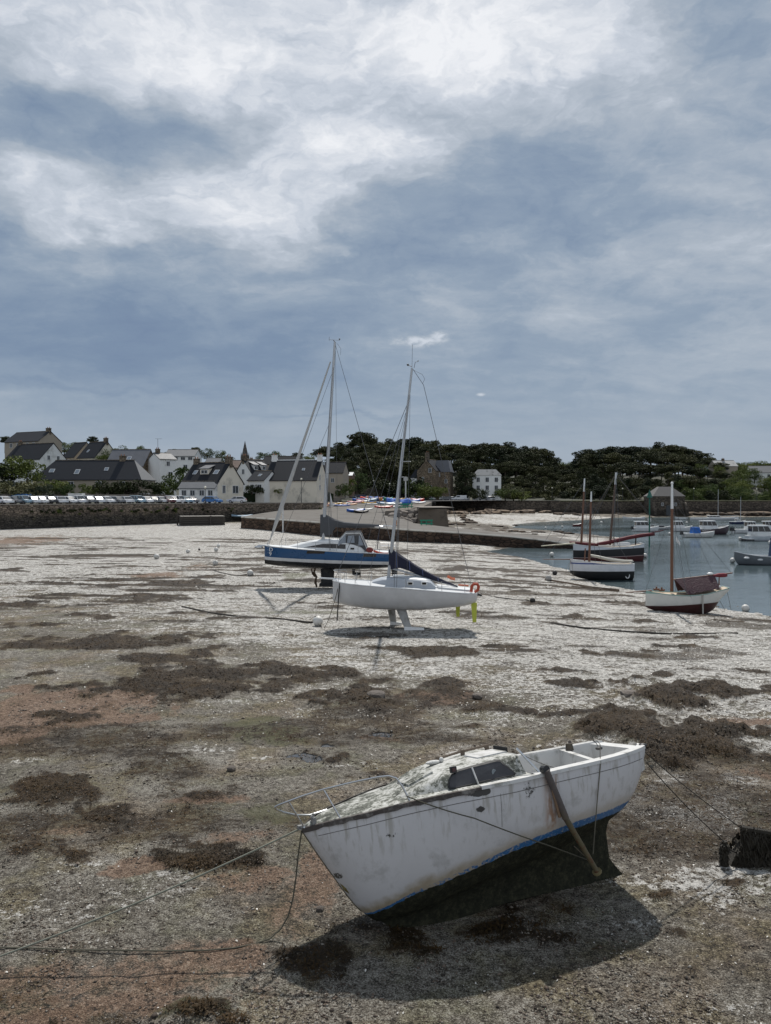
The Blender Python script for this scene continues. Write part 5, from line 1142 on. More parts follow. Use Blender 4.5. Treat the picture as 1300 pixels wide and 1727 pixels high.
# ---- blue sailboat standing on its keel
def blue_yacht():
    D = 52.5; k = D/F; zz = lambda py: CZ-(py-838)*k; X0 = (562-650)*k; xx = lambda px: (px-650)*k-X0
    g0 = gz1(X0, D)
    t = thing('sailboat', 'blue hulled sailboat marked D 9 standing upright on its black keel', 'sailboat', (X0, D, 0))
    st = [(xx(446), .05, 2.95, 1.66, .9, 1.0), (xx(452), .42, 2.93, 1.60, .8, 1.1), (xx(480), 1.05, 2.85, 1.46, .6, 1.2), (xx(530), 1.55, 2.72, 1.33, .5, 1.15), (xx(580), 1.72, 2.60, 1.29, .45, 1.1), (xx(630), 1.66, 2.51, 1.35, .42, 1.1), (xx(668), 1.5, 2.44, 1.50, .42, 1.1)]
    rows = loft_hull(st, 40, 12)
    hb = band_mat('blue_hull_paint', [(1.80, (.020,.021,.024)), (2.03, (.66,.67,.68)), (None, (.014,.078,.20))], .03, .28, dirt=(1.3, 1.75, (.05,.045,.035)))
    hull_mesh(rows, True).build('hull', hb, t, smooth=True)
    deck_mesh(rows, .02, .10).build('deck', m_gel, t, smooth=True)
    rail_strip(rows, .03, .01).build('toe_rail', m_gel, t)
    # coachroof
    cs = [(xx(487), .35, 2.90, 2.82), (xx(505), .62, 3.08, 2.78), (xx(530), .85, 3.30, 2.72), (xx(560), 1.0, 3.38, 2.65), (xx(585), 1.05, 3.36, 2.58), (xx(605), 1.05, 3.12, 2.54), (xx(618), 1.0, 2.75, 2.52)]
    R_ = []
    for x in np.linspace(cs[0][0], cs[-1][0], 18):
        C = np.array(cs); b, zt, zb = (spline(C[:, 0], C[:, j], x) for j in (1, 2, 3)); R_.append([(x,-b,zb),(x,-b*.93,zb+(zt-zb)*.7),(x,-b*.78,zt-.03),(x,0,zt+.05),(x,b*.78,zt-.03),(x,b*.93,zb+(zt-zb)*.7),(x,b,zb)])
    mb = MB(); mb.grid(R_); mb.add(R_[0], [tuple(range(7))]); mb.add(R_[-1], [tuple(range(7))]); cab = mb.build('coachroof', m_gel, t, smooth=True)
    C = np.array(cs)
    def side(x, f):     # point on the coachroof side
        b, zt, zb = (spline(C[:, 0], C[:, j], x) for j in (1, 2, 3)); return (x, -(b+(b*.93-b)*f/.7)-.012, zb+(zt-zb)*f)
    for s in (1, -1):
        mb = MB(); r1 = []; r2 = []
        for x in np.linspace(xx(514), xx(584), 10):
            p = side(x, .24); q = side(x, .24+.40*min(1, (x-xx(514))/(xx(545)-xx(514))+.05)); r1.append((p[0], p[1]*s, p[2])); r2.append((q[0], q[1]*s, q[2]))
        mb.grid([r1, r2]); mb.build('cabin_window', m_tint, cab, fix=False)
    mb = MB(); mb.box((xx(595), -1.06, 2.80), (.26, .05, .11)); mb.build('port_light', m_tint, cab)
    # sprayhood: cloth with clear panes
    a = [(xx(571), 3.36), (xx(584), 3.95), (xx(608), 3.97), (xx(619), 2.88)]
    rows_ = []
    for (x, z), w in zip(a, (1.0, .95, .98, 1.06)): rows_.append([(x,-w,min(z,2.95) if z > 3.5 else z-.35),(x,-w*.97,z-.25),(x,-w*.75,z-.03),(x,0,z+.04),(x,w*.75,z-.03),(x,w*.97,z-.25),(x,w,min(z,2.95) if z > 3.5 else z-.35)])
    mb = MB(); mb.grid(rows_[1:]); hd = mb.build('sprayhood', m_gcloth, t, smooth=True)
    mb = MB(); mb.grid(rows_[:2]); mb.build('windscreen', M('clear_vinyl', (.20,.23,.27), .1, .3, 2, spec=.9), hd)
    for s in (-1, 1):
        mb = MB(); mb.add([(xx(586),s*1.0,3.18),(xx(599),s*1.02,3.2),(xx(598),s*1.0,3.72),(xx(588),s*.99,3.68)], [(0,1,2,3)]); mb.add([(xx(605),s*1.05,3.0),(xx(614),s*1.08,3.02),(xx(608),s*1.03,3.66),(xx(606),s*1.0,3.72)], [(0,1,2,3)]); mb.build('side_pane', M('clear_vinyl', (.2,.23,.27)), hd)
    mb = MB(); mb.tube([(x,-.98,z-.1) for x, z in a], .03, 5); mb.tube([(x,.98,z-.1) for x, z in a], .03, 5); mb.build('hood_frame', m_gel, hd)
    # hull windows and lettering
    def hull_y(x, z):
        A = np.array(st); b, zs, zk, p, q = (spline(A[:, 0], A[:, j], x) for j in range(1, 6)); sn = min(1, max(0, (zs-z)/(zs-zk)))**(1/q); return b*max(0, sqrt(max(0, 1-sn*sn)))**p
    for (pa, pb, ya, yb) in ((520,550,926.5,931), (613,634,931,936)):
        mb = MB(); r1 = []; r2 = []
        for x in np.linspace(xx(pa), xx(pb), 6): z1 = zz(ya); z2 = zz(yb); r1.append((x+.06, -hull_y(x, z1)-.015, z1)); r2.append((x, -hull_y(x, z2)-.015, z2))
        mb.grid([r1, r2]); mb.build('hull_window', m_tint, t, fix=False)
    for ch, py, px in (('D', 928.6, 455.5), ('9', 936.0, 455.5)):
        me = text_mesh(ch, .40); o = mesh_obj('lettering', me, m_white, t); x = xx(px); z = zz(py); y0 = -hull_y(x, z+.14); y1 = -hull_y(x+.32, z+.14); o.location = (x, y0-.13, z); o.rotation_euler = (pi/2, 0, atan2(y1-y0, .32)); o.scale = (1.25, .95, 1)
    for zq in (922.5, 926.5, 931.5):
        mb = MB(); x = xx(450.5); z = zz(zq); mb.box((x+.12, -hull_y(x+.12, z)-.012, z), (.14, .02, .05), -.8); mb.build('lettering', M('faded_letter', (.16,.24,.36), .4), t)
    # fin keel, drive leg, rudders
    mb = MB(); rr = []
    for z, x0, x1, w in ((1.45, 540, 564, .22), (.7, 541, 563, .18), (.32, 541, 566, .2), (.22, 538, 574, .34), (.02, 538, 574, .30)):
        q = []
        for i in range(12):
            a_ = 2*pi*i/12; xm = (xx(x0)+xx(x1))/2; q.append((xm+(xx(x1)-xx(x0))/2*cos(a_), w*sin(a_), z))
        rr.append(q)
    mb.grid(rr, close=True); mb.add(rr[-1], [tuple(range(12))]); mb.build('keel', M('black_antifoul', (.022,.023,.025), .7, .3, 2, dirt=(.05,.05,.04), dsc=2), t, smooth=True)
    mb = MB(); mb.hexa([(xx(594),-.08,.95),(xx(598),-.08,.95),(xx(598),.08,.95),(xx(594),.08,.95)], [(xx(593),-.1,1.45),(xx(600),-.1,1.45),(xx(600),.1,1.45),(xx(593),.1,1.45)]); mb.ball((xx(601),0,.92), (.32,.13,.13), 10, 7); dl = mb.build('drive_leg', m_blackp, t)
    mb = MB(); mb.ball((xx(607),0,.92), (.05,.26,.30), 10, 7); mb.build('propeller', m_blackp, dl)
    for s in (-1, 1):
        mb = MB(); mb.hexa([(xx(662),s*.95-.03,.55),(xx(668),s*.95-.03,.55),(xx(668),s*.95+.03,.55),(xx(662),s*.95+.03,.55)], [(xx(659),s*.85-.05,1.6),(xx(671),s*.85-.05,1.6),(xx(671),s*.85+.05,1.6),(xx(659),s*.85+.05,1.6)]); mb.build('rudder', m_blackp, t)
    # mast, rig
    mh = (xx(565), 0, zz(578)); mf = (xx(544.5), 0, 3.3); up = lambda f, y=0: tuple(Vector(mf).lerp(Vector(mh), f)+Vector((0, y, 0)))
    mb = MB(); mb.tube([mf, up(.5), mh], [.125,.12,.085], 10); mast = mb.build('mast', m_alu, t, smooth=True)
    for f, w in ((.34, 1.1), (.62, .85)):
        mb = MB(); mb.tube([up(f, -w), up(f), up(f, w)], .03, 5); mb.build('spreader', m_alu, mast)
    mb = MB(); mb.tube([mh, (mh[0]-.1, 0, mh[2]+.12)], .03, 5); mb.tube([(mh[0]-.4,0,mh[2]+.16), (mh[0]+.35,0,mh[2]+.12)], .012, 4); mb.tube([(mh[0]-.4,0,mh[2]+.1), (mh[0]-.4,0,mh[2]+.36)], .012, 4); mb.ball((mh[0]+.33,0,mh[2]+.2), .06, 6, 4); mb.build('wind_vane', m_wire, mast)
    fs0 = (xx(457), 0, zz(906)); fs1 = (xx(557.5), 0, zz(611)); mb = MB(); mb.tube([(xx(449),0,2.95), fs0], .03, 5); fu = [Vector(fs0).lerp(Vector(fs1), i/10) for i in range(11)]
    mb.tube(fu, [.06,.14,.15,.14,.12,.10,.085,.075,.065,.06,.05], 8); mb.build('furled_genoa', M('sailcloth', (.44,.44,.43), .8, .12, 3, bump=.02), t, smooth=True)
    wire(t, 'shroud', [(xx(560), -1.55, 2.7), up(.34, -1.1), up(.62, -.85), up(.9)]); wire(t, 'shroud', [(xx(560), 1.55, 2.7), up(.34, 1.1), up(.62, .85), up(.9)])
    wire(t, 'shroud', [(xx(558), -1.5, 2.7), up(.34)]); wire(t, 'shroud', [(xx(558), 1.5, 2.7), up(.34)])
    wire(t, 'stay', [(xx(470), 0, 2.95), up(.60)], .012); wire(t, 'stay', [(xx(452), .1, 2.95), up(.86)], .012)
    wire(t, 'stay', [(xx(664), -1.2, 2.5), (mh[0], 0, mh[2]-.05)], .012); wire(t, 'stay', [(xx(664), 1.2, 2.5), (mh[0], 0, mh[2]-.05)], .012)
    wire(t, 'halyard', sag((xx(570), -.5, 2.6), (xx(566), 0, zz(590)), .0), .009); wire(t, 'halyard', [(mh[0]+.15,0,mh[2]-.1), (mh[0]+.42,0,mh[2]-.45), (mh[0]+.4,0,mh[2]-.9)], .009)
    mb = MB(); b0 = (xx(546), 0, zz(880)); b1 = (xx(648), 0, zz(889)); mb.tube([b0, b1], .085, 8); boom = mb.build('boom', m_alu, t)
    mb = MB(); pts = [540,548,556,566,580,600,620,640]; top = [868,867,871,876,880,882,883,884.5]
    cloth(mb, [(xx(p), .05*sin(i*2), zz(q)) for i, (p, q) in enumerate(zip(pts, top))], [.18,.24,.24,.22,.2,.17,.15,.1], [1.6,1.55,1.35,.55,.42,.36,.3,.2]); mb.build('sail_cover', m_gcloth, boom, smooth=True)
    mb = MB(); mb.tube([(xx(646),0,zz(886)), (xx(663),0,zz(888))], .05, 6); mb.build('boom_end', m_gel, boom)
    wire(t, 'mainsheet', [(xx(640), 0, zz(890)), (xx(636), 0, 2.7)], .03, m_navy); 
    # bow roller, stern rail, stanchions
    mb = MB(); mb.tube([(xx(434),0,2.93), (xx(449),0,2.93)], .07, 6); mb.ball((xx(436),0,2.82), (.3,.12,.12), 8, 6); mb.build('bow_roller', m_steel, t)
    for s in (-1, 1):
        mb = MB(); mb.tube([(xx(640),s*1.5,2.5),(xx(641),s*1.5,3.05),(xx(667),s*1.4,3.02),(xx(668),s*1.4,2.45)], .022, 5); mb.tube([(xx(655),s*1.45,2.48),(xx(655),s*1.45,3.04)], .02, 5); mb.build('stern_rail', m_steel, t)
        for px in (478, 505, 535, 570, 605):
            x = xx(px); y = s*(hull_y(x, 2.5)-.05); z = float(np.interp(px, [446,565,668], [2.95,2.63,2.45])); mb = MB(); mb.tube([(x,y,z),(x,y,z+.55)], .016, 5); mb.build('stanchion', m_steel, t)
        L_ = []
        for px in (478,505,535,570,605,640):
            x = xx(px); L_.append((x, s*(hull_y(x, 2.5)-.05), float(np.interp(px, [446,565,668], [2.95,2.63,2.45]))+.54))
        wire(t, 'lifeline', L_, .008)
    mb = MB(); mb.ball((xx(624),-1.35,2.72), (.25,.12,.2), 10, 7); mb.build('winch_bag', M('dark_red_bag', (.16,.025,.02), .7), t)
    wire(t, 'sheet_rope', sag((xx(630),-1.35,2.68), (xx(660),-1.3,2.5), .1), .07, M('orange_red_rope', (.42,.06,.03), .8))
    return t
blue_yacht()
# weedy ground tackle hanging before the keel
p = gr(535, 988); mb = MB(); mb.tube([(0,0,1.45),(-.12,0,1.1),(.05,.05,.8),(-.02,0,.4),(.08,.05,.05)], [.05,.09,.07,.1,.06], 6); mb.tube([(-.3,0,1.35),(-.22,.05,1.0),(-.05,0,.78)], [.04,.07,.05], 6); o = mb.build('hanging_chain', M('weedy_chain', (.08,.05,.03), .9, .4, 6, bump=.05)); o.location = (p.x, 52.2, gz1(p.x, 52.2)); tag(o, 'weedy mooring chain hanging in front of the black keel of the blue sailboat', 'chain')
def white_yacht():
    D = 36.2; k = D/F; zz = lambda py: CZ-(py-838)*k; X0 = (684-650)*k; xx = lambda px: (px-650)*k-X0
    t = thing('sailboat', 'white sailboat on twin keels with navy sail cover and two yellow rudders', 'sailboat', (X0, D, 0))
    st = [(xx(561), .04, 2.30, 1.32, .9, 1.0), (xx(566), .40, 2.29, 1.24, .75, 1.1), (xx(591), .95, 2.22, 1.07, .55, 1.25), (xx(643), 1.25, 2.12, .93, .5, 1.2), (xx(700), 1.32, 2.0, .90, .5, 1.15), (xx(758), 1.22, 1.85, 1.02, .52, 1.1), (xx(792), 1.05, 1.77, 1.18, .55, 1.0), (xx(801), .92, 1.74, 1.30, .6, 1.0)]
    rows = loft_hull(st, 40, 12); hull_mesh(rows, True).build('hull', band_mat('white_hull_paint', [(1.02, (.45,.44,.43)), (None, (.58,.58,.585))], .03, .32, .02, dirt=(.8, 1.35, (.36,.34,.31))), t, smooth=True)
    deck_mesh(rows, .02, .10).build('deck', M('grey_deck', (.42,.44,.46), .6, .12, 3), t, smooth=True); rail_strip(rows, .028, .012).build('toe_rail', m_gel, t)
    cs = [(xx(628), .35, 2.28, 2.18), (xx(650), .6, 2.47, 2.14), (xx(690), .72, 2.50, 2.05), (xx(722), .75, 2.40, 1.98), (xx(733), .75, 2.1, 1.95)]; C = np.array(cs); R_ = []
    for x in np.linspace(cs[0][0], cs[-1][0], 14):
        b, zt, zb = (spline(C[:, 0], C[:, j], x) for j in (1, 2, 3)); R_.append([(x,-b,zb),(x,-b*.94,zb+(zt-zb)*.75),(x,-b*.8,zt-.02),(x,0,zt+.04),(x,b*.8,zt-.02),(x,b*.94,zb+(zt-zb)*.75),(x,b,zb)])
    mb = MB(); mb.grid(R_); mb.add(R_[0], [tuple(range(7))]); mb.add(R_[-1], [tuple(range(7))]); cab = mb.build('coachroof', M('blue_grey_gelcoat', (.40,.43,.47), .45, .08, 2), t, smooth=True)
    for px in (691, 714):
        mb = MB(); mb.box((xx(px), -.735, 2.24), (.30,.06,.17)); pl = mb.build('port_light', m_gel, cab); mb = MB(); mb.box((xx(px), -.765, 2.24), (.2,.03,.10)); mb.build('pane', m_tint, pl)
    mb = MB(); mb.box((xx(672), -.1, 2.54), (.55,.55,.06)); mb.build('hatch', m_gel, cab)
    # cockpit well
    mb = MB(); mb.hexa([(xx(738),-.5,1.90),(xx(795),-.5,1.80),(xx(795),.5,1.80),(xx(738),.5,1.90)], [(xx(738),-.55,2.05),(xx(795),-.55,1.88),(xx(795),.55,1.88),(xx(738),.55,2.05)]); mb.build('cockpit_coaming', m_gel, t)
    def keel(pxs, y0, y1, foot):
        (a0, a1), (b0, b1) = pxs; mb = MB(); rr = []
        for f in (0, .5, 1):
            x0 = xx(a0)+(xx(b0)-xx(a0))*f; x1 = xx(a1)+(xx(b1)-xx(a1))*f; y = y0+(y1-y0)*f; z = 1.0+(.12-1.0)*f; q = []
            for i in range(10): a_ = 2*pi*i/10; q.append(((x0+x1)/2+(x1-x0)/2*cos(a_), y+.075*sin(a_), z))
            rr.append(q)
        mb.grid(rr, close=True); mb.add(rr[-1], [tuple(range(10))]); kk = mb.build('keel', M('grey_keel', (.36,.36,.35), .6, .12, 3, dirt=(.2,.19,.16), dsc=3), t, smooth=True)
        mb = MB(); mb.hexa([(xx(b0),y1-.14,.0),(xx(foot),y1-.08,.0),(xx(foot),y1+.08,.0),(xx(b0),y1+.14,.0)], [(xx(b0),y1-.1,.17),(xx(foot),y1-.05,.10),(xx(foot),y1+.05,.10),(xx(b0),y1+.1,.17)]); mb.build('keel_foot', m_gel, kk)
    keel(((667,684),(681,693)), -.45, -.75, 714); keel(((652,666),(658,669)), .45, .75, 678)
    m_y = M('yellow_rudder', (.46,.50,.06), .45, .12, 3)
    for y, (a, b, c, d), z0, z1 in ((-.62, (792,802,795,801), .35, 1.3), (.62, (770,779,772,777), .42, 1.2)):
        mb = MB(); mb.hexa([(xx(c),y-.02,z0),(xx(d),y-.02,z0),(xx(d),y+.02,z0),(xx(c),y+.02,z0)], [(xx(a),y-.035,z1),(xx(b),y-.035,z1),(xx(b),y+.035,z1),(xx(a),y+.035,z1)]); mb.build('rudder', m_y, t)
    mh = (xx(694.5), 0, zz(622)); mf = (xx(655), 0, 2.45); up = lambda f, y=0: tuple(Vector(mf).lerp(Vector(mh), f)+Vector((0, y, 0)))
    mb = MB(); mb.tube([mf, up(.5), mh], [.085,.08,.055], 10); mast = mb.build('mast', m_alu, t, smooth=True)
    mb = MB(); mb.tube([up(.55,-.7), up(.55), up(.55,.7)], .022, 5); mb.tube([up(.555), (up(.555)[0]+.45, -.3, up(.555)[2])], .02, 5); mb.build('spreader', m_alu, mast)
    mb = MB(); h = mh; mb.tube([h,(h[0]+.02,0,h[2]+1.15)], .008, 4); mb.tube([(h[0]+.1,0,h[2]+.02),(h[0]+.16,0,h[2]+.3),(h[0]+.3,0,h[2]+.33)], .012, 4); mb.tube([(h[0]-.2,0,h[2]+.15),(h[0],0,h[2]+.08)], .015, 4); mb.ball((h[0]-.2,0,h[2]+.17), .06, 6, 4); mb.ball((h[0]+.3,0,h[2]+.36), .03, 6, 4); mb.build('wind_vane', m_wire, mast)
    wire(t, 'shroud', [(xx(668), -1.2, 2.1), up(.55, -.7), up(.9)], .011); wire(t, 'shroud', [(xx(668), 1.2, 2.1), up(.55, .7), up(.9)], .011); wire(t, 'shroud', [(xx(664), -1.15, 2.1), up(.52)], .011)
    wire(t, 'stay', [(xx(564), 0, 2.3), up(.84)], .013); wire(t, 'stay', [(xx(600), -.3, 2.3), up(.82)], .008); wire(t, 'stay', [(xx(620), .3, 2.3), up(.8)], .008)
    wire(t, 'stay', [(xx(797), 0, 1.8), (xx(714), 0, zz(650)), (mh[0]+.05, 0, mh[2]-.05)], .012); wire(t, 'stay', [(mh[0],0,mh[2]-.05), (mh[0]+.5,0,mh[2]-.3), (xx(716),0,zz(640)), (xx(712),0,zz(648))], .008)
    wire(t, 'halyard', [(xx(686), -.2, 2.3), (xx(692), 0, zz(632))], .008)
    b0 = (xx(656), 0, zz(957)); b1 = (xx(768), 0, zz(989)); mb = MB(); mb.tube([b0, b1], .05, 8); boom = mb.build('boom', m_alu, t)
    mb = MB(); P_ = [(655.5,926.5,961),(662,927,960),(669,931,958),(676,936,958),(690,945,963),(700,952,967.5),(715,961,973),(735,971.5,980),(750,979,985),(772,988.5,991)]
    cloth(mb, [(xx(a), .03*sin(i*1.7), zz(b)) for i, (a, b, c) in enumerate(P_)], [.10,.15,.17,.17,.16,.15,.14,.12,.10,.05], [(c-b)*k for a, b, c in P_]); mb.build('sail_cover', m_navy, boom, smooth=True)
    for px in (668, 690, 712, 738): 
        i = float(np.interp(px, [q[0] for q in P_], [q[1] for q in P_])); j = float(np.interp(px, [q[0] for q in P_], [q[2] for q in P_])); wire(boom, 'tie', [(xx(px),-.18,zz(i)-.02), (xx(px)+.03,-.19,zz(j)+.05)], .012, M('pale_blue_cord', (.12,.15,.3), .8))
    mb = MB(); a = .0
    pts = [(xx(792)+.0, -.75, zz(995)), (xx(792.5), -.78, zz(986)), (xx(796), -.8, zz(981.8)), (xx(801.5), -.8, zz(982)), (xx(804), -.78, zz(986)), (xx(803), -.76, zz(992)), (xx(797.5), -.74, zz(995.5))]
    mb.tube(pts, .075, 8); mb.build('horseshoe_buoy', M('orange_red_foam', (.42,.07,.035), .7, .15, 4), t, smooth=True)
    wire(t, 'lifeline_cover', [(xx(757), .8, zz(975)), (xx(764), .8, zz(979)), (xx(770), .8, zz(980))], .07, M('orange_cloth', (.50,.13,.06), .8)); wire(t, 'lifeline_cover', [(xx(770), -.9, zz(983)), (xx(787), -.85, zz(984.5))], .04, M('orange_cloth', (.5,.13,.06)))
    mb = MB(); mb.hexa([(xx(801),-.12,zz(1004)),(xx(814),-.08,zz(1006)),(xx(814),.08,zz(1006)),(xx(801),.12,zz(1004))], [(xx(801),-.12,zz(999)),(xx(812),-.08,zz(1003)),(xx(812),.08,zz(1003)),(xx(801),.12,zz(999))]); mb.build('engine_bracket', m_blackp, t)
    mb = MB(); mb.tube([(xx(538),.1,zz(975.5)), (xx(575),0,zz(977))], .045, 6); mb.build('bowsprit', m_gel, t)
    A = np.array(st)
    for s in (-1, 1):
        L_ = []
        for px in (572, 600, 626, 683, 742, 780):
            x = xx(px); b = spline(A[:,0], A[:,1], x)-.05; z = spline(A[:,0], A[:,2], x); mb = MB(); mb.tube([(x,s*b,z),(x,s*b,z+.5)], .013, 5); mb.build('stanchion', m_steel, t); L_.append((x,s*b,z+.49))
        wire(t, 'lifeline', L_, .007)
        mb = MB(); x = xx(566); mb.tube([(xx(583),s*.7,2.25),(xx(582),s*.7,2.75),(xx(566),s*.25,2.8),(xx(562),0,2.8)], .014, 5); mb.build('pulpit', m_steel, t)
    wire(t, 'fender_line', [(xx(574), -.62, 2.28), (xx(573), -.66, 1.9), (xx(572), -.6, 1.55), (xx(569), -.45, zz(1045))], .028, m_blackp)
    wire(t, 'loose_line', sag((xx(628), -1.15, 2.13), (xx(678), -1.3, 2.03), .14), .012); wire(t, 'mooring_line', sag((xx(573),-.5,2.26), (xx(548), -.6, .05), .25), .016, m_rope)
    return t
white_yacht()
# ---- traditional boats at the water's edge
def old_boat(t, D, k, X0, st, zw, mats, name_h='hull', skew=None):
    rows = loft_hull(st, 30, 11, skew); hull_mesh(rows, True).build(name_h, mats, t, smooth=True); return rows
def maroon_boat():
    D = 45.2; k = D/F; zz = lambda py: CZ-(py-838)*k; X0 = (1150-650)*k; xx = lambda px: (px-650)*k-X0; B = -.71
    t = thing('small_sailboat', 'white wooden sailboat with a maroon tent cover at the water edge', 'sailboat', (X0, D, B)); Z = lambda py: zz(py)-B
    st = [(xx(1090), .04, Z(996.6), Z(1024), 1.0, 1.0), (xx(1098), .36, Z(998), Z(1028), .9, .95), (xx(1120), .74, Z(1000.5), Z(1033), .75, .9), (xx(1150), .88, Z(1002), Z(1036.5), .7, .9), (xx(1180), .82, Z(1000), Z(1037), .75, .85), (xx(1200), .70, Z(996), Z(1030), .8, .85), (xx(1212), .6, Z(993.5), Z(1012), .8, .9), (xx(1225), .5, Z(990.5), Z(998), .8, 1.0)]
    hb = band_mat('maroon_white_paint', [(.60, (.055,.014,.013)), (1.36, (.64,.64,.60)), (None, (.26,.42,.38))], -.075, .4, .01, dirt=(.3, .75, (.05,.025,.02)))
    m_, g, b = hb, None, None
    rows = old_boat(t, D, k, X0, st, 0, hb)
    deck_mesh(rows, .03, .04).build('deck', M('pale_wood_deck', (.42,.33,.23), .7, .2, 3), t, smooth=True); rail_strip(rows, .03, .0).build('gunwale_rail', M('green_trim', (.26,.40,.36), .5), t)
    mf = (xx(1134), 0, Z(998)); mm = (xx(1133.3), 0, Z(858)); mh = (xx(1133), 0, Z(815))
    mb = MB(); mb.tube([mf, mm], [.10,.085], 10); ms = mb.build('mast', m_varn, t, smooth=True); mb = MB(); mb.tube([mm, mh], [.085,.06], 10); mb.ball(mh, .09, 8, 6); mb.build('mast_tip', m_gel, ms, smooth=True)
    mb = MB(); mb.tube([(xx(1056), 0, Z(999.5)), (xx(1100), 0, Z(996.5))], [.03,.05], 7); mb.build('bowsprit', m_varn, t)
    mb = MB(); mb.tube([(xx(1136), 0, Z(978)), (xx(1236), 0, Z(966.5))], .045, 7); bo = mb.build('boom', m_varn, t)
    rows_ = []
    for u in np.linspace(0, 1, 12):
        x = xx(1138)+(xx(1206)-xx(1138))*u; zt = Z(977)+(Z(970)-Z(977))*u; zb = Z(1000.5)+(Z(991)-Z(1000.5))*u; w = .82-.12*u; xo = xx(1153)-xx(1138); sh = xo*(1-u)**2
        q = []
        for s_, f in ((-1,0),(-.80,.24),(-.45,.60),(-.05,1),(.05,1),(.45,.60),(.80,.24),(1,0)):
            wr = .025*sin(u*23+f*4); q.append((x+sh*(1-f), s_*w+wr, zb+(zt-zb)*f+wr*.6))
        rows_.append(q)
    mb = MB(); mb.grid(rows_); mb.build('tent_cover', M('maroon_canvas', (.060,.026,.034), .75, .35, 2.5, bump=.05), t, smooth=True)
    mb = MB(); cloth(mb, [(xx(p), 0, Z(q)) for p, q in ((1203,969.5),(1212,967),(1222,966.5),(1227,967))], [.1,.14,.13,.08], [.12,.24,.26,.2]); mb.build('furled_sail', M('maroon_sail', (.16,.02,.03), .8, .25, 3, bump=.03), bo, smooth=True)
    mb = MB(); mb.tube([(xx(1176), -.86, Z(1000)), (xx(1176.5), -.9, Z(1036.5))], .045, 6); mb.build('beaching_leg', M('pale_pole', (.42,.40,.36), .7, .2, 3), t)
    mb = MB(); mb.tube([(xx(1176), .86, Z(1000)), (xx(1176.5), .9, Z(1034))], .045, 6); mb.build('beaching_leg', M('pale_pole', (.42,.40,.36)), t)
    mb = MB(); mb.tube([(xx(1209),-.3,Z(992)),(xx(1214),0,Z(973))], .03, 5); mb.tube([(xx(1218),.3,Z(991)),(xx(1214),0,Z(973))], .03, 5); mb.build('boom_crutch', m_varn, t)
    mb = MB(); mb.hexa([(xx(1186),-.05,Z(1032)),(xx(1203),-.04,Z(1020)),(xx(1203),.04,Z(1020)),(xx(1186),.05,Z(1032))], [(xx(1200),-.05,Z(1010)),(xx(1209),-.04,Z(1010)),(xx(1209),.04,Z(1010)),(xx(1200),.05,Z(1010))]); mb.build('rudder', M('maroon_paint', (.10,.022,.02), .5), t)
    mb = MB(); c = (xx(1196), -.42, Z(1017)); mb.tube([(c[0]+.11*cos(a), c[1]-.03, c[2]+.16*sin(a)) for a in np.linspace(-1.8, 3.6, 12)], .022, 5); mb.build('hull_mark', m_white, t)
    mb = MB(); mb.ball((xx(1200),.1,Z(968)), (.22,.16,.10), 10, 6); mb.ball((xx(1211),-.1,Z(990)), (.22,.16,.1), 10, 6); mb.build('fender', m_gel, t) if False else None
    for cc in ((xx(1200),.1,Z(968.5)), (xx(1211),-.1,Z(989.5))):
        mb = MB(); mb.ball(cc, (.22,.15,.10), 10, 6); mb.build('fender', m_gel, t, smooth=True)
    for cc in ((xx(1107),-.1,Z(994)), (xx(1118),.1,Z(996))):
        mb = MB(); mb.box(cc, (.35,.12,.12), .3); mb.tube([(cc[0],cc[1],cc[2]),(cc[0],cc[1],cc[2]+.18)], .05, 6); mb.build('bitt', m_varn, t)
    for a, b in (((xx(1090),0,Z(996)), mm), ((xx(1150),-.85,Z(1001)), tuple(Vector(mm)+Vector((0,0,.2)))), ((xx(1150),.85,Z(1001)), tuple(Vector(mm)+Vector((0,0,.2))))): wire(t, 'stay', [a, b], .010)
    wire(t, 'stay', [(xx(1234), 0, Z(966)), tuple(Vector(mm)+Vector((0,0,.5)))], .009); wire(t, 'halyard', [(xx(1205), 0, Z(970)), (mh[0], 0, mh[2]-.3)], .008); wire(t, 'halyard', [(xx(1166), 0, Z(975)), (mh[0], 0, mh[2]-.3)], .008)
    wire(t, 'mooring_line', [(xx(1209),-.3,Z(1008)), (xx(1219),-.4,Z(1028))], .012, m_rope); wire(t, 'mooring_line', [(xx(1223),-.3,Z(993)), (xx(1231),-.3,Z(1029))], .012, m_rope)
    wire(t, 'keel_line', [(xx(1155),-.9,Z(1002)), (xx(1168),-.72,Z(1024))], .008); 
    fl = MB(); a = (xx(1139.5), -.1, Z(904)); fl.grid([[(a[0]+u*.24, a[1]+.02*sin(u*5), a[2]-u*.42+v*.0-(.30*(1-u*.4) if v else 0)) for u in np.linspace(0,1,5)] for v in (0,1)]); fl.build('flag', m_gel, t); wire(t, 'flag_halyard', [(xx(1136),-.1,Z(860)), (xx(1140),-.1,Z(920)), (xx(1150),-.8,Z(1000))], .008)
    return t
maroon_boat()
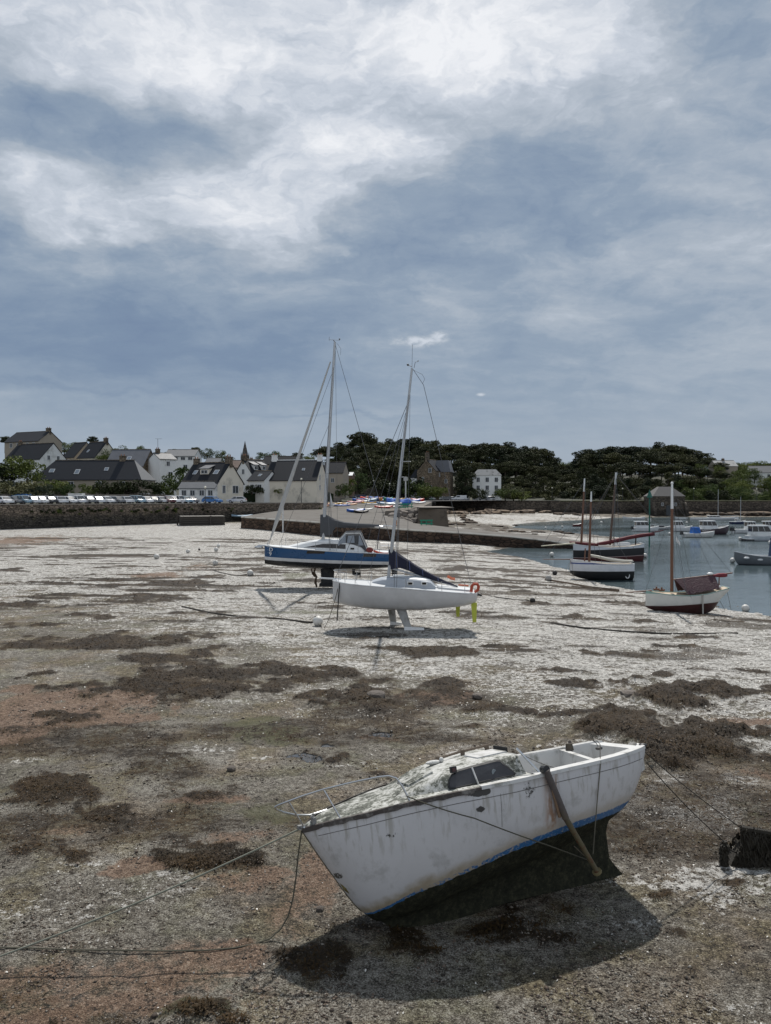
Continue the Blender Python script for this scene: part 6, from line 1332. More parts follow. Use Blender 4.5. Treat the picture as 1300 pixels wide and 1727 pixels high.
def white_blue_boat():
    D = 66.0; k = D/F; zz = lambda py: CZ-(py-838)*k; X0 = (1014-650)*k; xx = lambda px: (px-650)*k-X0; B = -1.15; Z = lambda py: zz(py)-B
    t = thing('small_sailboat', 'white wooden boat with blue line and black bottom at the water edge', 'sailboat', (X0, D, B))
    st = [(xx(962), .04, Z(944), Z(966), 1.0, 1.0), (xx(968), .42, Z(944.8), Z(971), .9, 1.0), (xx(985), .85, Z(946.5), Z(976.5), .75, 1.0), (xx(1015), 1.05, Z(949.5), Z(980), .65, .95), (xx(1040), .98, Z(951), Z(981), .7, .9), (xx(1056), .86, Z(951), Z(981), .75, .85), (xx(1066), .78, Z(950.3), Z(979), .8, .85)]
    rows = old_boat(t, D, k, X0, st, 0, band_mat('white_blue_paint', [(Z(962.3), (.018,.018,.02)), (Z(949.4)-.06, (.70,.71,.74)), (Z(949.4)+.05, (.03,.06,.25)), (None, (.70,.71,.74))], .0, .4, .01))
    deck_mesh(rows, .05, .03).build('deck', m_grey, t, smooth=True); rail_strip(rows, .04, .0).build('gunwale_rail', m_gel, t)
    mf = (xx(994), 0, Z(949)); mm = (xx(996.6), 0, Z(846)); mh = (xx(997), 0, Z(829)); mb = MB(); mb.tube([mf, mm], [.11,.085], 10); ms = mb.build('mast', m_varn, t, smooth=True); mb = MB(); mb.tube([mm, mh], [.085,.06], 10); mb.build('mast_tip', m_gel, ms, smooth=True)
    mb = MB(); mb.tube([(xx(986), 0, Z(949)), (xx(988), .1, Z(925))], [.07,.06], 7); mb.build('samson_post', m_varn, t)
    mb = MB(); cloth(mb, [(xx(p), 0, Z(q)) for p, q in ((996,934.5),(1010,937),(1030,941.5),(1050,944),(1067,944.5))], [.14,.2,.2,.18,.12], [.2,.26,.28,.28,.22]); mb.tube([(xx(994),0,Z(936)),(xx(1069),0,Z(947))], .05, 6); mb.build('furled_sail', M('cream_sail', (.52,.50,.44), .8, .15, 3, bump=.03), t, smooth=True)
    mb = MB(); mb.tube([(xx(916), 0, Z(943.5)), (xx(966), 0, Z(943.5))], [.03,.05], 7); mb.build('bowsprit', m_varn, t)
    mb = MB(); c = (xx(1054.5), -.62, Z(969.5)); mb.tube([(c[0]+.17*cos(a), c[1]-.13*0-.1, c[2]+.24*sin(a)) for a in np.linspace(0, 2*pi, 14)], .05, 6); mb.build('fender_ring', m_gel, t)
    mb = MB(); mb.hexa([(xx(1056),-.05,Z(980)),(xx(1064),-.05,Z(980)),(xx(1064),.05,Z(980)),(xx(1056),.05,Z(980))], [(xx(1064),-.05,Z(952)),(xx(1067.5),-.05,Z(952)),(xx(1067.5),.05,Z(952)),(xx(1064),.05,Z(952))]); mb.build('rudder', m_blackp, t)
    for a, b in (((xx(918),0,Z(943.5)), mm), ((xx(1010),-1.0,Z(949)), mm), ((xx(1010),1.0,Z(949)), mm), ((xx(1062),0,Z(949)), mm)): wire(t, 'stay', [a, b], .014)
    for a, b in (((xx(963),0,Z(945)), (xx(946),-1.5,Z(965))), ((xx(963),0,Z(946)), (xx(948),-2.5,Z(964))), ((xx(964),-.1,Z(948)), (xx(964),-1,Z(974))), ((xx(1065.5),-.5,Z(953)), (xx(1066),-.8,Z(990)))): wire(t, 'mooring_line', [a, b], .016, m_rope)
    for a, b in (((xx(996),-.98,Z(950)), (xx(1004),-.75,Z(962))), ((xx(1036),-1.0,Z(951.5)), (xx(1030),-.85,Z(962)))): wire(t, 'hull_line', [a, b], .008)
    return t
white_blue_boat()
def black_boat():
    D = 86.0; k = D/F; zz = lambda py: CZ-(py-838)*k; X0 = (1025-650)*k; xx = lambda px: (px-650)*k-X0; B = -1.9; Z = lambda py: zz(py)-B
    t = thing('gaff_boat', 'black two masted gaff boat with maroon bottom beyond the white boat', 'sailboat', (X0, D, B))
    st = [(xx(967), .05, Z(917.5), Z(944), 1.0, 1.0), (xx(974), .65, Z(918.5), Z(952), .85, 1.0), (xx(995), 1.15, Z(920.5), Z(957), .7, .95), (xx(1025), 1.35, Z(922.3), Z(960), .6, .9), (xx(1055), 1.25, Z(921), Z(960), .65, .9), (xx(1073), 1.0, Z(918.5), Z(956), .75, .9), (xx(1083), .8, Z(916.5), Z(950), .8, .9)]
    rows = old_boat(t, D, k, X0, st, 0, band_mat('black_maroon_paint', [(Z(938.5), (.075,.018,.018)), (Z(937.6), (.45,.35,.33)), (Z(925.3), (.014,.014,.016)), (None, (.64,.66,.70))], -.045, .4, .01))
    deck_mesh(rows, .1, .03).build('deck', m_grey, t, smooth=True); rail_strip(rows, .05, .0).build('gunwale_rail', m_gel, t)
    for (a, b, c, r) in (((980.6,916),(984.6,829),(985.5,807),.13), ((1029,919),(1037.3,817),(1038.5,797),.14)):
        mb = MB(); mb.tube([(xx(a[0]),0,Z(a[1])), (xx(b[0]),0,Z(b[1]))], [r,r*.8], 10); ms = mb.build('mast', m_varn if a[0] < 1000 else M('brown_spar', (.11,.07,.05), .5, .2, 3), t, smooth=True); mb = MB(); mb.tube([(xx(b[0]),0,Z(b[1])), (xx(c[0]),0,Z(c[1]))], [r*.8,r*.6], 10); mb.build('mast_tip', m_gel, ms, smooth=True)
    mb = MB(); mb.tube([(xx(913),0,Z(921)), (xx(970),0,Z(916.5))], [.06,.1], 7); mb.build('bowsprit', M('pale_spar', (.55,.5,.36), .5, .15, 2), t)
    m_red = M('maroon_boom_sail', (.10,.014,.02), .8, .25, 3, bump=.03)
    mb = MB(); cloth(mb, [(xx(p), 0, Z(q)) for p, q in ((1008,915),(1020,912.5),(1040,908),(1060,903.5),(1080,900),(1095,898.5),(1104,899))], [.2,.3,.32,.3,.28,.25,.15], [.3,.45,.5,.45,.45,.4,.3]); mb.tube([(xx(1006),0,Z(918)),(xx(1119),0,Z(894.5))], .06, 6); mb.build('furled_sail', m_red, t, smooth=True)
    mb = MB(); cloth(mb, [(xx(p), .3, Z(q)) for p, q in ((962,913),(985,914.5),(1010,917))], [.15,.3,.15], [.25,.4,.3]); mb.build('lowered_sail', M('dark_red_sail', (.10,.015,.02), .8, .25, 3), t, smooth=True)
    mb = MB(); mb.tube([(xx(1072),0,Z(919)), (xx(1073),0,Z(901))], .08, 6); mb.build('boom_crutch', m_blackp, t)
    mb = MB(); mb.box((xx(1048),0,Z(917.5)), (1.8,1.0,.35)); mb.build('cabin_hatch', m_gel, t)
    mh = (xx(1038.3),0,Z(799)); fh = (xx(985.3),0,Z(812))
    for a, b in (((xx(990),0,Z(900)), mh), ((xx(968),0,Z(918)), mh), ((xx(1100),0,Z(873)), mh), ((xx(1030),-1.3,Z(922)), mh), ((xx(1040),-1.3,Z(922)), mh), ((xx(1040),1.3,Z(922)), mh), ((xx(914),0,Z(921)), fh), ((xx(988),-1.0,Z(919)), fh)): wire(t, 'stay', [a, b], .02)
    mb = MB(); mb.tube([(xx(990),0,Z(890)), (xx(1036),0,Z(802))], .03, 5); mb.build('gaff_line', m_rope, t); mb = MB(); mb.tube([(xx(1041),0,Z(803)), (xx(1092),0,Z(867)), (xx(1112),0,Z(884))], .03, 5); mb.build('topping_lift', m_rope, t)
    wire(t, 'hull_line', [(xx(1062),-1.2,Z(921)), (xx(1072),-.75,Z(938))], .02, m_rope)
    return t
black_boat()
# ---- moored motor boats
m_out = M('outboard_cowl', (.018,.018,.02), .4, .2, 3)
def motorboat(name, label, pxa, pxb, pyw, hullc, fb=.75, bowright=True, cabin=None, engines=0, cover=None, group=None, cat='motor boat', extras=None, stripe=None):
    D = (CZ-WATER_Z)*F/(pyw-838); k = D/F; L = (pxb-pxa)*k; x0 = ((pxa+pxb)/2-650)*k
    t = thing(name, label, cat, (x0, D, WATER_Z), 0 if bowright else pi, group); W = min(2.4, L*.4)/2; h = L/2
    st = [(-h, W*.9, fb*.95, -.25, .45, 1.0), (-h*.4, W, fb*.95, -.3, .45, 1.0), (h*.2, W*.95, fb*1.05, -.3, .55, 1.0), (h*.65, W*.62, fb*1.25, -.15, .8, 1.0), (h*.93, W*.16, fb*1.45, .15, 1.0, 1.0), (h, .03, fb*1.5, fb*.7, 1.0, 1.0)]
    rows = loft_hull(st, 18, 7); mb = hull_mesh(rows, False, False); mb.add(rows[0], [tuple(range(len(rows[0])))])
    mb.build('hull', band_mat('hull_'+''.join('%02d' % int(c*99) for c in hullc[:3]), [(.06, (.03,.03,.035)), (None, hullc)], 0, .3), t, smooth=True)
    deck_mesh(rows, .12 if cabin else .3, .05).build('deck', m_gel, t, smooth=True); rail_strip(rows[::-1], .045, .0).build('gunwale', m_gel, t)
    if cabin:
        a, b, ch = cabin; xa, xb = -h+a*L, -h+b*L; w = W*.72; z0 = fb*.9; tp = .16
        mb = MB(); mb.hexa([(xa,-w,z0),(xb,-w,z0),(xb,w,z0),(xa,w,z0)], [(xa,-w*.95,z0+ch*.42),(xb-.1,-w*.95,z0+ch*.42),(xb-.1,w*.95,z0+ch*.42),(xa,w*.95,z0+ch*.42)]); cb = mb.build('cabin', m_gel, t)
        mb = MB(); mb.hexa([(xa+.06,-w*.93,z0+ch*.42),(xb-.14,-w*.93,z0+ch*.42),(xb-.14,w*.93,z0+ch*.42),(xa+.06,w*.93,z0+ch*.42)], [(xa+.08,-w*.86,z0+ch*.9),(xb-.14-ch*.3,-w*.84,z0+ch*.9),(xb-.14-ch*.3,w*.84,z0+ch*.9),(xa+.08,w*.86,z0+ch*.9)]); mb.build('cabin_window', m_tint, cb)
        for u in (0, .33, .66, 1):
            for s in (-1, 1):
                mb = MB(); q0 = Vector((xa+.06+(xb-.2-xa)*u, s*w*.94, z0+ch*.42)); q1 = Vector((xa+.08+(xb-.22-ch*.3-xa)*u, s*w*.87, z0+ch*.9)); mb.tube([q0, q1], .045, 4); mb.build('window_post', m_gel, cb)
        mb = MB(); mb.hexa([(xa-.15,-w,z0+ch*.9),(xb-ch*.3,-w,z0+ch*.9),(xb-ch*.3,w,z0+ch*.9),(xa-.15,w,z0+ch*.9)], [(xa-.1,-w*.9,z0+ch),(xb-.1-ch*.3,-w*.9,z0+ch),(xb-.1-ch*.3,w*.9,z0+ch),(xa-.1,w*.9,z0+ch)]); mb.build('cabin_roof', m_gel, cb)
        wire(t, 'aerial', [(xa+.3,0,z0+ch), (xa+.1,0,z0+ch+1.3)], .02)
    for e in range(engines):
        y = 0 if engines == 1 else (e-.5)*.7; mb = MB(); mb.hexa([(-h-.65,y-.17,.45),(-h-.1,y-.17,.5),(-h-.1,y+.17,.5),(-h-.65,y+.17,.45)], [(-h-.55,y-.15,1.15),(-h-.12,y-.15,1.1),(-h-.12,y+.15,1.1),(-h-.55,y+.15,1.15)]); en = mb.build('outboard_motor', m_out, t)
        mb = MB(); mb.hexa([(-h-.4,y-.06,-.4),(-h-.2,y-.06,-.4),(-h-.2,y+.06,-.4),(-h-.4,y+.06,-.4)], [(-h-.42,y-.08,.48),(-h-.15,y-.08,.48),(-h-.15,y+.08,.48),(-h-.42,y+.08,.48)]); mb.build('motor_leg', m_gel, en)
    if cover:
        a, b, ch, col = cover; xa, xb = -h+a*L, -h+b*L; w = W*.8; z0 = fb*.8; mb = MB(); mb.hexa([(xa,-w,z0),(xb,-w,z0),(xb,w,z0),(xa,w,z0)], [(xa+.1,-w*.8,z0+ch),(xb-.15,-w*.8,z0+ch),(xb-.15,w*.8,z0+ch),(xa+.1,w*.8,z0+ch)]); mb.build('canvas_cover', M('cloth_c%02d' % int(col[2]*99), col, .8, .2, 2, bump=.03), t)
    R_ = []
    for r in rows[-9:]: R_.append((r[0][0], r[0][1]*.9, r[0][2]+.5))
    for r in rows[-9:][::-1]: R_.append((r[-1][0], r[-1][1]*.9, r[-1][2]+.5))
    if L > 4.4 and not name == 'work_boat': wire(t, 'bow_rail', R_, .02, m_steel)
    return t, D, k, L
Wh = (.66,.67,.68)
motorboat('motor_boat', 'white cabin cruiser with tilted black outboard, leftmost of the moored motor boats', 1069, 1111, 896.5, Wh, .8, True, (.06,.62,1.5), 1)
motorboat('motor_boat', 'small grey open boat right of the leftmost cabin cruiser', 1103, 1131, 893.5, (.30,.31,.32), .55, True, None, 1, (.3,.6,.5,(.03,.03,.04)))
motorboat('motor_boat', 'white cabin boat just behind the brown mast of the maroon covered boat', 1136, 1168, 896, Wh, .8, True, (.05,.55,1.5), 0)
motorboat('motor_boat', 'white open boat with a bright blue box cover', 1153, 1205, 906, (.60,.60,.58), .75, True, None, 1, (.26,.5,1.25,(.02,.12,.42)))
motorboat('motor_boat', 'white cabin boat with dark maroon hull behind the blue covered boat', 1176, 1229, 901, (.055,.035,.045), 1.15, True, (.12,.62,1.7), 0)
motorboat('motor_boat', 'white boat with black outboards left of the largest moored boat at right', 1238, 1288, 899, Wh, .8, True, (.4,.75,1.7), 2)
motorboat('motor_boat', 'largest moored white cabin boat at the right edge with pale blue stripe', 1262, 1322, 912, (.52,.56,.60), .85, True, (.05,.62,1.9), 0)
motorboat('motor_boat', 'white boat cut by the right edge behind the largest one', 1284, 1325, 897, Wh, .8, True, (.1,.6,1.6), 0)
motorboat('dinghy', 'small dark rowing dinghy in front of the largest moored white boat', 1249, 1271, 912.5, (.05,.05,.055), .35, False, None, 0, cat='dinghy')
t_, D_, k_, L_ = motorboat('work_boat', 'grey open work boat cut by the right edge, nearest of the moored boats', 1239, 1325, 952, (.13,.145,.16), .95, False, None, 0, cat='work boat')
for px, py in ((1259,941),(1282,944),(1266,938)):
    p = at(px, py, D_-1.0 if py > 940 else D_); o = MB().ball((0,0,0), (.32,.14,.13), 10, 7).build('boat_fender', m_gel, smooth=True); o.location = p; tag(o, {(1259,941): 'white fender hanging on the bow side of the grey work boat', (1282,944): 'white fender hanging amidships on the grey work boat', (1266,938): 'white bundle lying on the deck of the grey work boat'}[(px,py)], 'fender')
p = at(1299, 948, D_); tt_ = thing('wheelhouse_post', 'dark blue mast post standing on the grey work boat at the right edge', 'post', (p.x, D_, -.2)); mb = MB(); mb.hexa([(-.1,-.3,0),(.7,-.3,0),(.7,.3,0),(-.1,.3,0)], [(.12,-.25,2.1),(.6,-.25,2.1),(.6,.25,2.1),(.12,.25,2.1)]); mb.build('post', M('navy_paint', (.02,.04,.09), .5), tt_)
def far_sail(name, label, pxa, pxb, pyw, c, mpx, mpy, D=None):
    t, D, k, L = motorboat(name, label, pxa, pxb, pyw, c, .7, True, (.35,.6,.8), 0, None, None, 'sailboat'); x = (mpx-650)*k-t.location.x; h = (pyw-mpy)*k
    mb = MB(); mb.tube([(x,0,.5),(x,0,h)], [.1,.06], 7); mb.build('mast', m_alu, t); return t
far_sail('sailboat', 'small navy sailboat moored near the right far shore', 1232, 1258, 884, (.02,.03,.08), 1249, 838)
far_sail('sailboat', 'white sailboat with bare mast beached under the right far wall', 1166, 1246, 877, Wh, 1211, 825)
for i, (a, b, y, c, lab) in enumerate([(1050,1068,875.5,Wh,'white dinghy drawn up left of the mill house'),(1066,1088,876,Wh,'white dinghy beside the other at the left foot of the mill house'),(1138,1158,876,Wh,'white low boat lying right of the mill house'),(966,982,888,(.10,.02,.02),'small dark red boat far out beyond the slipway')]):
    motorboat('dinghy', lab, a, b, y, c, .6, bool(i % 2), None, 0, cat='dinghy')
# ---- buoys
def buoy(px, py, rpx, label, D=None, z=None, col='white', group=None, water=False, dark=False):
    if water: D = (CZ-WATER_Z)*F/(py+rpx-838); c = at(px, py, D)
    else:
        c = gr(px, py+rpx*.95); D = c.y; c = Vector((c.x, c.y, c.z+rpx*D/F*.9))
    r = rpx*D/F; t = thing('mooring_buoy', label, 'buoy', tuple(c), random.uniform(0,6), group); t.rotation_euler = (random.uniform(-.5,.5), random.uniform(-.5,.5), random.uniform(0,6))
    m = {'white': M('buoy_white', (.58,.57,.54), .5, .12, 3, dirt=(.30,.28,.24), dsc=4, rnd=.12), 'grey': M('buoy_grey', (.33,.32,.30), .6, .2, 3, rnd=.1), 'black': M('buoy_black', (.03,.028,.025), .7, .2, 3)}[col]
    mb = MB(); mb.ball((0,0,0), r, 18, 12); mb.build('float', m, t, smooth=True)
    mb = MB(); mb.tube([(0,0,-r*1.15),(0,0,-r*.93)], r*.2, 8); mb.tube([(0,0,r*.95),(0,0,r*1.15)], r*.16, 8); mb.build('rope_eye', m_blackp, t)
    if dark: mb = MB(); mb.tube([(0,-r*1.0,.0),(0,-r*.9,0)], r*.3, 10); mb.build('hub', m_blackp, t)
    return t
buoy(536,1047,8.6,'white mooring buoy below the bow of the white sailboat'); buoy(422,966,5.4,'white mooring buoy left of the blue sailboat, nearest to it'); buoy(363,949,4.6,'white buoy left of the blue sailboat bow, second nearest')
buoy(364.5,926.5,3.6,'small white buoy, right one of the far pair on the sand'); buoy(317,929.5,3.6,'small white buoy between the far pair and the left one'); buoy(264,938.5,4.8,'white buoy on the pale sand, leftmost of the sand buoys'); buoy(368.5,920,3.2,'small white buoy farthest back beneath the slipway corner',col='white'); buoy(336,926.5,1.8,'tiny dark buoy between the small white ones',col='black')
buoy(925,974.5,5.2,'grey buoy on the sand at the water edge left of the white boat',col='grey'); buoy(935.5,966,4.2,'dark buoy with weed just left of the white boat bow',col='black'); buoy(898,1012.5,4.8,'dark weedy buoy on the sand right of the white sailboat',col='black')
buoy(930.5,935,4,'white buoy floating near the end of the slipway wall',water=True); buoy(1087.5,937,4,'black and white buoy floating right of the black gaff boat',water=True,dark=True); buoy(1257,1025,6.4,'white buoy with dark hub at the water edge right of the maroon covered boat',dark=True)
buoy(1235.5,945,4.5,'white buoy at the bow of the grey work boat',water=True); buoy(1248,908.5,3,'white buoy at the bow of the largest moored boat',water=True); buoy(1299,915,3.4,'white buoy at the right edge of the picture',water=True); buoy(1083,921,3,'white buoy at the stern of the black gaff boat',water=True)
buoy(920,890,1.8,'tiny white buoy in the dark cove, leftmost of three',water=True); buoy(948,888.5,2,'tiny white buoy in the dark cove, middle one of three',water=True); buoy(1014,881,2.2,'tiny white buoy in the dark cove nearest the far beach',water=True); buoy(1129,900,2.4,'white buoy between the two left motor boats',water=True); buoy(1158,881.5,2,'small white buoy behind the white cabin boats',water=True)
# mooring warps lying on the sand
def ground_rope(name, label, pts, r, m, lift=.02, cat='rope'):
    P_ = []
    for (x0, y0), (x1, y1) in zip(pts[:-1], pts[1:]):
        for i in range(8): p = gr(x0+(x1-x0)*i/8, y0+(y1-y0)*i/8); P_.append((p.x, p.y, p.z+lift))
    mb = MB(); mb.tube(P_, r, 5); o = mb.build(name, m); return tag(o, label, cat)
m_chain = M('weedy_chain', (.08,.05,.03)); m_dkrope = M('dark_rope', (.035,.03,.024), .9, .3, 10)
ground_rope('mooring_rope', 'dark weedy rope on the sand running left from the nearest white buoy', [(530,1050),(520,1050),(470,1044),(400,1040),(355,1034),(300,1022)], .05, m_dkrope)
ground_rope('mooring_rope', 'rope on the sand between two white buoys left of the blue sailboat', [(417,969),(400,972),(375,967),(352,960)], .05, m_dkrope)
ground_rope('mooring_rope', 'dark weed covered rope lying behind the maroon covered boat', [(930,1052),(985,1060),(1050,1066),(1130,1070),(1260,1069)], .06, m_dkrope)
ground_rope('mooring_rope', 'weedy chain running from the dark buoy towards the white boat', [(920,978),(960,985),(1000,992),(1050,997)], .12, m_chain)
ground_rope('mooring_rope', 'second weedy chain nearer the water edge by the white boat', [(965,990),(1010,995),(1048,999)], .10, m_chain)
ground_rope('mooring_rope', 'weedy rope behind the stern of the white sailboat ending at a dark buoy', [(812,1003),(835,1008),(870,1012),(895,1014)], .05, m_dkrope)
# shadowless small person on the slip
def person(loc, h, rot, label, top, bottom, pose=0):
    t = thing('person', label, 'person', loc, rot); V = []; E = []; Rr = []
    def j(p, r, par=None):
        V.append(Vector(p)*h/1.75); Rr.append(r*h/1.75)
        if par is not None: E.append((par, len(V)-1))
        return len(V)-1
    pel = j((0,0,.95), .15); ch = j((0,0,1.3), .17, pel); nk = j((0,0,1.5), .065, ch); j((0,.02,1.62), .105, nk)
    for s in (-1, 1):
        hp = j((s*.1,0,.9), .095, pel); kn = j((s*.12,-.03 if s > 0 else .06,.5), .065, hp); an = j((s*.12,.02 if s > 0 else .12,.08), .045, kn); j((s*.13,-.14,.04), .04, an)
        sh = j((s*.2,0,1.42), .065, ch); el = j((s*.27,.02,1.14), .048, sh); j((s*.24,-.16,.96), .036, el)
    me = bpy.data.meshes.new('body'); me.from_pydata(V, E, []); m, g, b = new_mat('clothes_'+top+bottom); z = g.xyz(g.n('ShaderNodeTexCoord').outputs['Object'])[2]
    c = g.ramp(g.m('DIVIDE', z, h), [(0, (.05,.04,.035)), (.05, HULLC[bottom]), (.56, HULLC[top]), (.86, (.45,.26,.18)), (.94, (.05,.035,.025))], 'CONSTANT'); g.set(b.inputs['Base Color'], c); b.inputs['Roughness'].default_value = .8
    o = mesh_obj('body', me, m, t); sk = o.modifiers.new('skin', 'SKIN'); 
    for i, d in enumerate(me.skin_vertices[0].data): d.radius = (Rr[i], Rr[i])
    me.skin_vertices[0].data[0].use_root = True; su = o.modifiers.new('sub', 'SUBSURF'); su.levels = 1; su.render_levels = 1
    return t
D = 124; x = (668-650)/F*D; person((x, D, slip_z(x, D)), 1.75, 1.2, 'person in orange trousers and white top standing on the slipway', 'white', 'orange')
x = (618-650)/F*222; person((x, 222, 5.05), 1.75, .4, 'person in white top and red trousers at the top of the slipway', 'white', 'red'); x = (638-650)/F*223; person((x, 223, 5.05), 1.75, 2, 'person in red top and dark trousers among the covers at the slipway top', 'red', 'black'); x = (656-650)/F*190; person((x, 190, 4.75), 1.8, 3, 'person in yellowish top standing behind the bright blue covers', 'yellow', 'grey')
# small sail boat with white sail by the quay corner
D = 178; x = (556-650)/F*D; t = thing('small_sail', 'small white sail standing on the slipway edge by the quay corner', 'sail', (x, D, slip_z(x, D))); mb = MB(); mb.add([(0,-.02,.2),(.9,-.02,.2),(.15,-.02,3.4),(0,.02,.2),(.9,.02,.2),(.15,.02,3.4)], [(0,1,2),(5,4,3),(0,3,4,1),(1,4,5,2),(2,5,3,0)]); mb.build('sail', m_gel, t); mb = MB(); mb.tube([(0,0,0),(.1,0,3.6)], .04, 6); mb.build('mast', m_alu, t)
# ------------------------------------------------------------------ the stranded old sailboat in the foreground
K0 = onz(640, 1562, 0); K1 = onz(1052, 1474, 0); BU = (K1-K0).normalized(); AW = Vector((-BU.y, BU.x, 0)); HEEL = radians(14)
BW = Vector((0,0,1))*cos(HEEL)+AW*sin(HEEL); BV = AW*cos(HEEL)-Vector((0,0,1))*sin(HEEL)
BM = Matrix(((BU.x,BV.x,BW.x,K0.x),(BU.y,BV.y,BW.y,K0.y),(BU.z,BV.z,BW.z,K0.z-.03),(0,0,0,1))); BMI = BM.inverted()
def lb(px, py, b):
    """photograph pixel + lateral offset -> boat coordinates"""
    d = ray(px, py); o = BMI @ Vector((0,0,CZ)); e = BMI.to_3x3() @ d; return o+e*((b-o.y)/e.y)
def wreck():
    t = bpy.data.objects.new('old_sailboat', None); COL.objects.link(t); t.matrix_world = BM
    tag(t, 'weathered white sailboat leaning on the mud, nearest boat in the foreground', 'sailboat')
    xs_ = [-1.10,-.73,-.25,.33,1.13,2.0,2.96,3.94,4.68]; bs = [.02,.40,.63,.83,.98,1.04,1.03,.93,.74]; zs_ = [1.55,1.66,1.74,1.83,1.90,1.94,2.0,2.05,2.11]
    kx = [-1.10,-.67,-.24,0.0,.5,1.2,2,3,4,4.45,4.68]; kz = [1.54,.85,.26,.10,.13,.28,.45,.66,.93,1.18,1.62]
    st = []
    for x in [-1.10,-1.0,-.85,-.67,-.45,-.24,0,.33,.7,1.13,1.55,2,2.5,2.96,3.45,3.94,4.2,4.4,4.56,4.66,4.71]:
        b = spline(xs_, bs, min(x, 4.68)); z = spline(xs_, zs_, min(x, 4.68)); k = spline(kx, kz, min(x, 4.68)); fore = 1-sst(np.array(x), -1.0, 1.2); 
        if x > 4.5: b *= 1-.10*((x-4.5)/.21)**2
        if x > 4.68: k = 1.72
        st.append((x, b, z, k, .85+.55*float(fore), 1.0+.05*float(fore)))
    A = np.array(st)
    def H(x, z):
        b, zs, zk, p, q = (float(spline(A[:,0], A[:,j], x)) for j in range(1, 6)); sn = min(1, max(0, (zs-z)/(zs-zk)))**(1/q); return b*max(0, 1-sn*sn)**(p/2)
    rows = loft_hull(st, 90, 26)
    mb = MB(); mb.grid(rows); mb.add(rows[-1], [tuple(range(len(rows[-1])))])
    # paint-line height per vertex
    px_ = [-.6,-.24,.45,1.15,2.0,2.94,4.28,5]; pz_ = [.20,.26,.59,.78,1.01,1.16,1.29,1.34]
    m, g, b = new_mat('old_hull_paint'); P = g.n('ShaderNodeTexCoord').outputs['Object']; x, y, z = g.xyz(P); wl = g.attr('wl'); dn = g.attr('below_sheer')
    n1 = g.noise(P, 2.2, 6, .7); n2 = g.noise(P, 9, 5, .7); n3 = g.noise(g.vm('MULTIPLY', P, (6,6,.9)), 2.2, 4, .6); n4 = g.noise(P, 26, 4, .7)
    w = g.m('ADD', wl, g.m('MULTIPLY', g.m('SUBTRACT', n2, .5), .07))
    c = g.mix(n1, (.50,.495,.505), (.60,.595,.605))
    c = g.mix(g.m('MULTIPLY', g.ss(n1, .52, .70), .6), c, (.33,.325,.315))
    # hairline dirt, scuffs and vertical runs
    c = g.mix(g.m('MULTIPLY', g.m('MULTIPLY', g.ss(n3, .50, .68), g.ss(dn, 1.0, .05)), .75), c, (.30,.285,.25))
    sc = g.m('MULTIPLY', g.ss(n4, .66, .70), g.ss(n1, .50, .60)); c = g.mix(g.m('MULTIPLY', sc, .65), c, (.16,.16,.165))
    # yellow-brown scum above the boot top, strongest forward
    sk = g.m('MULTIPLY', g.ss(g.m('ADD', w, g.m('MULTIPLY', g.m('SUBTRACT', n1, .5), .28)), .20, .02), g.lin(x, .2, 3.2, .95, .5)); c = g.mix(sk, c, g.mix(n2, (.20,.165,.105), (.46,.38,.27)))
    c = g.mix(g.m('MULTIPLY', g.ss(g.m('ADD', w, g.m('MULTIPLY', n1, -.1)), .05, -.0), .0), c, (.1,.1,.1))
    # rust under the leg fitting and flaked black patches under the rail
    ru = g.m('MULTIPLY', g.m('MULTIPLY', g.ss(g.m('ABSOLUTE', g.m('SUBTRACT', x, g.m('ADD', 2.58, g.m('MULTIPLY', g.m('SUBTRACT', n3, .5), .25)))), .17, .02), g.ss(wl, -.02, .15)), g.ss(n3, .30, .6)); ru = g.m('MULTIPLY', ru, g.ss(y, .0, -.2)); c = g.mix(g.m('MULTIPLY', ru, .85), c, (.26,.13,.055))
    def patch(cx, cz, rx, rz): 
        return g.ss(g.m('ADD', g.m('POWER', g.m('DIVIDE', g.m('SUBTRACT', x, cx), rx), 2.0), g.m('POWER', g.m('DIVIDE', g.m('SUBTRACT', z, cz), rz), 2.0)), 1.0, .1)
    pk_ = g.m('MAXIMUM', g.m('MULTIPLY', patch(1.38, 1.86, .30, .09), 1.0), g.m('MAXIMUM', g.m('MULTIPLY', patch(2.22, 1.78, .20, .26), .62), g.m('MAXIMUM', g.m('MULTIPLY', patch(1.38, 1.62, .12, .07), .8), g.m('MAXIMUM', g.m('MULTIPLY', patch(-.62, .86, .09, .10), .75), g.m('MULTIPLY', patch(.05, 1.42, .16, .09), .62)))))
    c = g.mix(g.ss(g.m('ADD', pk_, g.m('MULTIPLY', g.m('SUBTRACT', g.noise(P, 15, 5, .7), .5), 1.1)), .62, .74), c, (.05,.048,.045))
    # blue boot top, worn away forward, then black weedy bottom
    bw = g.lin(x, -.2, 4.4, .035, .15); fr = g.m('DIVIDE', w, bw)
    blue = g.m('MULTIPLY', g.ss(fr, .12, -.05), g.ss(g.m('ADD', n2, g.m('ADD', g.lin(x, .3, 4.2, -.13, .20), g.m('MULTIPLY', g.ss(x, .7, -.1), .26))), .36, .50)); c = g.mix(blue, c, g.mix(n2, (.015,.075,.20), (.03,.15,.36)))
    c = g.mix(g.m('MULTIPLY', g.m('MULTIPLY', blue, g.ss(n4, .56, .62)), .7), c, (.30,.36,.40))
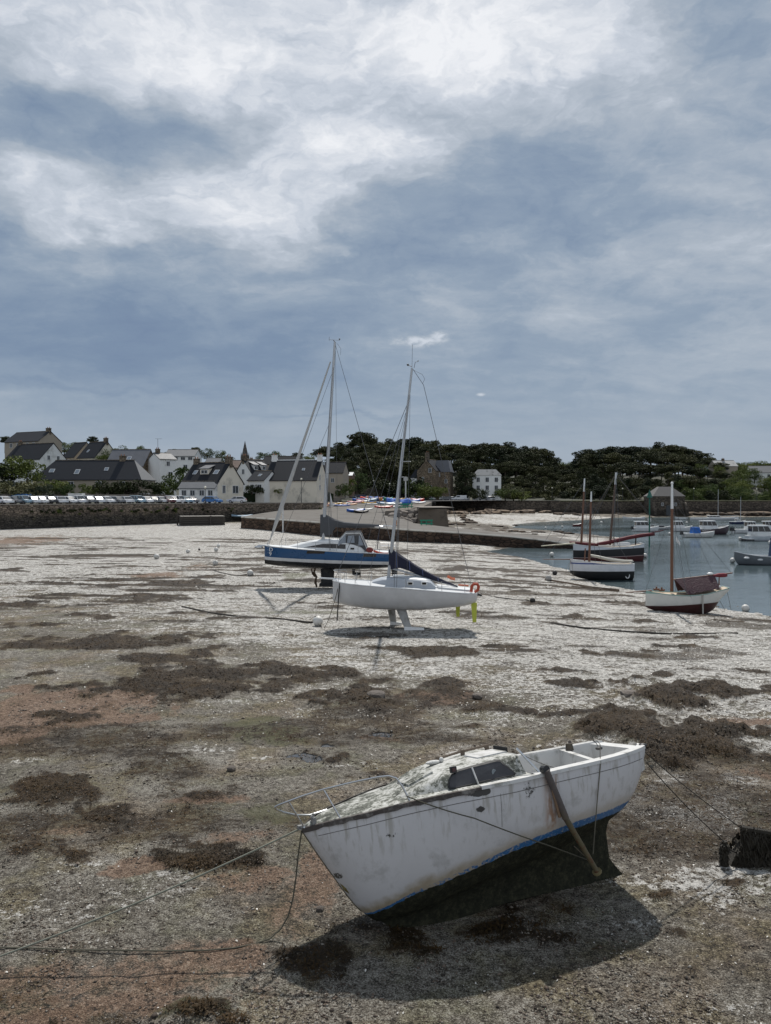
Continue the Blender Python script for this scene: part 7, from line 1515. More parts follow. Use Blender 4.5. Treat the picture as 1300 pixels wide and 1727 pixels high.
    bl = g.ss(g.m('ADD', fr, g.m('MULTIPLY', g.m('SUBTRACT', n1, .5), .9)), -.75, -1.0); c = g.mix(bl, c, g.ramp(g.m('ADD', g.m('MULTIPLY', n2, .6), g.m('MULTIPLY', n4, .4)), [(.30, (.009,.009,.007)), (.50, (.026,.027,.018)), (.64, (.060,.058,.036)), (.78, (.12,.11,.075))]))
    g.set(b.inputs['Base Color'], c); g.set(b.inputs['Roughness'], g.m('MAXIMUM', g.lin(n1, .3, .7, .38, .6), g.m('MULTIPLY', bl, .8))); g.set(b.inputs['Specular IOR Level'], g.lin(bl, 0, 1, .45, .12))
    bp = g.n('ShaderNodeBump', i_Height=g.m('MULTIPLY', n4, g.lin(bl, 0, 1, .0015, .02)), i_Distance=1.0); g.set(b.inputs['Normal'], bp.outputs[0])
    o = mb.build('hull', m, t, smooth=True); me = o.data
    def put(ob):
        me = ob.data; co = np.empty(len(me.vertices)*3, np.float32); me.vertices.foreach_get('co', co); co = co.reshape(-1, 3)
        a = me.attributes.new('wl', 'FLOAT', 'POINT'); a.data.foreach_set('value', (co[:,2]-np.interp(co[:,0], px_, pz_)).astype(np.float32))
        a = me.attributes.new('below_sheer', 'FLOAT', 'POINT'); a.data.foreach_set('value', (np.interp(co[:,0], xs_, zs_)-co[:,2]).astype(np.float32))
    put(o)
    # ballast keel faired into the bottom
    mb = MB(); rr = []
    for f in np.linspace(0, 1, 12):
        z = f; q = []
        for i in range(41):
            u = i/40; x0 = -.06+.30*(1-f)**2.2; x1 = 4.41-(.24*min(1, z/.3)) if z < .75 else 4.17; zt = min(1.0, .02+.9*u+.10)  # keel top follows the bottom
            xk = x0+(x1-x0)*u; top = float(spline(kx, kz, xk))+.16; zz_ = f*top; te = min(1, u/.10)**.6*min(1, (1-u)/.16)**.7; xe = 4.41-.24*min(1, zz_/.30)+.30*max(0, (zz_-.70)/.45)**1.5
            xk = x0+(xe-x0)*u; zz_ = zz_-(1-f)*.115*math.exp(-((xk-.95)/.8)**2); wd = (.055+.30*f**2.6*(1-.25*u))*te; q.append((xk, -wd, zz_))
        for i in range(39, 0, -1): q.append((q[i][0], -q[i][1], q[i][2]))
        rr.append(q)
    mb.grid(rr, close=True); mb.add(rr[0], [tuple(range(len(rr[0])))]); kk = mb.build('keel', m, t, smooth=True); put(kk)
    # rubbing strake: dark old timber forward, white moulding aft
    def sheer(x, off=0, dz=0, s=-1): return (x, s*(float(spline(A[:,0], A[:,1], x))+off), float(spline(A[:,0], A[:,2], x))+dz)
    def lichen_mat():
        m, g, b = new_mat('lichen_gelcoat'); P = g.n('ShaderNodeTexCoord').outputs['Object']; x = g.xyz(P)[0]
        a = g.noise(P, 5, 6, .72, .5); f = g.noise(P, 22, 4, .7); big = g.noise(P, 1.5, 3, .6)
        k = g.m('ADD', g.m('MULTIPLY', g.m('SUBTRACT', a, .5), 1.2), g.m('ADD', g.m('MULTIPLY', g.m('SUBTRACT', f, .5), .7), g.m('ADD', g.m('MULTIPLY', g.m('SUBTRACT', big, .5), .6), g.lin(x, -1.0, 2.4, .15, -.05))))
        c = g.mix(g.ss(k, -.25, .05), (.56,.56,.545), (.36,.36,.33)); c = g.mix(g.ss(k, .02, .10), c, (.11,.115,.095)); c = g.mix(g.ss(k, .16, .26), c, (.035,.036,.03))
        g.set(b.inputs['Base Color'], c); b.inputs['Roughness'].default_value = .7; b.inputs['Specular IOR Level'].default_value = .3
        bp = g.n('ShaderNodeBump', i_Height=f, i_Distance=.008); g.set(b.inputs['Normal'], bp.outputs[0]); return m
    m_old = M('rotten_timber', (.06,.05,.045), .85, .35, 5, bump=.02, dirt=(.28,.27,.25), dsc=3)
    m_wgel = M('old_gelcoat', (.56,.555,.54), .5, .08, 2, dirt=(.20,.195,.165), dsc=3.4, bump=.004)
    m_dirty = lichen_mat()
    for s in (-1, 1):
        mb = MB()
        for (xa, xb, h_, o_) in ((-1.09, 1.30, .05, .022), (1.30, 1.48, .028, .016)):
            R_ = []
            for x in np.linspace(xa, xb, 30):
                a = sheer(x, 0, 0, s); jag = .008*sin(x*17)+.006*sin(x*41+1); R_.append([(a[0], a[1]-s*.03, a[2]+.02), (a[0], a[1]+s*o_, a[2]+.015), (a[0], a[1]+s*(o_+.004), a[2]-h_-jag), (a[0], a[1]-s*.01, a[2]-h_-jag)])
            mb.grid(R_, close=True); mb.add(R_[0], [(0,1,2,3)]); mb.add(R_[-1], [(0,1,2,3)])
        mb.build('rubbing_strake', m_old, t)
        mb = MB(); R_ = []
        for x in np.linspace(1.42, 4.70, 50):
            a = sheer(min(x, 4.70), 0, 0, s); R_.append([(a[0], a[1]-s*.06, a[2]+.035), (a[0], a[1]+s*.016, a[2]+.03), (a[0], a[1]+s*.022, a[2]-.02), (a[0], a[1]-s*.02, a[2]-.025)])
        mb.grid(R_, close=True); mb.add(R_[0], [(0,1,2,3)]); mb.add(R_[-1], [(0,1,2,3)]); mb.build('gunwale_moulding', m_wgel, t)
        mb = MB(); mb.tube([(x, s*(H(x, sheer(x)[2]-.15)+.001), sheer(x)[2]-.15) for x in np.linspace(-.9, 4.55, 70)], .0055, 4); mb.build('styling_line', M('grey_line', (.17,.165,.16), .8, .3, 8), t)
    mb = MB(); mb.tube([(1.72, -H(1.72, z)-.001, z) for z in np.linspace(1.80, 1.32, 12)], .004, 4); mb.build('crack_line', M('grey_line', (.17,.165,.16)), t)
    # fittings of the stem
    mb = MB(); mb.tube([(x, 0, float(spline(kx, kz, x))) for x in np.linspace(-1.09, -.26, 16)], .014, 6); mb.build('stem_band', M('corroded_band', (.10,.09,.06), .7, .3, 6), t)
    mb = MB(); mb.tube([(-.60,-.03,.80),(-.50,-.085,.66),(-.43,-.09,.56)], [.012,.045,.01], 6); mb.build('hull_scar', M('scar_fill', (.16,.13,.05), .9, .4, 9), t)
    # decks
    D_ = []
    for x in np.linspace(-1.05, 2.40, 46):
        a = sheer(x); b_ = abs(a[1])-.02; D_.append([(x, b_*v, a[2]-.005+.05*(1-v*v)) for v in np.linspace(-1, 1, 11)])
    mb = MB(); mb.grid(D_); mb.build('foredeck', m_dirty, t, smooth=True)
    for s in (-1, 1):
        R_ = []
        for x in np.linspace(2.38, 4.70, 30): a = sheer(x, 0, 0, s); w_ = .17; R_.append([(x, a[1]-s*.02, a[2]+.03), (x, a[1]-s*w_, a[2]+.035), (x, a[1]-s*(w_+.03), a[2]-.02), (x, a[1]-s*(w_+.07), a[2]-.36), (x, 0, a[2]-.40)])
        mb = MB(); mb.grid(R_); mb.build('cockpit_side', m_wgel, t, smooth=True)
    a = sheer(4.55); mb = MB(); mb.hexa([(4.50,-.66,1.68),(4.70,-.60,1.75),(4.70,.60,1.75),(4.50,.66,1.68)], [(4.50,-.66,a[2]+.005),(4.71,-.60,a[2]+.02),(4.71,.60,a[2]+.02),(4.50,.66,a[2]+.005)]); mb.build('stern_deck', m_wgel, t)
    mb = MB(); mb.hexa([(3.66,-.70,1.6),(3.76,-.70,1.6),(3.98,.70,1.6),(3.88,.70,1.6)], [(3.66,-.76,2.00),(3.76,-.76,2.0),(4.02,.74,2.06),(3.92,.74,2.06)]); mb.build('cockpit_locker', m_wgel, t)
    mb = MB(); mb.tube([(4.02,.55,2.05),(4.02,.55,2.17)], [.075,.06], 12); mb.build('winch', M('old_bronze', (.09,.075,.055), .5, .3, 6, metal=.5), t)
    mb = MB(); mb.tube([(4.0,.48,2.02),(4.06,.58,2.2)], .03, 6); mb.build('cleat', m_old, t)
    # coachroof
    cx = [-.02,.25,.60,1.0,1.5,2.0,2.36]; cw = [.28,.50,.64,.72,.76,.77,.77]; ct = [1.76,1.85,1.97,2.11,2.20,2.25,2.27]
    R_ = []
    for x in np.linspace(-.02, 2.36, 40):
        w_, zt = spline(cx, cw, x), spline(cx, ct, x); zb = float(spline(A[:,0], A[:,2], x))-.02; h_ = zt-zb
        q = []
        for v, f in ((-1,0),(-.965,.25),(-.925,.5),(-.88,.75),(-.835,.93),(-.78,1.0),(-.5,1.015),(0,1.02)): q.append((x-(.10*f if x > 2.3 else 0), v*w_, zb+h_*f))
        q += [(p[0], -p[1], p[2]) for p in q[-2::-1]]; R_.append(q)
    mb = MB(); mb.grid(R_); mb.add(R_[-1], [tuple(range(len(R_[-1])))]); cab = mb.build('coachroof', m_dirty, t, smooth=True)
    def cside(x, z, off=.0, s=-1):
        w_, zt = spline(cx, cw, x), spline(cx, ct, x); zb = float(spline(A[:,0], A[:,2], x))-.02; f = (z-zb)/(zt-zb); v = np.interp(f, [0,.25,.5,.75,.93,1.0], [1,.965,.925,.88,.835,.78]); return (x, s*(v*w_+off), z)
    def on_cab(px, py):
        b_ = -.7
        for _ in range(8): p = lb(px, py, b_); b_ = cside(p.x, max(min(p.z, 2.24), 1.8))[1]
        return (p.x, p.z)
    out = [on_cab(*q) for q in ((757,1331),(754.5,1325),(756,1314),(761,1305),(770,1298.5),(790,1292.5),(815,1286),(836,1280.5),(842,1281),(848,1286),(860,1296),(869,1304),(867,1307),(850,1311),(820,1317.5),(785,1326),(765,1331))]
    ox = sum(q[0] for q in out)/len(out); oz = sum(q[1] for q in out)/len(out)
    for s in (-1, 1):
        ol = [cside(x, z, .022, s) for x, z in out]; il = [cside(ox+(x-ox)*.955, oz+(z-oz)*.86, .026, s) for x, z in out]; n = len(out)
        mb = MB(); mb.grid([[cside(x, z, -.01, s) for x, z in out], ol, il, [cside(ox+(x-ox)*.945, oz+(z-oz)*.84, .018, s) for x, z in out]], close=True); fr_ = mb.build('window', M('black_rubber', (.02,.02,.021), .7, .2, 6, dirt=(.10,.10,.09), dsc=5), cab)
        mb = MB(); mb.add([cside(ox+(x-ox)*.95, oz+(z-oz)*.85, .021, s) for x, z in out]+[cside(ox, oz, .021, s)], [(i, (i+1) % n, n) for i in range(n)]); mb.build('pane', M('scratched_pane', (.035,.035,.04), .22, .4, 3, spec=.45, dirt=(.06,.062,.068), dsc=1.4), fr_)
        mb = MB(); bx0, bx1 = on_cab(791, 1283), on_cab(806, 1325); mb.tube([cside(bx0[0], min(bx0[1], 2.17), .03, s), cside(bx1[0], bx1[1], .035, s)], .015, 6); mb.build('window_bar', m_wgel, cab)
    mb = MB(); mb.tube([cside(1.80, 2.07, .018), cside(1.801, 2.07, .022)], .045, 16); mb.build('vent_disc', M('pale_disc', (.17,.20,.22), .4), cab)
    p = lb(764, 1298, -.66); mb = MB(); mb.box((p.x, p.y, p.z), (.10,.05,.09), 0); nv = mb.build('navigation_light', m_blackp, cab); mb = MB(); mb.box((p.x, p.y-.03, p.z), (.06,.02,.05)); mb.build('lens', M('dull_red_lens', (.06,.02,.018), .3), nv)
    for s in (-1, 1):
        mb = MB(); y_ = .34*s; mb.tube([(1.20,y_,2.21),(1.75,y_,2.30),(2.34,y_,2.355)], .020, 6)
        for x in (1.34, 1.8, 2.26): mb.box((x, y_, float(spline(cx, ct, x))+.045), (.07,.03,.09))
        mb.build('handrail', M('grey_teak', (.13,.10,.075), .8, .3, 6), cab) if s > 0 else None
    mb = MB(); mb.ball((1.22,.26,2.20), (.14,.06,.035), 10, 7); mb.ball((1.36,.24,2.225), (.04,.04,.045), 8, 6); mb.build('rag', M('white_rag', (.62,.62,.60), .9, .1, 8, bump=.03), cab, smooth=True)
    mb = MB(); mb.hexa([(.55,-.26,1.93),(.98,-.28,2.09),(.98,.28,2.09),(.55,.26,1.93)], [(.56,-.25,1.99),(.97,-.27,2.14),(.97,.27,2.14),(.56,.25,1.99)]); mb.build('fore_hatch', m_dirty, cab)
    mb = MB(); mb.hexa([(1.75,-.30,2.22),(2.30,-.30,2.26),(2.30,.22,2.26),(1.75,.22,2.22)], [(1.76,-.29,2.255),(2.29,-.29,2.295),(2.29,.21,2.295),(1.76,.21,2.255)]); mb.build('sliding_hatch', m_wgel, cab)
    mb = MB(); mb.box((2.31,-.05,2.1), (.02,.46,.5)); mb.build('companionway', M('dark_opening', (.02,.02,.02), .9), cab)
    mb = MB(); p = lb(871, 1262, -.62); q = lb(911, 1304, -.93); mb.tube([p, q], .018, 6); mb.build('support_tube', m_steel, t)
    # pulpit, bent down on the far side
    mb = MB(); pts = [(.36,-.77,1.85),(.29,-.71,2.05),(.22,-.66,2.17),(.12,-.62,2.21),(-.02,-.58,2.21),(-.4,-.44,2.165),(-.8,-.30,2.105),(-1.1,-.21,2.04),(-1.32,-.14,1.98),(-1.44,-.07,1.94),(-1.475,0,1.91),(-1.44,.06,1.865),(-1.33,.12,1.80),(-1.12,.20,1.72),(-.90,.26,1.68),(-.6,.36,1.70)]
    mb.tube(pts, .0155, 7); pul = mb.build('pulpit', m_steel, t, smooth=True)
    for a, b_ in (((-.80,-.30,2.105),(-.60,-.42,1.68)), ((-1.30,-.14,1.98),(-1.06,-.05,1.57))):
        mb = MB(); mb.tube([a, b_], .0135, 6); mb.tube([b_, (b_[0]+.004, b_[1], b_[2]+.02)], .032, 8); mb.build('pulpit_leg', m_steel, pul)
    mb = MB(); mb.box((-.93,-.10,1.64), (.05,.16,.09)); mb.tube([(-.93,-.2,1.70),(-.93,.02,1.70)], .02, 6); mb.tube([(-.93,-.10,1.66),(-.93,-.10,1.76)], .018, 6); mb.build('mooring_bitt', M('galvanised', (.26,.26,.255), .5, .25, 8, metal=.6), t)
    mb = MB(); mb.box((-1.08,0,1.585), (.14,.10,.04)); mb.tube([(-1.13,-.05,1.57),(-1.13,.05,1.57)], .025, 8); mb.build('bow_roller', M('galvanised', (.26,.26,.255)), t)
    # beaching leg lashed to the port side
    pA, pB, pC = lb(921, 1299, -1.12), lb(954, 1380, -1.04), lb(1006, 1469, -.78)
    m, g, b = new_mat('leg_rust'); P = g.n('ShaderNodeTexCoord').outputs['Object']; z = g.xyz(P)[2]; n = g.noise(P, 9, 6, .7)
    c = g.mix(g.ss(g.m('ADD', z, g.m('MULTIPLY', n, .5)), 1.35, 1.75), g.mix(n, (.08,.068,.038), (.15,.125,.07)), g.mix(n, (.055,.045,.042), (.12,.10,.095))); c = g.mix(g.m('MULTIPLY', g.ss(n, .5, .64), g.ss(z, 1.6, 1.1)), c, (.11,.042,.02)); g.set(b.inputs['Base Color'], c); b.inputs['Roughness'].default_value = .6
    bp = g.n('ShaderNodeBump', i_Height=n, i_Distance=.01); g.set(b.inputs['Normal'], bp.outputs[0])
    mb = MB(); mb.tube([pA, pA.lerp(pB, .6), pB], [.052,.054,.053], 12); mb.tube([pB, pB.lerp(pC, .5), pC], [.046,.043,.04], 12); lg = mb.build('beaching_leg', m, t, smooth=True)
    mb = MB(); d_ = (pC-pB).normalized(); mb.tube([pC, pC+d_*.03], .075, 10); mb.build('leg_foot', M('yellowed_steel', (.17,.14,.07), .6), lg)
    mb = MB(); a1 = lb(932, 1332, -1.10); a2 = lb(944, 1378, -1.02); mb.tube([a1, a2], .026, 6); mb.tube([lb(945, 1368, -1.0), lb(952, 1376, -1.03)], .02, 5); mb.build('leg_bracket', M('rusty_plate', (.20,.13,.08), .7, .35, 8), lg)
    mb = MB(); mb.tube([pA+Vector((0,.10,0)), pA+Vector((0,-.02,.01))], .06, 10); mb.build('leg_bolt', m_blackp, lg)
    mb = MB(); w0 = lb(972, 1424, -.88); w1 = lb(978, 1420, -.9); mb.tube([lb(968, 1427, -.85), lb(983, 1441, -.84), lb(989, 1446, -.85)], .008, 5); mb.build('leg_lashing', m_rope, lg)
    mb = MB(); p = lb(1084, 1258, -.6); mb.ball((p.x, p.y, p.z+.01), (.08,.06,.035), 10, 6); mb.build('stern_cleat', m_blackp, t, smooth=True)
    mb = MB(); p = lb(1076, 1259, -.45); mb.ball((p.x, p.y, p.z), (.06,.06,.06), 10, 6); mb.build('stern_light', M('galvanised', (.26,.26,.255)), t, smooth=True)
    mb = MB(); p = lb(1010, 1262, -.5); mb.ball((p.x, p.y, p.z), (.07,.05,.03), 8, 5); mb.tube([lb(1000, 1249, -.3), lb(1006, 1254, -.4), p], .008, 4); mb.build('sheet_block', m_blackp, t)
    return t
wreck()
def W(p): return BM @ Vector(p)
def rope(name, label, pts, r, m, seg=6, cat='rope'):
    mb = MB(); mb.tube(pts, r, seg); o = mb.build(name, m, smooth=True); return tag(o, label, cat)
m_line = M('grey_green_rope', (.20,.205,.165), .9, .25, 14, bump=.004)
bow = W((-1.13, -.02, 1.56)); e = gr(-120, 1655)
rope('mooring_line', 'taut pale mooring rope from the bow of the old white sailboat to the left edge', sag(bow, (e.x, e.y, e.z), .10, 24), .0125, m_line)
P_ = [W((-1.10,-.02,1.52))]
for px, py, h in ((503,1440,1.12),(499,1480,.80),(494,1515,.52),(486,1545,.29),(474,1566,.14),(455,1583,.05)):
    q = onz(px, py, h); P_.append(q)
for px, py in ((430,1594),(395,1601),(350,1605),(280,1606),(200,1605),(120,1604),(50,1601),(-40,1600)): q = gr(px, py); P_.append(Vector((q.x, q.y, q.z+.02)))
rope('mooring_line', 'slack dark mooring rope drooping from the bow of the old white sailboat onto the mud', P_, .012, M('dark_green_rope', (.075,.07,.05), .9, .25, 14))
rope('side_line', 'dark rope running down across the port side of the old white sailboat to its keel', sag(BM @ lb(686, 1343, -.86), BM @ lb(800, 1380, -1.13), .02, 6)+sag(BM @ lb(800, 1380, -1.13), BM @ lb(925, 1426, -1.02), .01, 6)[1:]+[BM @ lb(990, 1450, -.66)], .009, M('dark_green_rope', (.075,.07,.05)))
rope('side_line', 'thin rope hanging over the aft side of the old white sailboat', [BM @ lb(1012, 1276, -.82), BM @ lb(1013, 1284, -1.0), BM @ lb(1008, 1340, -.97), BM @ lb(1003, 1400, -.78), BM @ lb(1000, 1440, -.55)], .0085, M('pale_thin_rope', (.15,.14,.11), .9, .2, 12))
rope('cockpit_line', 'thin line stretched across the cockpit of the old white sailboat', sag(BM @ lb(880, 1272, .3), BM @ lb(948, 1298, -.75), .03, 8), .005, m_dkrope)
rope('cockpit_line', 'thin dark line looped over the stern quarter of the old white sailboat', [BM @ lb(1000, 1250, .1), BM @ lb(1008, 1250, -.2), BM @ lb(1012, 1256, -.5), BM @ lb(1012, 1276, -.85)], .007, m_dkrope)
# weed-hung mooring at the right
c0 = gr(1262, 1462); pt = gr(1221, 1460)
top1 = onz(1247, 1401, .62); 
S1 = W((4.66, -.60, 2.10)); S2 = W((4.70, -.66, 1.86))
tp = Vector((pt.x, pt.y, .42)); tq = Vector((c0.x-.04, c0.y+.15, .60))
rope('stern_line', 'upper dark stern line running from the old white sailboat to the weed covered beam', sag(S1, tq, .05, 14), .0085, m_dkrope)
rope('stern_line', 'lower dark stern line running from the old white sailboat to the short weedy stake', sag(S2, tp, .05, 14), .0095, m_dkrope)
m_weed = M('wet_seaweed', (.026,.021,.013), .5, .8, 14, bump=.03, spec=.35)
def weed_blades(rng, n, cen, rad, ln, down=.0):
    """curved ribbon blades; returns vertex and face arrays"""
    p = np.array(cen)+rng.normal(size=(n, 3))*np.array(rad); a = rng.uniform(0, 2*pi, n); d = np.stack([np.cos(a), np.sin(a), rng.uniform(-.35, .35, n)-down], 1); d /= np.linalg.norm(d, axis=1)[:, None]
    s = np.stack([-np.sin(a), np.cos(a), rng.uniform(-.5, .5, n)], 1); L = ln*rng.uniform(.5, 1.4, n)[:, None]; w = L*rng.uniform(.06, .16, n)[:, None]
    return p, d, s, L, w
def blade_mesh(name, P, d, s, L, w, bend, m):
    n = len(P); zz = np.zeros((n, 3)); zz[:, 2] = 1
    mid = P+d*L*.5+zz*bend[:, None]; end = P+d*L+zz*(bend*.2)[:, None]
    v = np.stack([P-s*w*.5, P+s*w*.5, mid+s*w, mid-s*w, end+s*w*.3, end-s*w*.3], 1).reshape(-1, 3); b = np.arange(n)[:, None]*6
    f = np.concatenate([b+np.array([0,1,2,3]), b+np.array([3,2,4,5])]); me = bpy.data.meshes.new(name); me.vertices.add(len(v)); me.vertices.foreach_set('co', v.astype(np.float32).ravel()); me.loops.add(f.size); me.polygons.add(len(f)); me.loops.foreach_set('vertex_index', f.ravel().astype(np.int32)); me.polygons.foreach_set('loop_start', (np.arange(len(f))*4).astype(np.int32)); me.polygons.foreach_set('loop_total', np.full(len(f), 4, np.int32)); me.update(calc_edges=True); me.materials.append(m); return me
def weedy_beam():
    t = thing('mooring_beam', 'heap of black seaweed hanging on a low beam at the right edge', 'mooring'); rng = np.random.default_rng(5)
    mb = MB(); x0, y0 = c0.x-.12, c0.y+.15; mb.tube([(x0+.06,y0,.60),(x0+.6,y0-.02,.52),(x0+1.6,y0-.1,.50)], .06, 8); mb.tube([(x0+.1,y0,.6),(x0+.1,y0,-.1)], .05, 8); mb.tube([(x0+1.2,y0,.5),(x0+1.2,y0,-.1)], .05, 8); mb.build('beam', m_weed, t)
    R_ = []
    for i in range(19):
        u = i/18; x = x0+.10+u*1.65; zt = (.60-.20*u+.035*sin(u*19)-.02*sin(u*43))*(1 if i else .80); sp_ = .15+.06*sin(u*17); lx = -.26*(1-u)**5
        R_.append([(x+lx*f+.03*sin(i*3+f*5), y0+s*sp_*(f**.7), max(-.02, zt*(1-f)+.02*sin(i*2.3+f*8))) for s, f in ((-1,1.15),(-1,.85),(-1,.55),(-1,.25),(0,0),(1,.25),(1,.55),(1,.85),(1,1.15))])
    mb = MB(); mb.grid(R_); mb.add(R_[0], [tuple(range(9))]); mb.build('weed_curtain', m_weed, t, smooth=True)
    n = 2600; u = rng.uniform(0, 1, n); f = rng.uniform(0, 1, n); sgn = rng.choice([-1, 1], n, p=[.75, .25]); P = np.stack([x0+.10+u*1.65-.30*(1-u)**5*f+rng.normal(0, .03, n), y0+sgn*(.19*f**.7+.03), (.61-.20*u)*(1-f)+.02+rng.normal(0, .02, n)], 1)
    d = np.stack([rng.normal(0, .35, n), sgn*rng.uniform(0, .5, n), -rng.uniform(.5, 1.2, n)], 1); d /= np.linalg.norm(d, axis=1)[:, None]; s = np.stack([rng.uniform(.4, 1, n), rng.normal(0, .5, n), np.zeros(n)], 1); L = rng.uniform(.05, .17, n)[:, None]; L = np.minimum(L, np.maximum(.03, P[:, 2:3]))
    mesh_obj('weed_fronds', blade_mesh('weed_fronds', P, d, s, L, L*rng.uniform(.08, .2, n)[:, None], rng.uniform(0, .02, n), m_weed), None, t)
    t = thing('mooring_stake', 'short black weedy stake left of the seaweed covered beam', 'stake', (pt.x, pt.y, 0)); mb = MB(); mb.tube([(0,0,-.1),(.01,0,.2),(0,0,.43)], [.065,.055,.045], 8); mb.build('stake', m_weed, t)
    n = 420; z = rng.uniform(0, .4, n); a = rng.uniform(0, 2*pi, n); P = np.stack([.055*np.cos(a), .055*np.sin(a), z], 1); d = np.stack([np.cos(a)*.5, np.sin(a)*.5, -rng.uniform(.3, 1, n)], 1); s = np.stack([-np.sin(a), np.cos(a), np.zeros(n)], 1); L = rng.uniform(.03, .08, n)[:, None]
    mesh_obj('weed_fronds', blade_mesh('weed_fronds', P, d, s, L, L*.25, rng.uniform(0, .02, n), m_weed), None, t)
    rope('stern_line', 'short dark rope between the weedy stake and the seaweed covered beam', sag(tp-Vector((0,0,.03)), (c0.x-.10, c0.y+.02, .26), .07, 8), .016, m_dkrope)
weedy_beam()
# ------------------------------------------------------------------ loose weed, stones and shells on the flat
def scatter():
    rng = np.random.default_rng(9); ysv = GY[:, 0]; 
    def lookup(x, y):
        i = np.clip(np.searchsorted(ysv, y), 0, len(ysv)-1); a = x/(np.maximum(ysv[i], 5.0)+1.5); arow = GX[0]/(max(ysv[0], 5.0)+1.5); j = np.clip(np.searchsorted(arow, a), 0, len(arow)-1); return i, j
    def pts(n, y0, y1, pw=1.0):
        t = rng.uniform(0, 1, n)**pw; y = 1/(1/y0+(1/y1-1/y0)*t); x = rng.uniform(-.60, .60, n)*y; i, j = lookup(x, y); return x, y, GZ[i, j], GWEED[i, j], GSHELL[i, j], GSAND[i, j]
    # brown wrack
    x, y, z, w, s, sa = pts(520000, 7.2, 60); n1 = fbm(x, y, 3.0, 3, 91); keep = rng.uniform(0, 1, len(x)) < np.clip((w-.36+(n1-.5)*.6)*1.5, 0, 1)*.62; x, y, z = x[keep], y[keep], z[keep]; n = len(x)
    if n > 90000: k = rng.permutation(n)[:90000]; x, y, z = x[k], y[k], z[k]; n = 90000
    a = rng.uniform(0, 2*pi, n); P = np.stack([x, y, z+rng.uniform(-.01, .03, n)], 1); d = np.stack([np.cos(a), np.sin(a), rng.uniform(-.15, .45, n)], 1); s_ = np.stack([-np.sin(a), np.cos(a), rng.uniform(-.6, .6, n)], 1)
    L = rng.uniform(.03, .09, n)[:, None]*(1+np.clip(y-14, 0, 40)*.05)[:, None]; w_ = L*rng.uniform(.05, .16, n)[:, None]
    m, g, b = new_mat('loose_wrack'); Pn = g.n('ShaderNodeNewGeometry').outputs['Position']; nn = g.noise(Pn, 1.1, 3, .6); n2 = g.noise(Pn, 40, 2, .5)
    g.set(b.inputs['Base Color'], g.mix(n2, g.mix(g.ss(nn, .4, .6), (.009,.007,.004), (.020,.012,.005)), g.mix(g.ss(nn, .4, .6), (.032,.023,.012), (.080,.046,.015)))); b.inputs['Roughness'].default_value = .6; b.inputs['Specular IOR Level'].default_value = .12
    o = mesh_obj('loose_seaweed', blade_mesh('loose_seaweed', P, d, s_, L, w_, rng.uniform(.0, .035, n), m), None); tag(o, kind='stuff')
    # stones
    x, y, z, w, s, sa = pts(70000, 7.2, 24); kp = rng.uniform(0, 1, len(x)) < sst(fbm(x, y, 1.3, 4, 97), .44, .62)*.8+.06; x, y, z = x[kp], y[kp], z[kp]; n = len(x); r = (.006+.012*rng.uniform(0, 1, n)**3*1.6)*(1+.9*(rng.uniform(0, 1, n) > .985)); r = r*(1+np.clip(y-12, 0, 12)*.05); ang = rng.uniform(0, 2*pi, n); ca, sa_ = np.cos(ang), np.sin(ang)
    base = np.array([(1,0,0),(0,1,0),(-1,0,0),(0,-1,0),(.15,.1,.75),(0,0,-.6)], float); fs = np.array([(0,1,4),(1,2,4),(2,3,4),(3,0,4),(1,0,5),(2,1,5),(3,2,5),(0,3,5)])
    v = base[None]*r[:, None, None]*rng.uniform(.7, 1.35, (n, 6, 1)); vx = v[:, :, 0]*1.35; v2 = np.stack([vx*ca[:, None]-v[:, :, 1]*sa_[:, None], vx*sa_[:, None]+v[:, :, 1]*ca[:, None], v[:, :, 2]], 2)+np.stack([x, y, z+r*.15], 1)[:, None]
    def trimesh(name, v, f, m):
        me = bpy.data.meshes.new(name); me.vertices.add(len(v)); me.vertices.foreach_set('co', v.astype(np.float32).ravel()); me.loops.add(f.size); me.polygons.add(len(f)); me.loops.foreach_set('vertex_index', f.ravel().astype(np.int32)); me.polygons.foreach_set('loop_start', (np.arange(len(f))*3).astype(np.int32)); me.polygons.foreach_set('loop_total', np.full(len(f), 3, np.int32)); me.update(calc_edges=True); me.materials.append(m); return me
    m, g, b = new_mat('loose_stones'); Pn = g.n('ShaderNodeNewGeometry').outputs['Position']; cr = g.xyz(g.vor(Pn, 18, 'F1', 'Color'))[0]
    g.set(b.inputs['Base Color'], g.ramp(cr, [(0, (.022,.019,.016)), (.35, (.075,.055,.042)), (.6, (.14,.105,.08)), (.85, (.20,.18,.15)), (1, (.28,.26,.23))])); b.inputs['Roughness'].default_value = .75; b.inputs['Specular IOR Level'].default_value = .3
    o = mesh_obj('loose_stones', trimesh('loose_stones', v2.reshape(-1, 3), (np.arange(n)[:, None, None]*6+fs[None]).reshape(-1, 3), m), None); tag(o, kind='stuff')
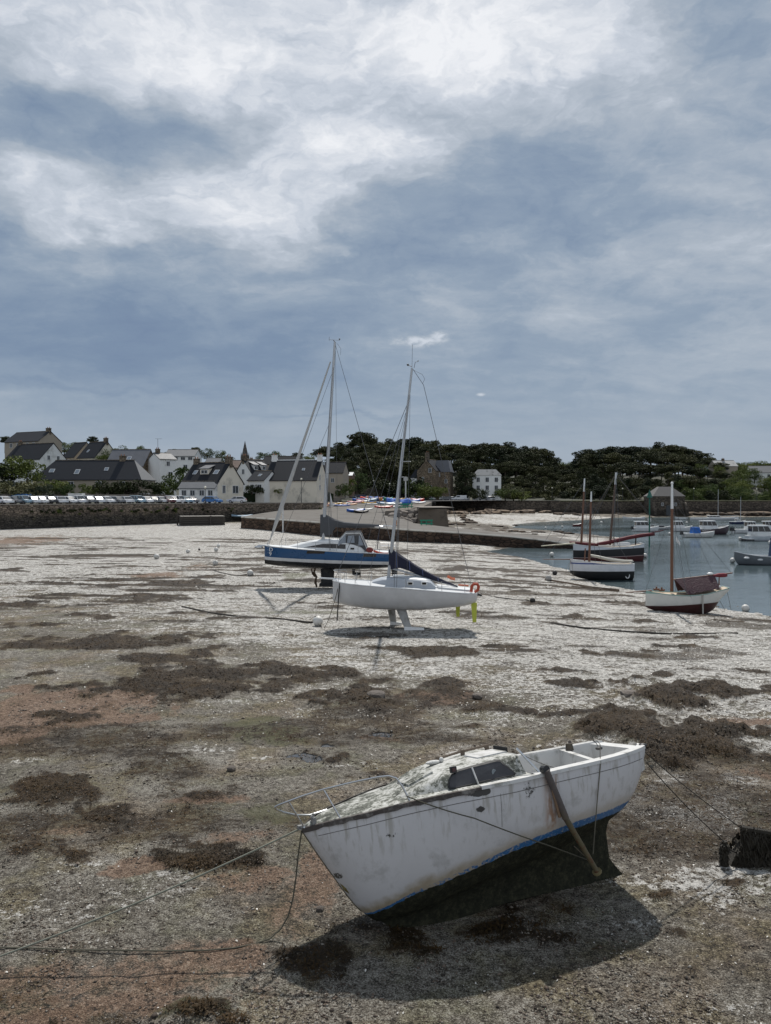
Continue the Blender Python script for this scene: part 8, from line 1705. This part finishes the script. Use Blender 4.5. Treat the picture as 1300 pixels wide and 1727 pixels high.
    # pale shell grit
    x, y, z, w, s, sa = pts(15000, 8.5, 45); keep = rng.uniform(0, 1, len(x)) < np.clip(s*.9+.05, .04, 1)*(1-np.clip(w*1.6-.4, 0, 1)); x, y, z = x[keep], y[keep], z[keep]; n = len(x); a = rng.uniform(0, 2*pi, n); P = np.stack([x, y, z+.004], 1); d = np.stack([np.cos(a), np.sin(a), rng.uniform(-.3, .6, n)], 1); s_ = np.stack([-np.sin(a), np.cos(a), rng.uniform(-.7, .7, n)], 1); L = (.006+.03*rng.uniform(0, 1, n)**3)[:, None]*(1+np.clip(y-12, 0, 30)*.07)[:, None]
    x2, y2, z2, w2, s2, sa2 = pts(110000, 21, 85); kp = rng.uniform(0, 1, len(x2)) < np.clip(s2, 0, 1)*(1-np.clip(w2*2-.4, 0, 1))*sst(fbm(x2*.6, y2, 1.1, 3, 55), .36, .6); x2, y2, z2 = x2[kp], y2[kp], z2[kp]; n2_ = len(x2); a2 = rng.uniform(0, 2*pi, n2_)
    P = np.concatenate([P, np.stack([x2, y2, z2+.004], 1)]); d = np.concatenate([d, np.stack([np.cos(a2), np.sin(a2), rng.uniform(-.3, .6, n2_)], 1)]); s_ = np.concatenate([s_, np.stack([-np.sin(a2), np.cos(a2), rng.uniform(-.7, .7, n2_)], 1)]); L = np.concatenate([L, (.014+.035*rng.uniform(0, 1, n2_)**2)[:, None]*(.5+y2/38)[:, None]]); n = n+n2_
    o = mesh_obj('shell_grit', blade_mesh('shell_grit', P, d, s_, L, L*.42, rng.uniform(0, .01, n), M('shell_white', (.52,.50,.46), .5, .3, 20)), None); tag(o, kind='stuff')
scatter()
# single stones that stand out
for px, py, s, lab in ((634,1178,.30,'dark weedy stone in the brown weed near the middle of the flat'),(600,1386+300-300,.0,''),(540,1534,.06,'small brown stone on the mud left of the old white sailboat bow'),(805,1176,.16,'pale stone on the weed at the middle of the flat'),(1062,1176,.28,'brown stone at the left end of the big weed mound'),(390,1298,.10,'pale stone on the mud in the left middle ground')):
    if s <= 0: continue
    p = gr(px, py); o = mesh_obj('stone', BOUL[px % 5], None); o.scale = (s*1.2, s, s*.7); o.location = (p.x, p.y, p.z+s*.25); tag(o, lab, 'stone')
